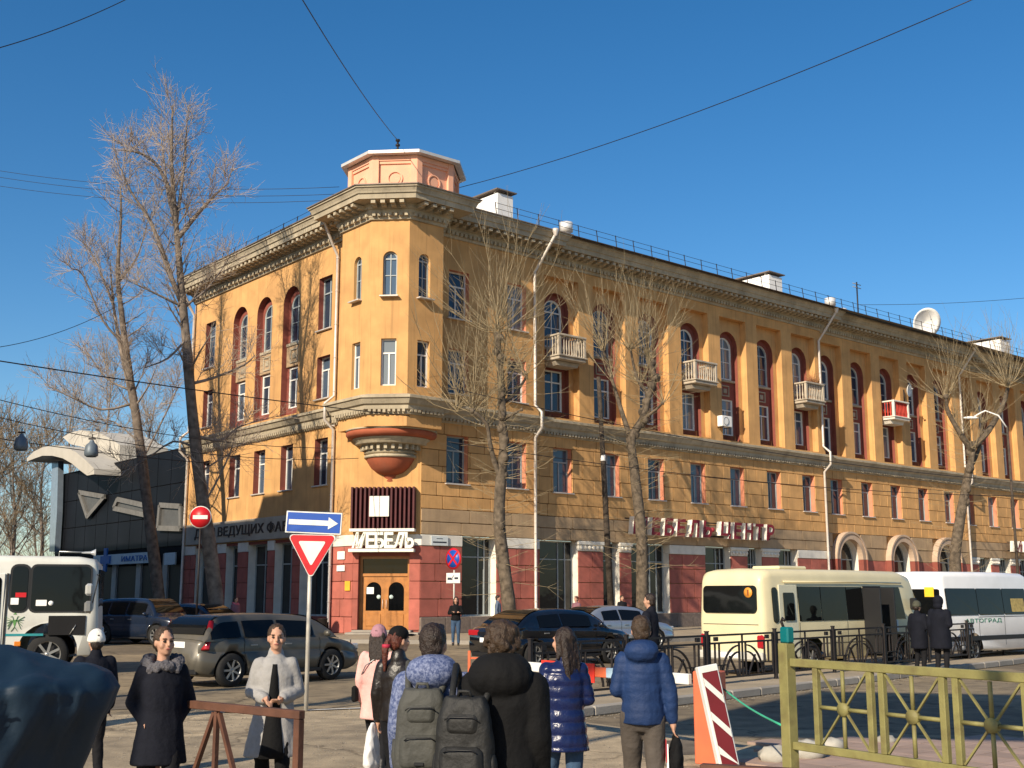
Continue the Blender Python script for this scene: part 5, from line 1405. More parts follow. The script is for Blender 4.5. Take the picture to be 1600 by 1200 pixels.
def car(label, pos, az, pm_, spec, group=None, name='parked_car', cat='car'):
    """spec: L, W, H, deck profile (body top), roof points (xr0,xr1 = rear glass foot/top, xf1,xf0 = windscreen top/foot), belt, wheelbase"""
    L, W, Hh = spec['L'], spec['W'], spec['H']; hw = W / 2
    M = T(pos[0], pos[1], pos[2] if len(pos) > 2 else 0) @ heading(az)
    root = thing(name, label, cat, M, group)
    N = 40; xs = [-L / 2 + L * i / N for i in range(N + 1)]
    top = smooth_tab(spec['deck'], xs); r = spec['r']
    bm_ = MB(); rings = []
    for i, x in enumerate(xs):
        t = abs(x) / (L / 2); taper = 1 - .20 * max(0, (t - .62) / .38) ** 2.2
        w_ = hw * taper; zb_ = .20 + .12 * max(0, (t - .82) / .18) ** 2; zt_ = top[i]
        h_ = zt_ - zb_
        pr = [(0, zb_), (w_ * .80, zb_), (w_ * .95, zb_ + .05), (w_ * .99, zb_ + h_ * .30), (w_ * 1.0, zb_ + h_ * .58), (w_ * .965, zb_ + h_ * .60), (w_ * .965, zb_ + h_ * .64), (w_ * .975, zb_ + h_ * .86), (w_ * .93, zt_ - .02), (w_ * .78, zt_), (w_ * .4, zt_ + .015), (0, zt_ + .02)]
        rings.append([(x, y, z) for y, z in pr] + [(x, -y, z) for y, z in pr[-2:0:-1]])
    bm_.loft(rings)
    x0, x1, x2, x3 = spec['glass']; bz = spec['belt']; wb, wt = hw * .93, hw * .66
    def roofz(x):
        if x < x1: t = (x - x0) / (x1 - x0); return bz - .03 + (Hh - bz) * math.sin(t * math.pi / 2) ** .85
        if x > x2: t = (x3 - x) / (x3 - x2); return bz - .03 + (Hh - bz) * math.sin(t * math.pi / 2) ** .9
        u = (x - x1) / (x2 - x1); return Hh - .03 + .035 * math.sin(math.pi * u)
    n2 = 28; g2 = []; gx = [x0 + (x3 - x0) * i / n2 for i in range(n2 + 1)]
    def side(x, f):      # point on the greenhouse side, f = 0 belt .. 1 roof edge
        zr = roofz(x); z = bz - .06 + (zr - bz + .0) * f
        fr = (z - bz) / (Hh - bz)
        return (x, wb + (wt - wb) * max(0, fr) ** 1.15, z)
    for x in gx:
        pts = [side(x, f) for f in (0, .25, .5, .75, .93)]; zr = roofz(x); yl = pts[-1][1]
        pts += [(x, yl * .9, zr - .01), (x, yl * .5, zr + .012), (x, 0, zr + .018)]
        g2.append(pts + [(p[0], -p[1], p[2]) for p in pts[-2::-1]])
    bm_.loft(g2, 0, True, False, False)
    me = bm_.mesh('body', pm_)
    body = obj('body', me, root, M)
    wbx = spec['wb'] / 2; wx = [-wbx + spec.get('sh', 0), wbx + spec.get('sh', 0)]
    cut = MB()
    for x in wx:
        for sy in (-1, 1):
            y0_, y1_ = sorted((sy * hw * .62, sy * hw * 1.2))
            cut.lathe([(.001, y0_), (r * 1.16, y0_), (r * 1.16, y1_), (.001, y1_)], 24, T(x, 0, r * .98) @ RX(-math.pi / 2), 0, True)
    co = obj('cutter', cut.mesh('cutter', TRIM), None, M)
    md = body.modifiers.new('b', 'BOOLEAN'); md.object = co; md.operation = 'DIFFERENCE'; md.solver = 'EXACT'; md.use_self = True
    try: md.material_mode = 'TRANSFER'
    except Exception: pass
    apply_mods(body); bpy.data.objects.remove(co)
    # dark wheel houses
    for x in wx:
        for sy in (-1, 1): wheel(root, M, x, sy * (hw - .105), r, .2)
    # glass: side windows, windscreen, rear
    def patch(name, grid, m, parent=body, off=.012):
        k = MB(); nc = len(grid[0])
        k.add([p for row in grid for p in row], [(i * nc + j, i * nc + j + 1, (i + 1) * nc + j + 1, (i + 1) * nc + j) for i in range(len(grid) - 1) for j in range(nc - 1)], 0, True)
        return k.build(name, m, parent, M)
    for sy in (-1, 1):
        for a, b_ in spec['win']:
            gr = []
            for i in range(9):
                x = a + (b_ - a) * i / 8; row = []
                for f in (.14, .4, .65, .86):
                    p = side(x, f); row.append((p[0], sy * (p[1] + .012), p[2] + .004))
                gr.append(row)
            patch('side_window', gr, CGLASS)
    for nm, xa, xb in (('rear_window', x0, x1), ('windscreen', x3, x2)):
        gr = []
        for i in range(6):
            x = xa + (xb - xa) * (.10 + .84 * i / 5); zr = roofz(x); yl = side(x, .93)[1] * .86
            dx = -.014 if nm == 'rear_window' else .014
            gr.append([(x + dx, yl * k / 4, zr + .018) for k in range(-4, 5)])
        patch(nm, gr, CGLASS)
    # mirrors, handles, lamps, bumpers
    for sy in (-1, 1):
        m_ = MB(); m_.ell((spec['glass'][3] - .42, sy * (hw + .05), bz + .04), .07, .10, .075, 10, 8); m_.build('mirror', pm_, body, M)
        for a, b_ in spec['win'][-2:]:
            MB().cbox(a + .12, a + .30, min(sy * hw * .955, sy * hw * .99), max(sy * hw * .955, sy * hw * .99), bz - .17, bz - .14, .005).build('door_handle', RIM, body, M)
        z0 = spec['tail']
        ym = sy * hw
        xt = -L / 2
        if spec.get('tall'):
            MB().loft([[(xt + .16, ym * .935, z0 + .02), (xt + .05, ym * .80, z0 + .02), (xt + .04, ym * .78, z0 + .06), (xt + .15, ym * .94, z0 + .06)], [(xt + .34, ym * .80, z0 + .58), (xt + .27, ym * .73, z0 + .58), (xt + .265, ym * .73, z0 + .60), (xt + .335, ym * .80, z0 + .60)]]).build('tail_lamp', TAIL, body, M)
        else:
            MB().cbox(xt - .006, xt + .16, min(ym * .40, ym * .85), max(ym * .40, ym * .85), z0, z0 + .15, .02).build('tail_lamp', TAIL, body, M)
        zl = spec.get('head', .62)
        MB().cbox(L / 2 - .22, L / 2 - .01, min(ym * .42, ym * .82), max(ym * .42, ym * .82), zl, zl + .14, .03).build('head_lamp', LAMP, body, M)
        MB().cbox(-wbx + r * 1.3, wbx - r * 1.3, min(ym * .96, ym * 1.005), max(ym * .96, ym * 1.005), .22, .29, .01).build('sill_trim', TRIM, body, M)
    def sidepts(x):
        t = abs(x) / (L / 2); taper = 1 - .20 * max(0, (t - .62) / .38) ** 2.2
        w_ = hw * taper; zb_ = .20 + .12 * max(0, (t - .82) / .18) ** 2; zt_ = lerp_t(spec['deck'], x); h_ = zt_ - zb_
        return [(w_ * .99, zb_ + h_ * .30), (w_ * 1.0, zb_ + h_ * .58), (w_ * .965, zb_ + h_ * .60), (w_ * .965, zb_ + h_ * .64), (w_ * .975, zb_ + h_ * .86), (w_ * .93, zt_ - .02)]
    for sy in (-1, 1):
        for x in [w_[0] - .03 for w_ in spec['win'][-2:]] + [spec['win'][-1][1] + .16]:
            k = MB(); pa = sidepts(x)
            k.add([(x + dx, sy * (y + .004), z) for y, z in pa for dx in (-.006, .006)], [(2 * i, 2 * i + 1, 2 * i + 3, 2 * i + 2) for i in range(len(pa) - 1)])
            k.build('door_gap', TRIM, body, M)
    MB().cbox(-L / 2 - .012, -L / 2 + .05, -.26, .26, spec['plate'], spec['plate'] + .12, .004).build('number_plate', WHITE, body, M)
    MB().cbox(-L / 2 - .004, -L / 2 + .2, -hw * .7, hw * .7, .26, .38, .02).build('rear_bumper', TRIM, body, M)
    return root
SEDAN = dict(L=4.6, W=1.8, H=1.45, deck=[(-2.3, .86), (-2.2, 1.0), (-1.5, 1.04), (1.0, .98), (1.9, .86), (2.2, .74), (2.3, .6)], glass=(-1.95, -.95, .35, 1.3), belt=1.0, wb=2.7, r=.33, sh=-.05,
             win=[(-1.25, -.52), (-.46, .36), (.40, .78)], tail=.78, plate=.62)
SEDAN['win'] = [(-1.2, -.45), (-.38, .62)]
WAGON = dict(L=4.3, W=1.82, H=1.43, deck=[(-2.15, .90), (-2.05, 1.0), (0, .97), (1.0, .95), (1.7, .85), (2.05, .72), (2.15, .58)], glass=(-2.11, -1.55, .42, 1.42), belt=.97, wb=2.65, r=.335, sh=-.12,
             win=[(-1.95, -1.22), (-1.12, -.30), (-.22, .70)], tail=.72, plate=.78, tall=True)
SUV = dict(L=4.4, W=1.85, H=1.68, deck=[(-2.2, 1.0), (-2.1, 1.1), (0, 1.1), (1.0, 1.07), (1.9, .97), (2.1, .84), (2.2, .65)], glass=(-2.12, -1.6, .5, 1.25), belt=1.08, wb=2.65, r=.37, win=[(-1.9, -1.2), (-1.1, -.3), (-.2, .72)], tail=.9, plate=.8, tall=True, head=.75)
GREYB = paint('dusty_grey_beige_paint', (.105, .095, .076), .42, .3, .4, .3); BLK = paint('black_paint', (.004, .005, .008), .16, .0, .05, 1.0); SILV = paint('silver_blue_paint', (.30, .33, .38), .3, .5, .15); NAVY = paint('navy_paint', (.012, .02, .04), .25, .2, .1, .8)
def mid(a, b_, f=.5): return a.lerp(b_, f)
w0, w1 = gp(365, 1074), gp(530, 1062)
az = math.atan2(w1.x - w0.x, w1.y - w0.y)
side_r = Vector((math.sin(az + math.pi / 2), math.cos(az + math.pi / 2), 0))
car('dusty grey-beige estate car with tall red tail lamp, nearest parked car', mid(w0, w1) - side_r * .92, az, GREYB, WAGON)
w0, w1 = gp(846, 1043), gp(953, 1037)
az = rad(50); side_r = Vector((math.sin(az + math.pi / 2), math.cos(az + math.pi / 2), 0))
car('glossy black saloon with red tail lamps, behind the black ornamental fence', mid(w0, w1) - side_r * .92, az, BLK, SEDAN)
w1 = gp(1031, 1015); fd3 = Vector((math.sin(az), math.cos(az), 0))
car('silver-blue saloon beyond the black saloon', w1 - fd3 * 1.35 - side_r * .92, az, SILV, SEDAN)
for (x, y, a, sp, pt, lab) in ((228, 1006, rad(118), SUV, NAVY, 'dark hatchback in the shade of the side street, facing right'), (312, 1000, rad(120), SEDAN, NAVY, 'dark blue saloon half hidden behind the grey-beige estate car'),
                             (165, 1000, rad(60), SEDAN, SILV, 'pale car half hidden behind the front of the white bus')):
    p = gp(x, y); car(lab, p, a, pt, sp, 'cars in the side street')
p = at(1612, 1000, 60); car('dark car cut by the right picture edge beyond the white van', Vector((p.x, p.y, 0)), rad(50), NAVY, SEDAN)

# ---- buses
def shell(root, M, rings, m, name='body'):
    k = MB(); k.loft(rings); return k.build(name, m, root, M)
def bus_ring(x, hw, z0, z1, rr, tum=.06, n=6):
    pts = [(0, z0), (hw * .9, z0), (hw, z0 + .06), (hw, z0 + (z1 - z0) * .45)]
    ht = hw - tum
    for k in range(n + 1):
        a = math.pi / 2 * k / n
        pts.append((ht - rr + rr * math.cos(a), z1 - rr * .8 + rr * .8 * math.sin(a)))
    pts.append((0, z1 + .02))
    return [(x, -y, z) for y, z in pts] + [(x, y, z) for y, z in pts[-2:0:-1]]
def arch_cut(body, M, xs_, hw, r):
    cut = MB()
    for x in xs_:
        for sy in (-1, 1):
            y0_, y1_ = sorted((sy * hw * .6, sy * hw * 1.2))
            cut.lathe([(.001, y0_), (r, y0_), (r, y1_), (.001, y1_)], 24, T(x, 0, r * .8) @ RX(-math.pi / 2), 0, True)
    co = obj('cutter', cut.mesh('cutter', TRIM), None, M)
    md = body.modifiers.new('b', 'BOOLEAN'); md.object = co; md.operation = 'DIFFERENCE'; md.solver = 'EXACT'; md.use_self = True
    apply_mods(body); bpy.data.objects.remove(co)
def rrect(x0, x1, z0, z1, r=.07, n=4):
    out = []
    for cx, cz, a0 in ((x1 - r, z1 - r, 0), (x0 + r, z1 - r, 90), (x0 + r, z0 + r, 180), (x1 - r, z0 + r, 270)):
        out += [(cx + r * math.cos(rad(a0 + 90 * k / n)), cz + r * math.sin(rad(a0 + 90 * k / n))) for k in range(n + 1)]
    return out
# cream minibus: local +x forward, its right side (-y) faces the viewer
CRM = paint('cream_bus_paint', (.66, .58, .36), .45, .0, .12, .25)
rl = gp(1093, 1053); az = rad(49.5); fd3 = Vector((math.sin(az), math.cos(az), 0)); rt3 = Vector((fd3.y, -fd3.x, 0))
Lb, Wb, Hb = 6.7, 1.95, 2.42
Mbus = T(rl + fd3 * (Lb / 2) + rt3 * (Wb / 2)) @ heading(az)
cb_ = thing('minibus', 'cream minibus seen from behind with dark rear window and open side door', 'bus', Mbus)
rg = []
for x, hs, zt_, z0 in ((-Lb / 2, .86, Hb - .34, .55), (-Lb / 2 + .03, .93, Hb - .16, .42), (-Lb / 2 + .12, .985, Hb - .05, .34), (-Lb / 2 + .4, 1, Hb, .32), (0, 1, Hb + .01, .32), (Lb / 2 - 1.0, 1, Hb, .32), (Lb / 2 - .55, .99, Hb - .10, .32), (Lb / 2 - .25, .96, Hb - .55, .34), (Lb / 2 - .1, .93, 1.30, .38), (Lb / 2, .88, 1.05, .46)):
    rg.append(bus_ring(x, Wb / 2 * hs, z0, zt_, .24))
body = shell(cb_, Mbus, rg, CRM)
arch_cut(body, Mbus, (-1.55, 2.0), Wb / 2, .48)
for x in (-1.55, 2.0):
    for sy in (-1, 1): wheel(cb_, Mbus, x, sy * (Wb / 2 - .15), .36, .22)
MB().prism(rrect(-.78, .78, 0, .62, .1), -.02, .02).xf(RZ(-math.pi / 2)).build('rear_window', CGLASS, body, Mbus @ T(-Lb / 2 - .015, 0, 1.42) @ RY(rad(2)))
d = MB(); disc(d, Matrix(), .115, -.03, -.012); rs = d.xf(RZ(-math.pi / 2)).build('round_sticker', mat('orange_sticker', (.75, .30, .04), .5), body, Mbus @ T(-Lb / 2 - .012, -.56, 1.88))
text_fit('1', .05, .13, .003, .02).xf(RZ(-math.pi / 2)).build('numeral', mat('brown_mark', (.25, .08, .02), .6), rs, Mbus @ T(-Lb / 2 - .047, -.56, 1.88))
for sy in (-1, 1): MB().cbox(-Lb / 2 - .03, -Lb / 2 + .15, min(sy * .72, sy * .92), max(sy * .72, sy * .92), .62, .95, .05).build('tail_lamp', TAIL, body, Mbus)
MB().cbox(-Lb / 2 - .10, -Lb / 2 + .1, -.93, .93, .36, .56, .04).build('rear_bumper', mat('pale_bumper', (.50, .48, .42), .6), body, Mbus)
MB().cbox(-Lb / 2 - .11, -Lb / 2 - .09, -.26, .26, .42, .53, .004).build('number_plate', WHITE, body, Mbus)
ys = -Wb / 2
def sidep(name, poly, m, dep=.015, parent=None, yy=None): return MB().prism(poly, (yy if yy is not None else ys) - dep, (yy if yy is not None else ys) + .02).build(name, m, parent or body, Mbus)
band = [(-2.72, 1.22), (2.55, 1.22), (2.55, 1.25), (2.32, 2.02), (2.2, 2.04), (-2.72, 2.04)]
# the tumblehome leans the glass in a little
def tilt(mb_): mb_.v = [(v[0], v[1] + max(0, v[2] - 1.35) * .055, v[2]) for v in mb_.v]; return mb_
for a, b_ in ((-2.05, -1.2), (-1.17, -.15), (-.12, .55), (1.42, 2.42)):
    tp_ = [(a, 1.23), (b_, 1.23), (b_ - (.22 if b_ > 2 else 0), 2.02), (a, 2.02)]
    tilt(MB().prism(tp_, ys - .014, ys + .03)).build('side_window', CGLASS, body, Mbus)
tilt(MB().prism(rrect(-3.02, -2.84, 1.2, 2.0, .08), ys - .016, ys + .03)).build('rear_quarter_window', CGLASS, body, Mbus)
dr_ = tilt(MB().cbox(-2.78, -2.1, ys - .02, ys + .01, .42, 2.06, .01)).build('rear_door', paint('pale_green_cream', (.58, .56, .42), .5, 0, .1, .1), body, Mbus)
tilt(MB().prism(rrect(-2.64, -2.24, 1.25, 1.88, .03), ys - .028, ys - .021)).build('pane', CGLASS, dr_, Mbus)
# open doorway with folded door
tilt(MB().box(.62, 1.38, ys - .012, ys + .03, .36, 2.04)).build('doorway', mat('dark_doorway', (.006, .006, .007), .9), body, Mbus)
tilt(MB().cbox(.56, .62, ys - .5, ys - .013, .42, 2.0, .01)).build('folded_door', TRIM, body, Mbus); tilt(MB().cbox(1.30, 1.36, ys - .42, ys - .013, .42, 2.0, .01)).build('folded_door', TRIM, body, Mbus)
MB().tube([(.95, ys - .03, 1.0), (.95, ys - .03, 1.9)], .018, 8).build('grab_pole', RIM, body, Mbus)
rb_ = MB().prism(rrect(1.46, 2.06, .92, 1.2, .02), ys - .014, ys - .002).build('route_board', mat('pale_route_board', (.55, .58, .58), .6), body, Mbus)
for i in range(5):
    MB().box(1.50, 1.72, ys - .018, ys - .0145, 1.15 - i * .05, 1.175 - i * .05).build('text_line', SBLUE, rb_, Mbus); MB().box(1.80, 1.98, ys - .018, ys - .0145, 1.155 - i * .05, 1.17 - i * .05).build('text_line', INK, rb_, Mbus)
MB().cbox(-2.0, -.9, -.4, .4, Hb + .0, Hb + .09, .03).build('roof_hatch', CRM, body, Mbus)
MB().tube([(-2.6, ys + .01, 2.13), (0, ys + .01, 2.14), (2.3, ys + .01, 2.12)], .02, 6).build('drip_rail', CRM, body, Mbus)
tilt(MB().box(2.70, 2.74, -.8, .8, 1.2, 1.9)).build('partition', TRIM, body, Mbus)
for sy in (-1, 1): MB().cbox(2.62, 2.74, min(sy * .98, sy * 1.14), max(sy * .98, sy * 1.14), 1.45, 1.75, .03).build('mirror', TRIM, body, Mbus)
for x in (-2.05, -.14, .58, 1.42): MB().box(x - .006, x + .006, ys - .004, ys + .01, .5, 1.2).build('panel_gap', TRIM, body, Mbus)
MB().box(-2.05, .55, ys - .006, ys + .01, .70, .715).build('panel_gap', TRIM, body, Mbus); MB().box(1.42, 2.9, ys - .006, ys + .01, .66, .675).build('panel_gap', TRIM, body, Mbus)
MB().box(-Lb / 2 - .014, -Lb / 2 + .02, -.80, .80, 1.16, 1.17).build('panel_gap', TRIM, body, Mbus)
# white van
VW = paint('white_van_paint', (.74, .74, .74), .35, .0, .12, .4)
rr3 = gp(1482, 1039); az = rad(51); fd3 = Vector((math.sin(az), math.cos(az), 0)); rt3 = Vector((fd3.y, -fd3.x, 0)); Lv, Wv, Hv = 6.2, 2.0, 2.44
Mv = T(rr3 + fd3 * (Lv / 2) - rt3 * (Wv / 2)) @ heading(az)
van = thing('passenger_van', 'white high-roof passenger van with yellow square sign in its rear window', 'van', Mv)
rg = []
for x, hs, zt_, z0 in ((-Lv / 2, .90, Hv - .2, .45), (-Lv / 2 + .05, .965, Hv - .06, .36), (-Lv / 2 + .2, 1, Hv, .32), (0, 1, Hv + .02, .3), (1.3, 1, Hv, .3), (1.75, .99, Hv - .14, .3), (2.1, .97, 1.85, .3), (2.45, .95, 1.28, .32), (2.9, .9, 1.08, .36), (3.1, .82, .85, .42)):
    rg.append(bus_ring(x, Wv / 2 * hs, z0, zt_, .2, .1))
body = shell(van, Mv, rg, VW)
arch_cut(body, Mv, (-1.75, 2.05), Wv / 2, .45)
for x in (-1.75, 2.05):
    for sy in (-1, 1): wheel(van, Mv, x, sy * (Wv / 2 - .13), .35, .22)
def tilt2(mb_): mb_.v = [(v[0], v[1] + max(0, v[2] - 1.3) * .09, v[2]) for v in mb_.v]; return mb_
yv = -Wv / 2
for a, b_ in ((-2.95, -1.45), (-1.42, -.1), (-.07, 1.2)): tilt2(MB().prism(rrect(a, b_, 1.28, 2.0, .05), yv - .014, yv + .03)).build('side_window', CGLASS, body, Mv)
tilt2(MB().prism([(1.3, 1.28), (2.2, 1.25), (1.85, 1.85), (1.3, 1.98)], yv - .014, yv + .03)).build('cab_window', CGLASS, body, Mv)
for a, b_ in ((-.86, -.03), (.03, .86)): MB().prism(rrect(a, b_, 1.3, 1.98, .05), -.02, .02).xf(RZ(-math.pi / 2)).build('rear_window', CGLASS, body, Mv @ T(-Lv / 2 - .012, 0, 0))
MB().cbox(-.14, .14, -.03, -.021, -.13, .13, .004).xf(RZ(-math.pi / 2)).build('yellow_sign', mat('yellow_sign', (.75, .50, .03), .6), body, Mv @ T(-Lv / 2 - .012, -.58, 1.9))
tilt2(MB().prism(rrect(.35, 1.05, 1.35, 1.72, .02), yv - .02, yv - .0145)).build('poster', mat('ochre_poster', (.40, .30, .10), .6, var=.3, vs=12), body, Mv)
text_fit('АВТОГРАД', 1.9, .13, .004, .0).build('lettering', mat('green_lettering', (.06, .20, .13), .6), body, Mv @ T(-1.2, yv - .006, 1.12))
for sy in (-1, 1):
    MB().cbox(-Lv / 2 - .02, -Lv / 2 + .1, min(sy * .84, sy * .97), max(sy * .84, sy * .97), .75, 1.2, .02).build('tail_lamp', TAIL, body, Mv)
    MB().cbox(1.95, 2.1, min(sy * 1.0, sy * 1.2), max(sy * 1.0, sy * 1.2), 1.3, 1.55, .03).build('mirror', TRIM, body, Mv)
MB().cbox(-Lv / 2 - .06, -Lv / 2 + .1, -.9, .9, .36, .52, .03).build('rear_bumper', TRIM, body, Mv)
for x in (-1.43, -.08, 1.24): MB().box(x - .006, x + .006, yv - .004, yv + .01, .45, 1.27).build('panel_gap', TRIM, body, Mv)
MB().box(-2.9, 1.9, yv - .012, yv + .01, .60, .72).build('rub_strip', TRIM, body, Mv); MB().box(-1.4, 1.2, yv - .006, yv + .01, 1.22, 1.235).build('panel_gap', TRIM, body, Mv)
MB().box(-Lv / 2 - .02, -Lv / 2 + .02, -.006, .006, .55, 2.1).build('panel_gap', TRIM, body, Mv)
# white bus at the left edge: heads right, its right side faces the viewer
PW = paint('white_bus_paint', (.60, .60, .55), .5, .0, .18, .15)
Lq, Wq, Hq = 7.0, 2.3, 2.72
fx = at(147, 1040, 28.3); az = rad(74); fd3 = Vector((math.sin(az), math.cos(az), 0)); rt3 = Vector((fd3.y, -fd3.x, 0))
Mq = T(Vector((fx.x, fx.y, 0)) - fd3 * (Lq / 2) - rt3 * (Wq / 2)) @ heading(az)
wb_ = thing('city_bus', 'front half of a white bus with teal stripe at the left picture edge', 'bus', Mq)
rg = []
for x, hs, zt_, z0 in ((-Lq / 2, .9, Hq - .2, .5), (-Lq / 2 + .2, 1, Hq, .4), (0, 1, Hq + .03, .4), (Lq / 2 - .5, 1, Hq, .4), (Lq / 2 - .15, .98, Hq - .06, .4), (Lq / 2 - .04, .95, Hq - .18, .42), (Lq / 2 + .02, .93, 1.35, .44), (Lq / 2 + .04, .9, .9, .5)):
    rg.append(bus_ring(x, Wq / 2 * hs, z0, zt_, .2, .05))
body = shell(wb_, Mq, rg, PW)
arch_cut(body, Mq, (-2.0, 2.45), Wq / 2, .66)
for x in (-2.0, 2.45):
    for sy in (-1, 1): wheel(wb_, Mq, x, sy * (Wq / 2 - .16), .47, .25)
yq = -Wq / 2
def tilt3(mb_): mb_.v = [(v[0], v[1] + max(0, v[2] - 1.4) * .03, v[2]) for v in mb_.v]; return mb_
def qx(x): return (x - 147) / 64.0 + Lq / 2      # photo columns along this side, metres
def qz(y): return CAM_H + (928 - y) / 66.0
def win(name, x0, x1, y0, y1, rr=.12):
    tilt3(MB().prism(rrect(qx(x0) - .05, qx(x1) + .05, qz(y1) - .05, qz(y0) + .05, rr + .04), yq - .012, yq + .03)).build('window_gasket', TRIM, body, Mq)
    return tilt3(MB().prism(rrect(qx(x0), qx(x1), qz(y1), qz(y0), rr), yq - .022, yq - .013)).build(name, CGLASS, body, Mq)
w1_ = win('side_window', 25, 47, 886, 953); w2_ = win('cab_window', 53, 134, 886, 953, .1)
for a, b_ in ((-3.2, -2.3), (-2.2, -1.2), (-1.1, -.1), (0.0, .72)): tilt3(MB().prism(rrect(a, b_, qz(953), qz(886), .12), yq - .022, yq + .02)).build('side_window', CGLASS, body, Mq)
dd = tilt3(MB().cbox(qx(-40), qx(16), yq - .03, yq + .01, .45, qz(897), .02)).build('front_door', PW, body, Mq)
tilt3(MB().prism(rrect(qx(-34), qx(11), 1.2, qz(902), .1), yq - .04, yq - .031)).build('pane', CGLASS, dd, Mq)
MB().box(qx(17.5), qx(20.5), yq - .018, yq + .02, .45, qz(897)).build('door_seal', TRIM, body, Mq)
MB().box(qx(79), qx(131), yq - .012, yq + .02, qz(990), qz(961)).build('open_hatch', mat('dark_doorway', (.006, .006, .007), .9), body, Mq)
MB().tube([(qx(110), yq - .02, qz(989)), (qx(118), yq - .02, qz(975))], .012, 6).build('hatch_stay', RIM, body, Mq)
MB().box(qx(20), qx(73), yq - .008, yq + .02, qz(991), qz(987.5)).build('teal_stripe', mat('teal_stripe', (.02, .22, .24), .5), body, Mq)
em = MB(); GRN = mat('green_emblem', (.10, .26, .07), .6)
ex, ez = qx(32.5), qz(972)
for sg in (-1, 1):       # two-headed eagle emblem: body, wings of feathers, heads, tail
    for k in range(5): em.bar((ex + sg * .05, yq - .006, ez + .06), (ex + sg * (.20 - .015 * k), yq - .006, ez + .15 - .07 * k), .004, .035, up=(0, 1, 0))
    em.bar((ex + sg * .02, yq - .006, ez + .05), (ex + sg * .06, yq - .006, ez + .16), .004, .03, up=(0, 1, 0)); em.bar((ex + sg * .06, yq - .006, ez + .16), (ex + sg * .10, yq - .006, ez + .145), .004, .02, up=(0, 1, 0))
    em.bar((ex, yq - .006, ez - .08), (ex + sg * .07, yq - .006, ez - .18), .004, .03, up=(0, 1, 0))
em.prism([(ex - .05, ez + .08), (ex, ez - .10), (ex + .05, ez + .08)][::-1], yq - .009, yq + .0)
em.prism([(ex - .04, ez + .2), (ex + .04, ez + .2), (ex, ez + .245)][::-1], yq - .009, yq + .0)
em.build('eagle_emblem', GRN, body, Mq)
MB().cbox(qx(34), qx(43), yq - .03, yq + .01, qz(1006), qz(999), .01).build('side_marker', AMBER, body, Mq)
MB().prism(rrect(qx(60), qx(75), qz(946), qz(937), .01), yq - .028, yq - .0225).build('window_card', WHITE, w2_, Mq); MB().prism(rrect(qx(25), qx(36), qz(944), qz(934), .01), yq - .028, yq - .0225).build('window_card', WHITE, w1_, Mq); MB().prism(rrect(qx(31), qx(46), qz(933), qz(926), .01), yq - .028, yq - .0225).build('red_sticker', SRED, w1_, Mq)
d = MB(); disc(d, Matrix(), .055, -.03, -.0225); d.build('round_sticker', WHITE, w2_, Mq @ T(qx(81), yq, qz(942)))
MB().prism(rrect(-.98, .98, 1.42, 2.42, .1), -.02, .02).xf(RZ(math.pi / 2)).build('windscreen', CGLASS, body, Mq @ T(Lq / 2 - .01, 0, 0))
for zz in (1.55, 1.95): MB().cbox(Lq / 2 - .28, Lq / 2 - .1, yq - .34, yq - .2, zz - .14, zz + .14, .05).build('mirror', RIM if zz < 1.9 else LAMP, body, Mq)
MB().tube([(Lq / 2 - .05, yq + .05, 2.3), (Lq / 2 - .0, yq - .25, 2.25), (Lq / 2 - .15, yq - .27, 1.4)], .015, 6).build('mirror_arm', TRIM, body, Mq)
MB().tube([(Lq / 2 - .95, -.8, Hq - .0), (Lq / 2 - .95, -.8, Hq + .12), (Lq / 2 - .2, -.8, Hq + .1)], .02, 6).build('horn_bracket', RIM, body, Mq)
MB().lathe([(.02, 0), (.03, .2), (.09, .32)], 12, Mq @ T(Lq / 2 - .45, -.8, Hq + .1) @ RY(math.pi / 2)).build('horn', LAMP, body)
for sy in (-1, 1): MB().lathe([(.001, .03), (.09, .02), (.11, -.02)], 16, Mq @ T(Lq / 2 + .05, sy * .8, .95) @ RY(math.pi / 2)).build('head_lamp', LAMP, body)
# ---------------------------------------------------------------- people
from mathutils import noise as mnoise
SKIN = mat('skin', (.46, .255, .17), .55, var=.06, vs=12, spec=.4)
LIP = mat('lips', (.36, .12, .10), .5); EYE = mat('eye_dark', (.03, .02, .015), .3)
HAIRD = mat('dark_brown_hair', (.022, .013, .009), .5, var=.4, vs=40, bump=.5, bs=120); HAIRB = mat('brown_hair', (.040, .023, .012), .55, var=.4, vs=40, bump=.5, bs=120); HAIRR = mat('auburn_hair', (.09, .022, .012), .5, var=.4, vs=40, bump=.5, bs=120)
def cloth(name, c, rough=.85, **k): return mat(name, c, rough, var=k.pop('var', .14), vs=k.pop('vs', 6), bump=k.pop('bump', .3), bs=k.pop('bs', 35), **k)
NAVYC = cloth('navy_coat', (.0055, .0065, .012), spec=.2); GREYC = cloth('pale_grey_coat', (.29, .28, .27), var=.1, vs=20); PINKC = cloth('pink_coat', (.70, .38, .34)); BLACKC = cloth('black_cloth', (.005, .005, .0055), spec=.2); LEATHER = cloth('black_leather', (.012, .009, .008), .38, bs=14, bump=.6)
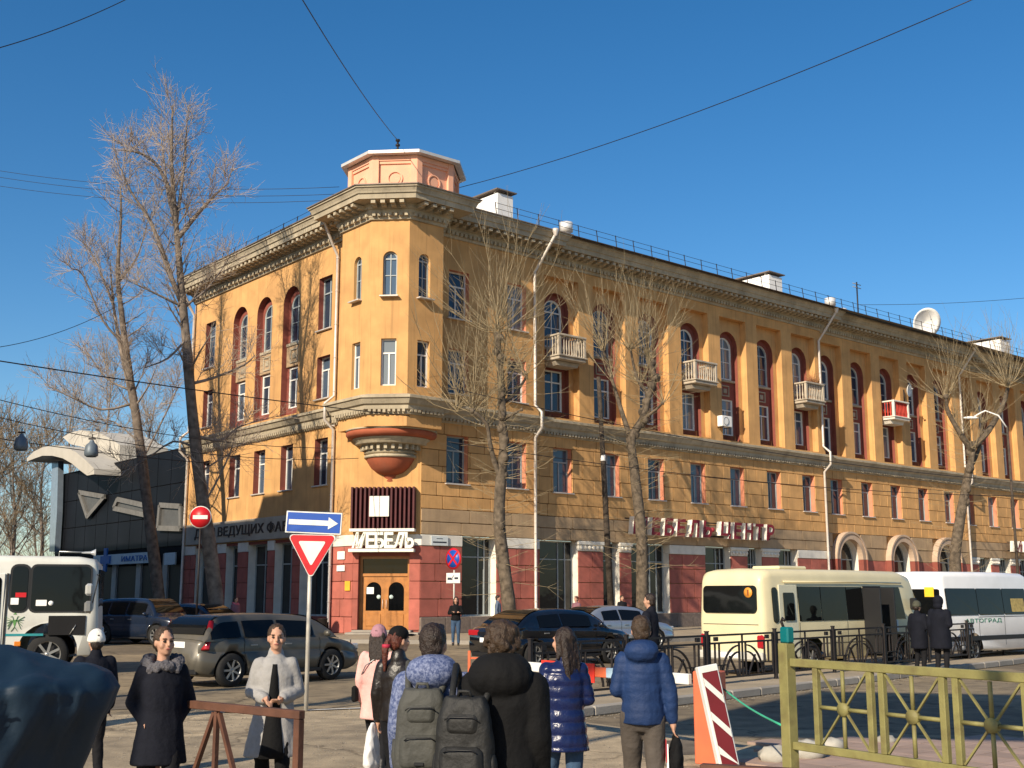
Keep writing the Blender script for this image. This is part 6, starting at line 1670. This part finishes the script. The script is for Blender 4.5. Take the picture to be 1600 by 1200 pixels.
PUFF = cloth('glossy_navy_puffer', (.007, .013, .060), .27, bs=16, bump=.5); BLUEJ = cloth('blue_jacket', (.011, .030, .095), .65, spec=.25); JEANS = cloth('blue_jeans', (.035, .07, .13), .85); GREYT = cloth('grey_brown_trousers', (.075, .062, .052)); DARKT = cloth('dark_trousers', (.009, .009, .011), spec=.2); BEIGE = cloth('beige_trousers', (.42, .37, .24)); MAUVE = cloth('mauve_jacket', (.20, .09, .11)); MAUVEH = cloth('mauve_knit', (.34, .17, .20), bs=90); WHITEK = cloth('white_knit', (.70, .68, .62), bs=90); SHOE = mat('dark_shoe', (.012, .011, .011), .5); BAGG = cloth('grey_backpack_cloth', (.052, .052, .045), .7); BAGB = cloth('black_backpack_cloth', (.011, .011, .0105), .65); SCARF = cloth('grey_fur_collar', (.10, .095, .105), .95, bump=.9, bs=60)
def pattern_cloth():
    m = bpy.data.materials.new('blue_speckled_jacket'); m.use_nodes = True; n, l = m.node_tree.nodes, m.node_tree.links
    t = n.new('ShaderNodeTexNoise'); t.inputs['Scale'].default_value = 55; t.inputs['Detail'].default_value = 8; t.inputs['Roughness'].default_value = .75
    g_ = n.new('ShaderNodeNewGeometry'); l.new(g_.outputs['Position'], t.inputs[0])
    r = n.new('ShaderNodeValToRGB'); r.color_ramp.elements[0].position = .42; r.color_ramp.elements[0].color = (.03, .05, .14, 1); r.color_ramp.elements[1].position = .60; r.color_ramp.elements[1].color = (.19, .22, .34, 1)
    l.new(t.outputs[0], r.inputs[0]); l.new(r.outputs[0], n['Principled BSDF'].inputs['Base Color']); n['Principled BSDF'].inputs['Roughness'].default_value = .7
    return m
SPECK = pattern_cloth()
def blob(name, mb_, m, parent, M, vox=.013, sm=3, fold=0.0, fs=9.0, quilt=0.0, qp=.11, **kw):
    o = obj(name, mb_.mesh(name, m), parent, M)
    r = o.modifiers.new('r', 'REMESH'); r.mode = 'VOXEL'; r.voxel_size = vox; r.use_smooth_shade = True
    if sm: s = o.modifiers.new('s', 'SMOOTH'); s.iterations = sm; s.factor = .5
    # remesh in the object's own space: put it at unit scale while the modifiers run
    keep = o.matrix_basis.copy(); o.parent = None; o.matrix_basis = Matrix()
    apply_mods(o)
    o.parent = parent; o.matrix_basis = keep
    me = o.data
    if fold or quilt:
        nor = [v.normal.copy() for v in me.vertices]
        for v, nn in zip(me.vertices, nor):
            d = 0.0
            if fold: d += fold * (mnoise.noise(Vector((v.co.x * fs, v.co.y * fs, v.co.z * fs * .55))) - .9 * abs(mnoise.noise(Vector((v.co.x * fs * 1.6 + 3, v.co.y * fs * 1.6 + 1, v.co.z * fs * 1.1 + v.co.y * 5)))) + .3)
            if quilt: d += quilt * (abs(math.sin(math.pi * v.co.z / qp)) ** .6 - .7)
            v.co += nn * d
    if not me.materials: me.materials.append(m)
    me.polygons.foreach_set('use_smooth', [True] * len(me.polygons)); me.update()
    for k_, v_ in kw.items(): o[k_] = v_
    return o
def ering(z, rx, ry, cx=0.0, cy=0.0, n=20): return [(cx + rx * math.cos(2 * math.pi * i / n), cy + ry * math.sin(2 * math.pi * i / n), z) for i in range(n)]
ARMS = {'down': ((-.03, .212, 1.13), (.05, .222, .88)), 'pocket': ((-.10, .235, 1.13), (.03, .135, .97)), 'bent': ((-.02, .215, 1.14), (.21, .08, 1.09)), 'phone': ((.0, .24, 1.14), (.24, .10, 1.20)),
        'cross': ((.05, .26, 1.16), (.20, -.04, 1.20)), 'swing': ((-.10, .25, 1.16), (-.06, .27, .91)), 'fwd': ((.06, .24, 1.15), (.22, .24, .96)), 'strap': ((.06, .27, 1.18), (.16, .14, 1.36))}
def hand(mb_, wr, el, curl=.5, r=.0085):
    d = (wr - el).normalized(); up = Vector((1, 0, 0)); side = d.cross(up); side = side.normalized() if side.length > .05 else Vector((0, 1, 0)); nrm = side.cross(d).normalized()
    c = wr + d * .05
    mb_.cap(wr - d * .02, wr + d * .03, .026, .03, 10); mb_.ell(c, .035, .018, .045, 10, 8, M=Matrix((nrm * -1, side, d)).transposed().to_4x4() if False else None)
    for k in range(4):
        o = (k - 1.5) * .019; L = (.062, .074, .070, .054)[k]
        p0 = c + nrm * o + d * .028; p1 = p0 + (d * (1 - curl * .3) + side * curl * .4).normalized() * L * .5; p2 = p1 + (d * (1 - curl) + side * curl).normalized() * L * .5
        mb_.cap(p0, p1, r, r * .95, 8); mb_.cap(p1, p2, r * .95, r * .8, 8)
    t0 = c - d * .02 + nrm * .03; t1 = t0 + (nrm * .7 + d * .7 + side * .3).normalized() * .034
    mb_.cap(t0, t1, r * 1.2, r * 1.1, 8); mb_.cap(t1, t1 + (d + side * .4).normalized() * .026, r * 1.1, r * .85, 8)
def person(label, px_, d, az, h, top, legs, hair, arms=('down', 'down'), stride=.0, yaw=0.0, vox=.012, group=None, hood=False, collar=None, shoes=SHOE, nod=0.0, z0=0.0, hat=None, pitch_fwd=0.0):
    q = at(px_, 1000, d); k = h / 1.75
    M = T(q.x, q.y, z0) @ heading(az) @ S3(k, k, k)
    root = thing('person', label, 'person', M, group)
    b_ = top.get('bulk', .02); V = Vector
    # joints
    hips = [V((0, s * .095, .92)) for s in (1, -1)]; st = stride / 2
    feet = [V((st, .10, .085)), V((-st, -.10, .085 + (.05 if stride > .2 else 0)))]
    knees = [(hp + ft) / 2 + V((.05 + abs(stride) * .10, 0, .0)) for hp, ft in zip(hips, feet)]
    shy = top.get('sh', .165); sh = [V((0, s * shy, 1.40)) for s in (1, -1)]
    el, wr = [], []
    for i, s in enumerate((1, -1)):
        a = arms[i]; e, w_ = ARMS[a] if isinstance(a, str) else a
        el.append(V((e[0], s * e[1], e[2]))); wr.append(V((w_[0], s * w_[1], w_[2])))
    Mh = T(0, 0, 1.52) @ RZ(yaw) @ RY(nod) @ T(0, 0, -1.52)
    # body: one continuous surface
    bd = MB()
    bd.loft([ering(z, rx, ry) for z, rx, ry in ((.86, .09, .13), (.95, .11, .155), (1.08, .095, .135), (1.28, .11, .16), (1.40, .085, .15), (1.45, .06, .09))])
    for i in (0, 1):
        bd.cap(hips[i], knees[i], .082, .056); bd.cap(knees[i], feet[i] + V((0, 0, .02)), .054, .036); bd.cap(feet[i] + V((-.02, 0, -.04)), feet[i] + V((.13, 0, -.05)), .034, .028)
        bd.cap(sh[i], el[i], .05, .04); bd.cap(el[i], wr[i], .038, .026); hand(bd, wr[i], el[i], .55)
    hd = MB()
    hd.cap((-.01, 0, 1.42), (.0, 0, 1.56), .058, .052)
    hd.ell((-.008, 0, 1.652), .098, .076, .105, 16, 12); hd.ell((.028, 0, 1.585), .068, .058, .068, 14, 10); hd.ell((.065, 0, 1.552), .026, .03, .024, 10, 8)
    hd.ell((.082, 0, 1.668), .018, .055, .014, 10, 8); hd.cap((.088, 0, 1.655), (.112, 0, 1.615), .011, .015, 8); hd.ell((.086, 0, 1.583), .014, .026, .012, 10, 8)
    for s in (-1, 1): hd.ell((-.005, s * .076, 1.628), .02, .012, .032, 8, 8); hd.ell((.06, s * .045, 1.61), .03, .024, .03, 8, 8)
    hd.xf(Mh); bd.add(hd.v, hd.f)
    body = blob('body', bd, SKIN, root, M, min(vox, .009) if d < 15 else vox, 2)
    if abs(((math.degrees(az) - 180 + 180) % 360) - 180) < 75:
        for s in (-1, 1):
            e_ = MB(); e_.ell((.083, s * .031, 1.645), .012, .017, .009, 8, 6); e_.xf(Mh).build('eye', EYE, body, M)
            e_ = MB(); e_.ell((.092, s * .034, 1.668), .010, .024, .005, 8, 6); e_.xf(Mh).build('eyebrow', HAIRD, body, M)
        e_ = MB(); e_.ell((.097, 0, 1.582), .008, .024, .007, 8, 6); e_.xf(Mh).build('mouth', LIP, body, M)
    # trousers, shoes
    tr_ = MB(); fit = legs.get('fit', 0.0)
    tr_.loft([ering(z, rx, ry) for z, rx, ry in ((.80, .08, .12), (.88, .12 + fit, .165 + fit), (.98, .125 + fit, .165 + fit), (1.06, .115, .15))])
    for i in (0, 1): tr_.cap(hips[i], knees[i], .096 + fit, .072 + fit); tr_.cap(knees[i], feet[i] + V((-.01, 0, .02)), .070 + fit, .054 + fit)
    blob('trousers', tr_, legs['m'], root, M, vox + .002, 3, .010, 8)
    for i in (0, 1):
        s_ = MB(); f = feet[i]
        s_.cap(f + V((-.05, 0, -.035)), f + V((.13, 0, -.045)), .046, .038); s_.cap(f + V((-.03, 0, .0)), f + V((-.02, 0, .05)), .048, .046); s_.box(f.x - .09, f.x + .165, f.y - .042, f.y + .042, f.z - .085, f.z - .06)
        blob('shoe', s_, shoes, root, M, vox, 2)
    # coat or jacket
    j = MB(); hem = top['hem']; fl = top.get('flare', 0.0)
    prof = [(1.475, .055, .075), (1.45, .080 + b_ * .5, shy * .62 + b_ * .5), (1.40, .105 + b_ * .8, shy * .98 + b_ * .5), (1.30, .122 + b_, .165 + b_), (1.18, .120 + b_, .155 + b_), (1.06, .115 + b_, .148 + b_), (.95, .128 + b_, .165 + b_)]
    prof = [p for p in prof if p[0] > hem + .03]
    zl = prof[-1][0]
    nst = max(1, int((zl - hem) / .12))
    for i in range(1, nst + 1):
        f = i / nst; z = zl + (hem - zl) * f; dn = max(0, .95 - z)
        prof.append((z, .128 + b_ + fl * dn * .8 + (.02 * dn), .165 + b_ + fl * dn))
    j.loft([ering(z, rx, ry) for z, rx, ry in prof[::-1]])
    for i in (0, 1):
        j.cap(sh[i] + V((0, 0, -.015)), el[i], .062 + b_ * .65, .050 + b_ * .6); j.cap(el[i], wr[i] + (el[i] - wr[i]).normalized() * .02, .050 + b_ * .6, .040 + b_ * .45)
    if hood: j.ell((-.10, 0, 1.47), .085 + b_, .125 + b_, .075 + b_, 14, 10); j.ell((-.05, 0, 1.50), .08 + b_, .12 + b_, .045 + b_, 14, 10)
    if collar is None: j.cap((-.03, 0, 1.45), (-.025, 0, 1.50), .078, .074)
    jk = blob('coat' if hem < .75 else 'jacket', j, top['m'], root, M, vox + .002, 3, top.get('fold', .008), 7, top.get('quilt', 0), top.get('qp', .11))
    if collar is not None:
        c_ = MB()
        for i in range(16):
            a = 2 * math.pi * i / 16; c_.ell((-.01 + .115 * math.cos(a), .135 * math.sin(a), 1.475 + .02 * math.cos(a * 3) + (-.05 if math.cos(a) > .4 else 0)), .05, .05, .045, 8, 6)
        blob('fur_collar', c_, collar, root, M, vox, 1, .02, 30)
    for ex_ in top.get('extra', []): ex_(root, M, jk)
    # hair
    hm, style = hair['m'], hair['s']
    hr = MB()
    if style != 'none':
        hr.ell((-.026, 0, 1.672), .098, .086, .100, 18, 12); hr.ell((-.055, 0, 1.62), .062, .078, .075, 14, 10)
        if style == 'short': hr.ell((.03, 0, 1.735), .058, .062, .03, 12, 8); hr.ell((-.05, 0, 1.585), .05, .062, .05, 12, 8)
        if style == 'curly':
            hr.ell((-.02, 0, 1.70), .112, .10, .10, 16, 10); hr.ell((-.05, 0, 1.60), .075, .085, .085, 12, 10)
            for i in range(46):
                v = rv()
                if v.x < .55: hr.ell((-.025 + v.x * .105, v.y * .098, 1.675 + v.z * .105), .026, .026, .026, 8, 6)
        if style in ('long', 'loose'):
            for y_ in (-.06, -.03, 0, .03, .06): hr.cap((-.07, y_, 1.66), (-.105, y_ * 1.1, 1.46), .038, .034); hr.cap((-.105, y_ * 1.1, 1.46), (-.125, y_ * .8, 1.26), .034, .016)
            for s in (-1, 1): hr.cap((-.01, s * .078, 1.67), (-.03, s * .092, 1.50), .022, .022)
        if style in ('pony', 'tail'):
            hr.ell((-.115, 0, 1.66), .035, .035, .035, 10, 8); hr.cap((-.125, 0, 1.66), (-.165, 0, 1.56), .028, .036); hr.cap((-.165, 0, 1.56), (-.16, .01, 1.36), .036, .014)
        if style == 'bun': hr.ell((-.11, 0, 1.70), .045, .045, .045, 12, 8)
        hr.xf(Mh)
        blob('hair', hr, hm, root, M, min(vox, .010), 1, .008, 45)
        if style == 'pony': MB().lathe([(.03, -.02), (.042, -.01), (.042, .015), (.03, .02)], 14, Mh @ T(-.155, 0, 1.59)).build('hair_tie', mat('red_hair_tie', (.4, .02, .05), .7), root, M)
    if hat:
        c_ = MB()
        if hat[0] == 'beanie':
            c_.ell((-.012, 0, 1.69), .112, .096, .105, 18, 12); c_.lathe([(.10, -.03), (.118, -.025), (.118, .025), (.10, .03)], 20, T(-.012, 0, 1.665) @ S3(1, .88, 1))
            c_.lathe([(.10, .03), (.001, .03), (.001, -.03), (.10, -.03)], 20, T(-.012, 0, 1.665) @ S3(1, .88, 1))
        elif hat[0] == 'cap':
            c_.ell((-.012, 0, 1.70), .108, .092, .085, 18, 12); c_.ell((.13, 0, 1.69), .075, .065, .010, 14, 8)
        elif hat[0] == 'hood':
            c_.ell((-.02, 0, 1.66), .125, .115, .135, 18, 12); c_.ell((-.05, 0, 1.55), .09, .11, .09, 14, 10)
        c_.xf(Mh); blob('hat' if hat[0] != 'hood' else 'hood', c_, hat[1], root, M, vox, 2, .004, 30)
    return root, M, wr
def backpack(label, M, m, y=0.0, off=.27, w_=.32, h_=.50, dp=.17, z=.92, tilt_=0.0):
    Mb = M @ T(-off, y, z) @ RY(tilt_)
    t = thing('backpack', label, 'backpack', Mb)
    k = MB(); rings = []
    for i in range(9):
        f = i / 8; s = (1 - abs(2 * f - 1) ** 3.2) ** .35 if 0 < f < 1 else .35
        ww = w_ / 2 * (.72 + .28 * s) * (1.0 - .22 * f ** 2); dd = dp / 2 * (.5 + .5 * s) * (1.1 - .3 * f)
        rings.append([(dd * (abs(math.cos(a)) ** .6) * (1 if math.cos(a) > 0 else -1), ww * (abs(math.sin(a)) ** .6) * (1 if math.sin(a) > 0 else -1), h_ * f) for a in [2 * math.pi * j / 24 for j in range(24)]])
    k.loft(rings)
    blob('pack', k, m, t, Mb, .012, 3, .012, 9)
    p = MB(); p.cbox(-dp * .68, -dp * .2, -w_ * .36, w_ * .36, h_ * .10, h_ * .50, .03); blob('front_pocket', p, m, t, Mb, .010, 5, .010, 9)
    p = MB(); p.cbox(-dp * .54, -dp * .1, -w_ * .28, w_ * .28, h_ * .60, h_ * .84, .03); blob('upper_pocket', p, m, t, Mb, .010, 5, .008, 9)
    for s in (-1, 1):
        MB().tube([(.05, s * .09, h_ * .90), (.13, s * .11, h_ * 1.02), (off - .03, s * .125, 1.475 - z + .045), (off + .07, s * .135, 1.44 - z + .03), (off + .17, s * .14, 1.28 - z)], .021, 8).build('strap', m, t, Mb)
        MB().tube([(dp * .2, s * w_ * .48, h_ * .12), (dp * .7, s * w_ * .58, h_ * .2), (dp * 1.2, s * w_ * .60, h_ * .4)], .012, 6).build('strap', m, t, Mb)
        p = MB(); p.ell((0, s * w_ * .46, h_ * .25), .05, .03, .10, 10, 8); blob('side_pocket', p, m, t, Mb, .012, 2)
    MB().tube([(-.01, -.04, h_ * .98), (-.02, -.03, h_ * 1.06), (-.02, .03, h_ * 1.06), (-.01, .04, h_ * .98)], .011, 8).build('handle', m, t, Mb)
    for zz, q_ in ((.47, .70), (.80, .56)): MB().tube([(-dp * q_, -w_ * .27, h_ * (zz - .03)), (-dp * q_ - .006, -w_ * .2, h_ * zz), (-dp * q_ - .006, w_ * .2, h_ * zz), (-dp * q_, w_ * .27, h_ * (zz - .03))], .004, 6).build('zip', TRIM, t, Mb)
    MB().cbox(-dp * .74, -dp * .67, -.03, .03, h_ * .16, h_ * .20, .004).build('badge', TRIM, t, Mb)
    return t
def coat_front(m, z0, z1, wd=.10):
    def f(root, M, jk):
        k = MB(); rings = []
        for z in [z0 + (z1 - z0) * i / 8 for i in range(9)]:
            ww = wd * (1.25 - 1.0 * (z - z0) / (z1 - z0)); x = .156 + max(0, .95 - z) * .23 - max(0, z - 1.3) * .25
            rings.append([(x - .06, ww, z), (x - .004, ww * .8, z), (x + .012, 0, z), (x - .004, -ww * .8, z), (x - .06, -ww, z)])
        k.loft(rings); k.build('front_panel', m, root, M)
    return f
# --- facing the viewer
person('woman in long navy down coat with grey fur collar walking toward the viewer, left', 257, 9.5, rad(160), 1.58, dict(m=NAVYC, hem=.62, bulk=.024, sh=.142, flare=.14, fold=.009), dict(m=DARKT), dict(m=HAIRB, s='bun'), ('pocket', 'pocket'), .26, rad(18), collar=SCARF)
sh_ = MB().cap((.04, 0, 1.44), (.03, 0, 1.50), .07, .06)
person('woman in pale grey wrap coat over black clothes, hands joined, facing the viewer', 432, 10.4, rad(172), 1.58, dict(m=GREYC, hem=.56, bulk=.026, sh=.138, flare=.20, fold=.010, extra=[coat_front(BLACKC, .56, 1.40)]), dict(m=BLACKC), dict(m=HAIRB, s='pony'), ('bent', 'bent'), .30, rad(4))
# --- walking away from the viewer
_, Mp_, wr_ = person('person in pink coat and mauve knitted hat walking away', 592, 12.8, rad(8), 1.50, dict(m=PINKC, hem=.66, bulk=.03, flare=.08), dict(m=DARKT), dict(m=HAIRD, s='loose'), ('down', 'bent'), .22, hat=('beanie', MAUVEH))
t = thing('handbag', 'small black handbag on a chain hanging at the hip of the pink coat', 'handbag', Mp_ @ T(.02, .27, .88))
MB().cbox(-.10, .10, .0, .07, 0, .19, .02).build('pouch', BLACKC, t, Mp_ @ T(0, .24, .86)); MB().tube([(.0, .27, 1.05), (-.16, .12, 1.30), (-.10, -.10, 1.46), (.05, -.12, 1.44)], .008, 6).build('chain', RIM, t, Mp_)
_, Mp_, wr_ = person('person in black leather jacket with long auburn ponytail and cap walking away', 624, 10.5, rad(14), 1.55, dict(m=LEATHER, hem=.88, bulk=.02), dict(m=DARKT), dict(m=HAIRR, s='pony'), ('down', 'bent'), .26, rad(-35), hat=('cap', BLACKC))
t = thing('carrier_bag', 'white plastic carrier bag held by the person in leather jacket', 'bag', Mp_ @ T(.05, .27, .4))
k = MB(); k.loft([ering(z, rx, ry, .05, .28, 14) for z, rx, ry in ((.42, .10, .05), (.46, .13, .065), (.62, .13, .06), (.76, .09, .04), (.85, .03, .02))]); blob('bag_body', k, mat('white_plastic', (.72, .71, .70), .35, var=.06, vs=8), t, Mp_, .012, 2, .02, 9)
_, Mp_, _ = person('young man in speckled blue hooded jacket with short dark hair walking away', 678, 7.3, rad(4), 1.66, dict(m=SPECK, hem=.84, bulk=.035, sh=.18), dict(m=DARKT), dict(m=HAIRD, s='short'), ('down', 'down'), .2, rad(-10), hood=True, vox=.011)
backpack('grey-green backpack worn by the young man in the speckled blue jacket', Mp_, BAGG, y=.03, w_=.34, h_=.52, off=.26, z=.86)
_, Mp_, _ = person('man in black padded jacket with curly brown hair walking away, nearest the viewer', 786, 7.0, rad(12), 1.66, dict(m=BLACKC, hem=.72, bulk=.065, sh=.18, fold=.010), dict(m=DARKT), dict(m=HAIRB, s='curly'), ('down', 'down'), .2, hood=True, vox=.011)
backpack('black backpack slung on the left shoulder of the man in the black padded jacket', Mp_, BAGB, y=.16, w_=.36, h_=.54, off=.30, z=.82)
person('woman in glossy navy puffer coat with long dark hair walking away', 880, 9.8, rad(-12), 1.57, dict(m=PUFF, hem=.70, bulk=.034, sh=.142, flare=.12, quilt=.012, qp=.105, fold=.006), dict(m=JEANS), dict(m=HAIRD, s='long'), ('bent', 'bent'), .2, rad(30))
_, Mp_, wr_ = person('boy in blue hooded jacket and grey-brown trousers walking away, carrying a bag', 1002, 9.9, rad(6), 1.66, dict(m=BLUEJ, hem=.86, bulk=.022, sh=.16, quilt=.004, qp=.08), dict(m=GREYT, fit=.008), dict(m=HAIRB, s='short'), ('bent', ((-.02, .235, 1.14), (.0, .255, .88))), .28, hood=True, vox=.011)
hw_ = wr_[1]
t = thing('carrier_bag', 'black and red carrier bag in the right hand of the boy in blue', 'bag', Mp_ @ T(hw_.x, hw_.y, .35))
k = MB(); k.loft([ering(z, rx, ry, hw_.x + .03, hw_.y - .02, 16) for z, rx, ry in ((.40, .15, .05), (.44, .17, .07), (.58, .16, .065), (.70, .10, .05), (.78, .03, .025))]); blob('bag_body', k, BLACKC, t, Mp_, .012, 2, .02, 9)
k = MB(); k.prism([(hw_.x - .16, .41), (hw_.x + .02, .41), (hw_.x - .02, .70)], hw_.y + .045, hw_.y + .06); k.build('white_panel', WHITE, t, Mp_); k = MB(); k.prism([(hw_.x - .10, .56), (hw_.x + .0, .56), (hw_.x - .02, .74)], hw_.y + .0605, hw_.y + .066); k.build('red_panel', SRED, t, Mp_)
k = MB(); k.tube([(hw_.x - .01, hw_.y, .74), (hw_.x, hw_.y - .01, .80), (hw_.x + .03, hw_.y, .74)], .012, 6); k.build('bag_handle', BLACKC, t, Mp_)
# --- middle distance
person('man in dark jacket and beige trousers walking left beyond the boy in blue', 1016, 22.5, rad(-62), 1.84, dict(m=NAVYC, hem=.80, bulk=.03), dict(m=BEIGE), dict(m=HAIRD, s='short'), ('down', 'down'), .25, vox=.016)
person('standing person in dark coat and khaki cap at the white van, left of two', 1436, 28.5, rad(55), 1.66, dict(m=NAVYC, hem=.62, bulk=.05), dict(m=DARKT), dict(m=HAIRD, s='short'), ('down', 'phone'), 0, hat=('beanie', cloth('khaki_knit', (.06, .06, .04))), vox=.018)
person('standing person in dark hooded coat at the white van, right of two', 1470, 28.0, rad(40), 1.78, dict(m=NAVYC, hem=.60, bulk=.06, flare=.05), dict(m=DARKT), dict(m=HAIRD, s='short'), ('down', 'bent'), 0, hat=('hood', NAVYC), vox=.018)
_, Mp_, _ = person('person in white knitted hat and navy jacket at the lower left', 150, 12.2, rad(-35), 1.47, dict(m=NAVYC, hem=.80, bulk=.05), dict(m=DARKT), dict(m=HAIRD, s='short'), ('down', 'down'), .1, hat=('beanie', WHITEK), vox=.014)
person('woman in black jacket and jeans with folded arms standing by the no-stopping sign', 712, 41.3, rad(176), 1.62, dict(m=BLACKC, hem=.90, bulk=.015), dict(m=JEANS), dict(m=HAIRD, s='loose'), ('cross', 'cross'), .02, vox=.02, z0=.12)
person('woman in mauve jacket walking on the far pavement left of the silver saloon', 901, 50, rad(230), 1.62, dict(m=MAUVE, hem=.74, bulk=.05), dict(m=DARKT), dict(m=HAIRR, s='short'), ('down', 'bent'), .3, vox=.022, z0=.12)
person('person in dark jacket on the far pavement beside the utility pole', 973, 53, rad(150), 1.66, dict(m=DARKT, hem=.80, bulk=.04), dict(m=DARKT), dict(m=HAIRB, s='short'), ('down', 'down'), .2, vox=.022, z0=.12)
person('person with pink scarf on the side street pavement above the estate car roof', 366, 50, rad(120), 1.60, dict(m=MAUVE, hem=.8, bulk=.04), dict(m=DARKT), dict(m=HAIRD, s='loose'), ('down', 'down'), .2, collar=cloth('pink_scarf', (.55, .12, .14)), vox=.022, z0=.12)
person('person in blue jeans half hidden by the first pollarded tree', 778, 49.2, rad(100), 1.66, dict(m=cloth('slate_jacket', (.10, .13, .18)), hem=.85, bulk=.02), dict(m=JEANS), dict(m=HAIRD, s='short'), ('down', 'down'), .2, vox=.022, z0=.12)

# blue cloth draped over a stall, nearest thing at the lower left
BLUET = cloth('petrol_blue_cloth', (.003, .017, .036), .65, bs=10, bump=.25, vs=2)
prof = [(0, -1.86), (.5, -1.84), (1.0, -1.79), (1.14, -1.757), (1.3, -1.68), (1.40, -1.635), (1.47, -1.62), (1.52, -1.66), (1.56, -1.76), (1.60, -1.89), (1.632, -2.06), (1.645, -2.35), (1.65, -2.6)]
k = MB(); rings = []; n = 320; xl = -3.7
pp_ = []
for (za, xa), (zb_, xb) in zip(prof[:-1], prof[1:]):
    for i in range(5): pp_.append((za + (zb_ - za) * i / 5, xa + (xb - xa) * i / 5))
prof = pp_ + [prof[-1]]
for z, xr in prof:
    rx = max(.02, (xr - xl) / 2) if z < 1.64 else (.35 if z < 1.648 else .08); cx = (xr + xl) / 2 if z < 1.64 else -2.7; ry = .62 * min(1, max(.12, (1.66 - z) / .16)) if z > 1.5 else .62
    row = []
    for i in range(n):
        a = 2 * math.pi * i / n; w_ = max(0, min(1, (1.56 - z) / .14))
        dfl = w_ * (.13 * abs(mnoise.noise(Vector((math.cos(a) * 5.5, math.sin(a) * 2.5, z * .7)))) + .05 * mnoise.noise(Vector((math.cos(a) * 16, math.sin(a) * 5, z * 1.6))) - .04) + .02 * mnoise.noise(Vector((math.cos(a) * 4, math.sin(a) * 4, z * 6)))
        f = 1 + dfl * 1.5
        fx = 1 + (f - 1) * abs(math.sin(a)); row.append((cx + rx * math.cos(a) * fx, 5.0 + ry * math.sin(a) * f, z))
    rings.append(row)
k.loft(rings)
k.v = [(x + .02 * mnoise.noise(Vector((x * 6, y * 6, z * 3))), y - (.10 * abs(mnoise.noise(Vector((x * 4.5, z * .9, 3)))) + .05 * abs(mnoise.noise(Vector((x * 10, z * 2, 9))))) * max(0, min(1, (1.60 - z) / .1)), z + (.035 * mnoise.noise(Vector((x * 5, y * 4, 1))) + .015 * mnoise.noise(Vector((x * 13, y * 9, 5)))) * max(0, min(1, (z - 1.4) / .1))) for x, y, z in k.v]
dt = thing('draped_stall', 'bulky stall under a dark blue cloth in the lower left corner, nearest the viewer', 'stall', T(-2.6, 5, 0))
k.build('cloth', BLUET, dt)
MB().tube([(-2.3, 4.42, 1.47), (-2.2, 4.36, 1.50), (-2.08, 4.36, 1.535), (-1.98, 4.40, 1.52)], .006, 6).build('tie_cord', BLACKC, dt)

# grit swept against the kerbs and scattered on the near pavement
gr_ = MB(); rg_ = random.Random(5)
for i in range(1500):
    if i % 3: x_, y_ = rg_.uniform(-6, 1.2), rg_.uniform(12.5, 20)
    else:
        q = FB @ Vector((rg_.uniform(-1, 12), -1.15 - abs(rg_.gauss(0, .18)), 0)); x_, y_ = q.x, q.y
    r_ = rg_.uniform(.006, .022)
    gr_.add([(x_ + r_, y_, .006), (x_ - r_ * .6, y_ + r_, .006), (x_ - r_ * .7, y_ - r_ * .8, .006), (x_, y_, .006 + r_ * .9)], [(0, 1, 3), (1, 2, 3), (2, 0, 3)])
gr_.build('grit', mat('grit_stone', (.22, .19, .15), .9, var=.4, vs=20), None, None, kind='stuff', label='loose grit on the pavement and along the island kerb', category='grit')
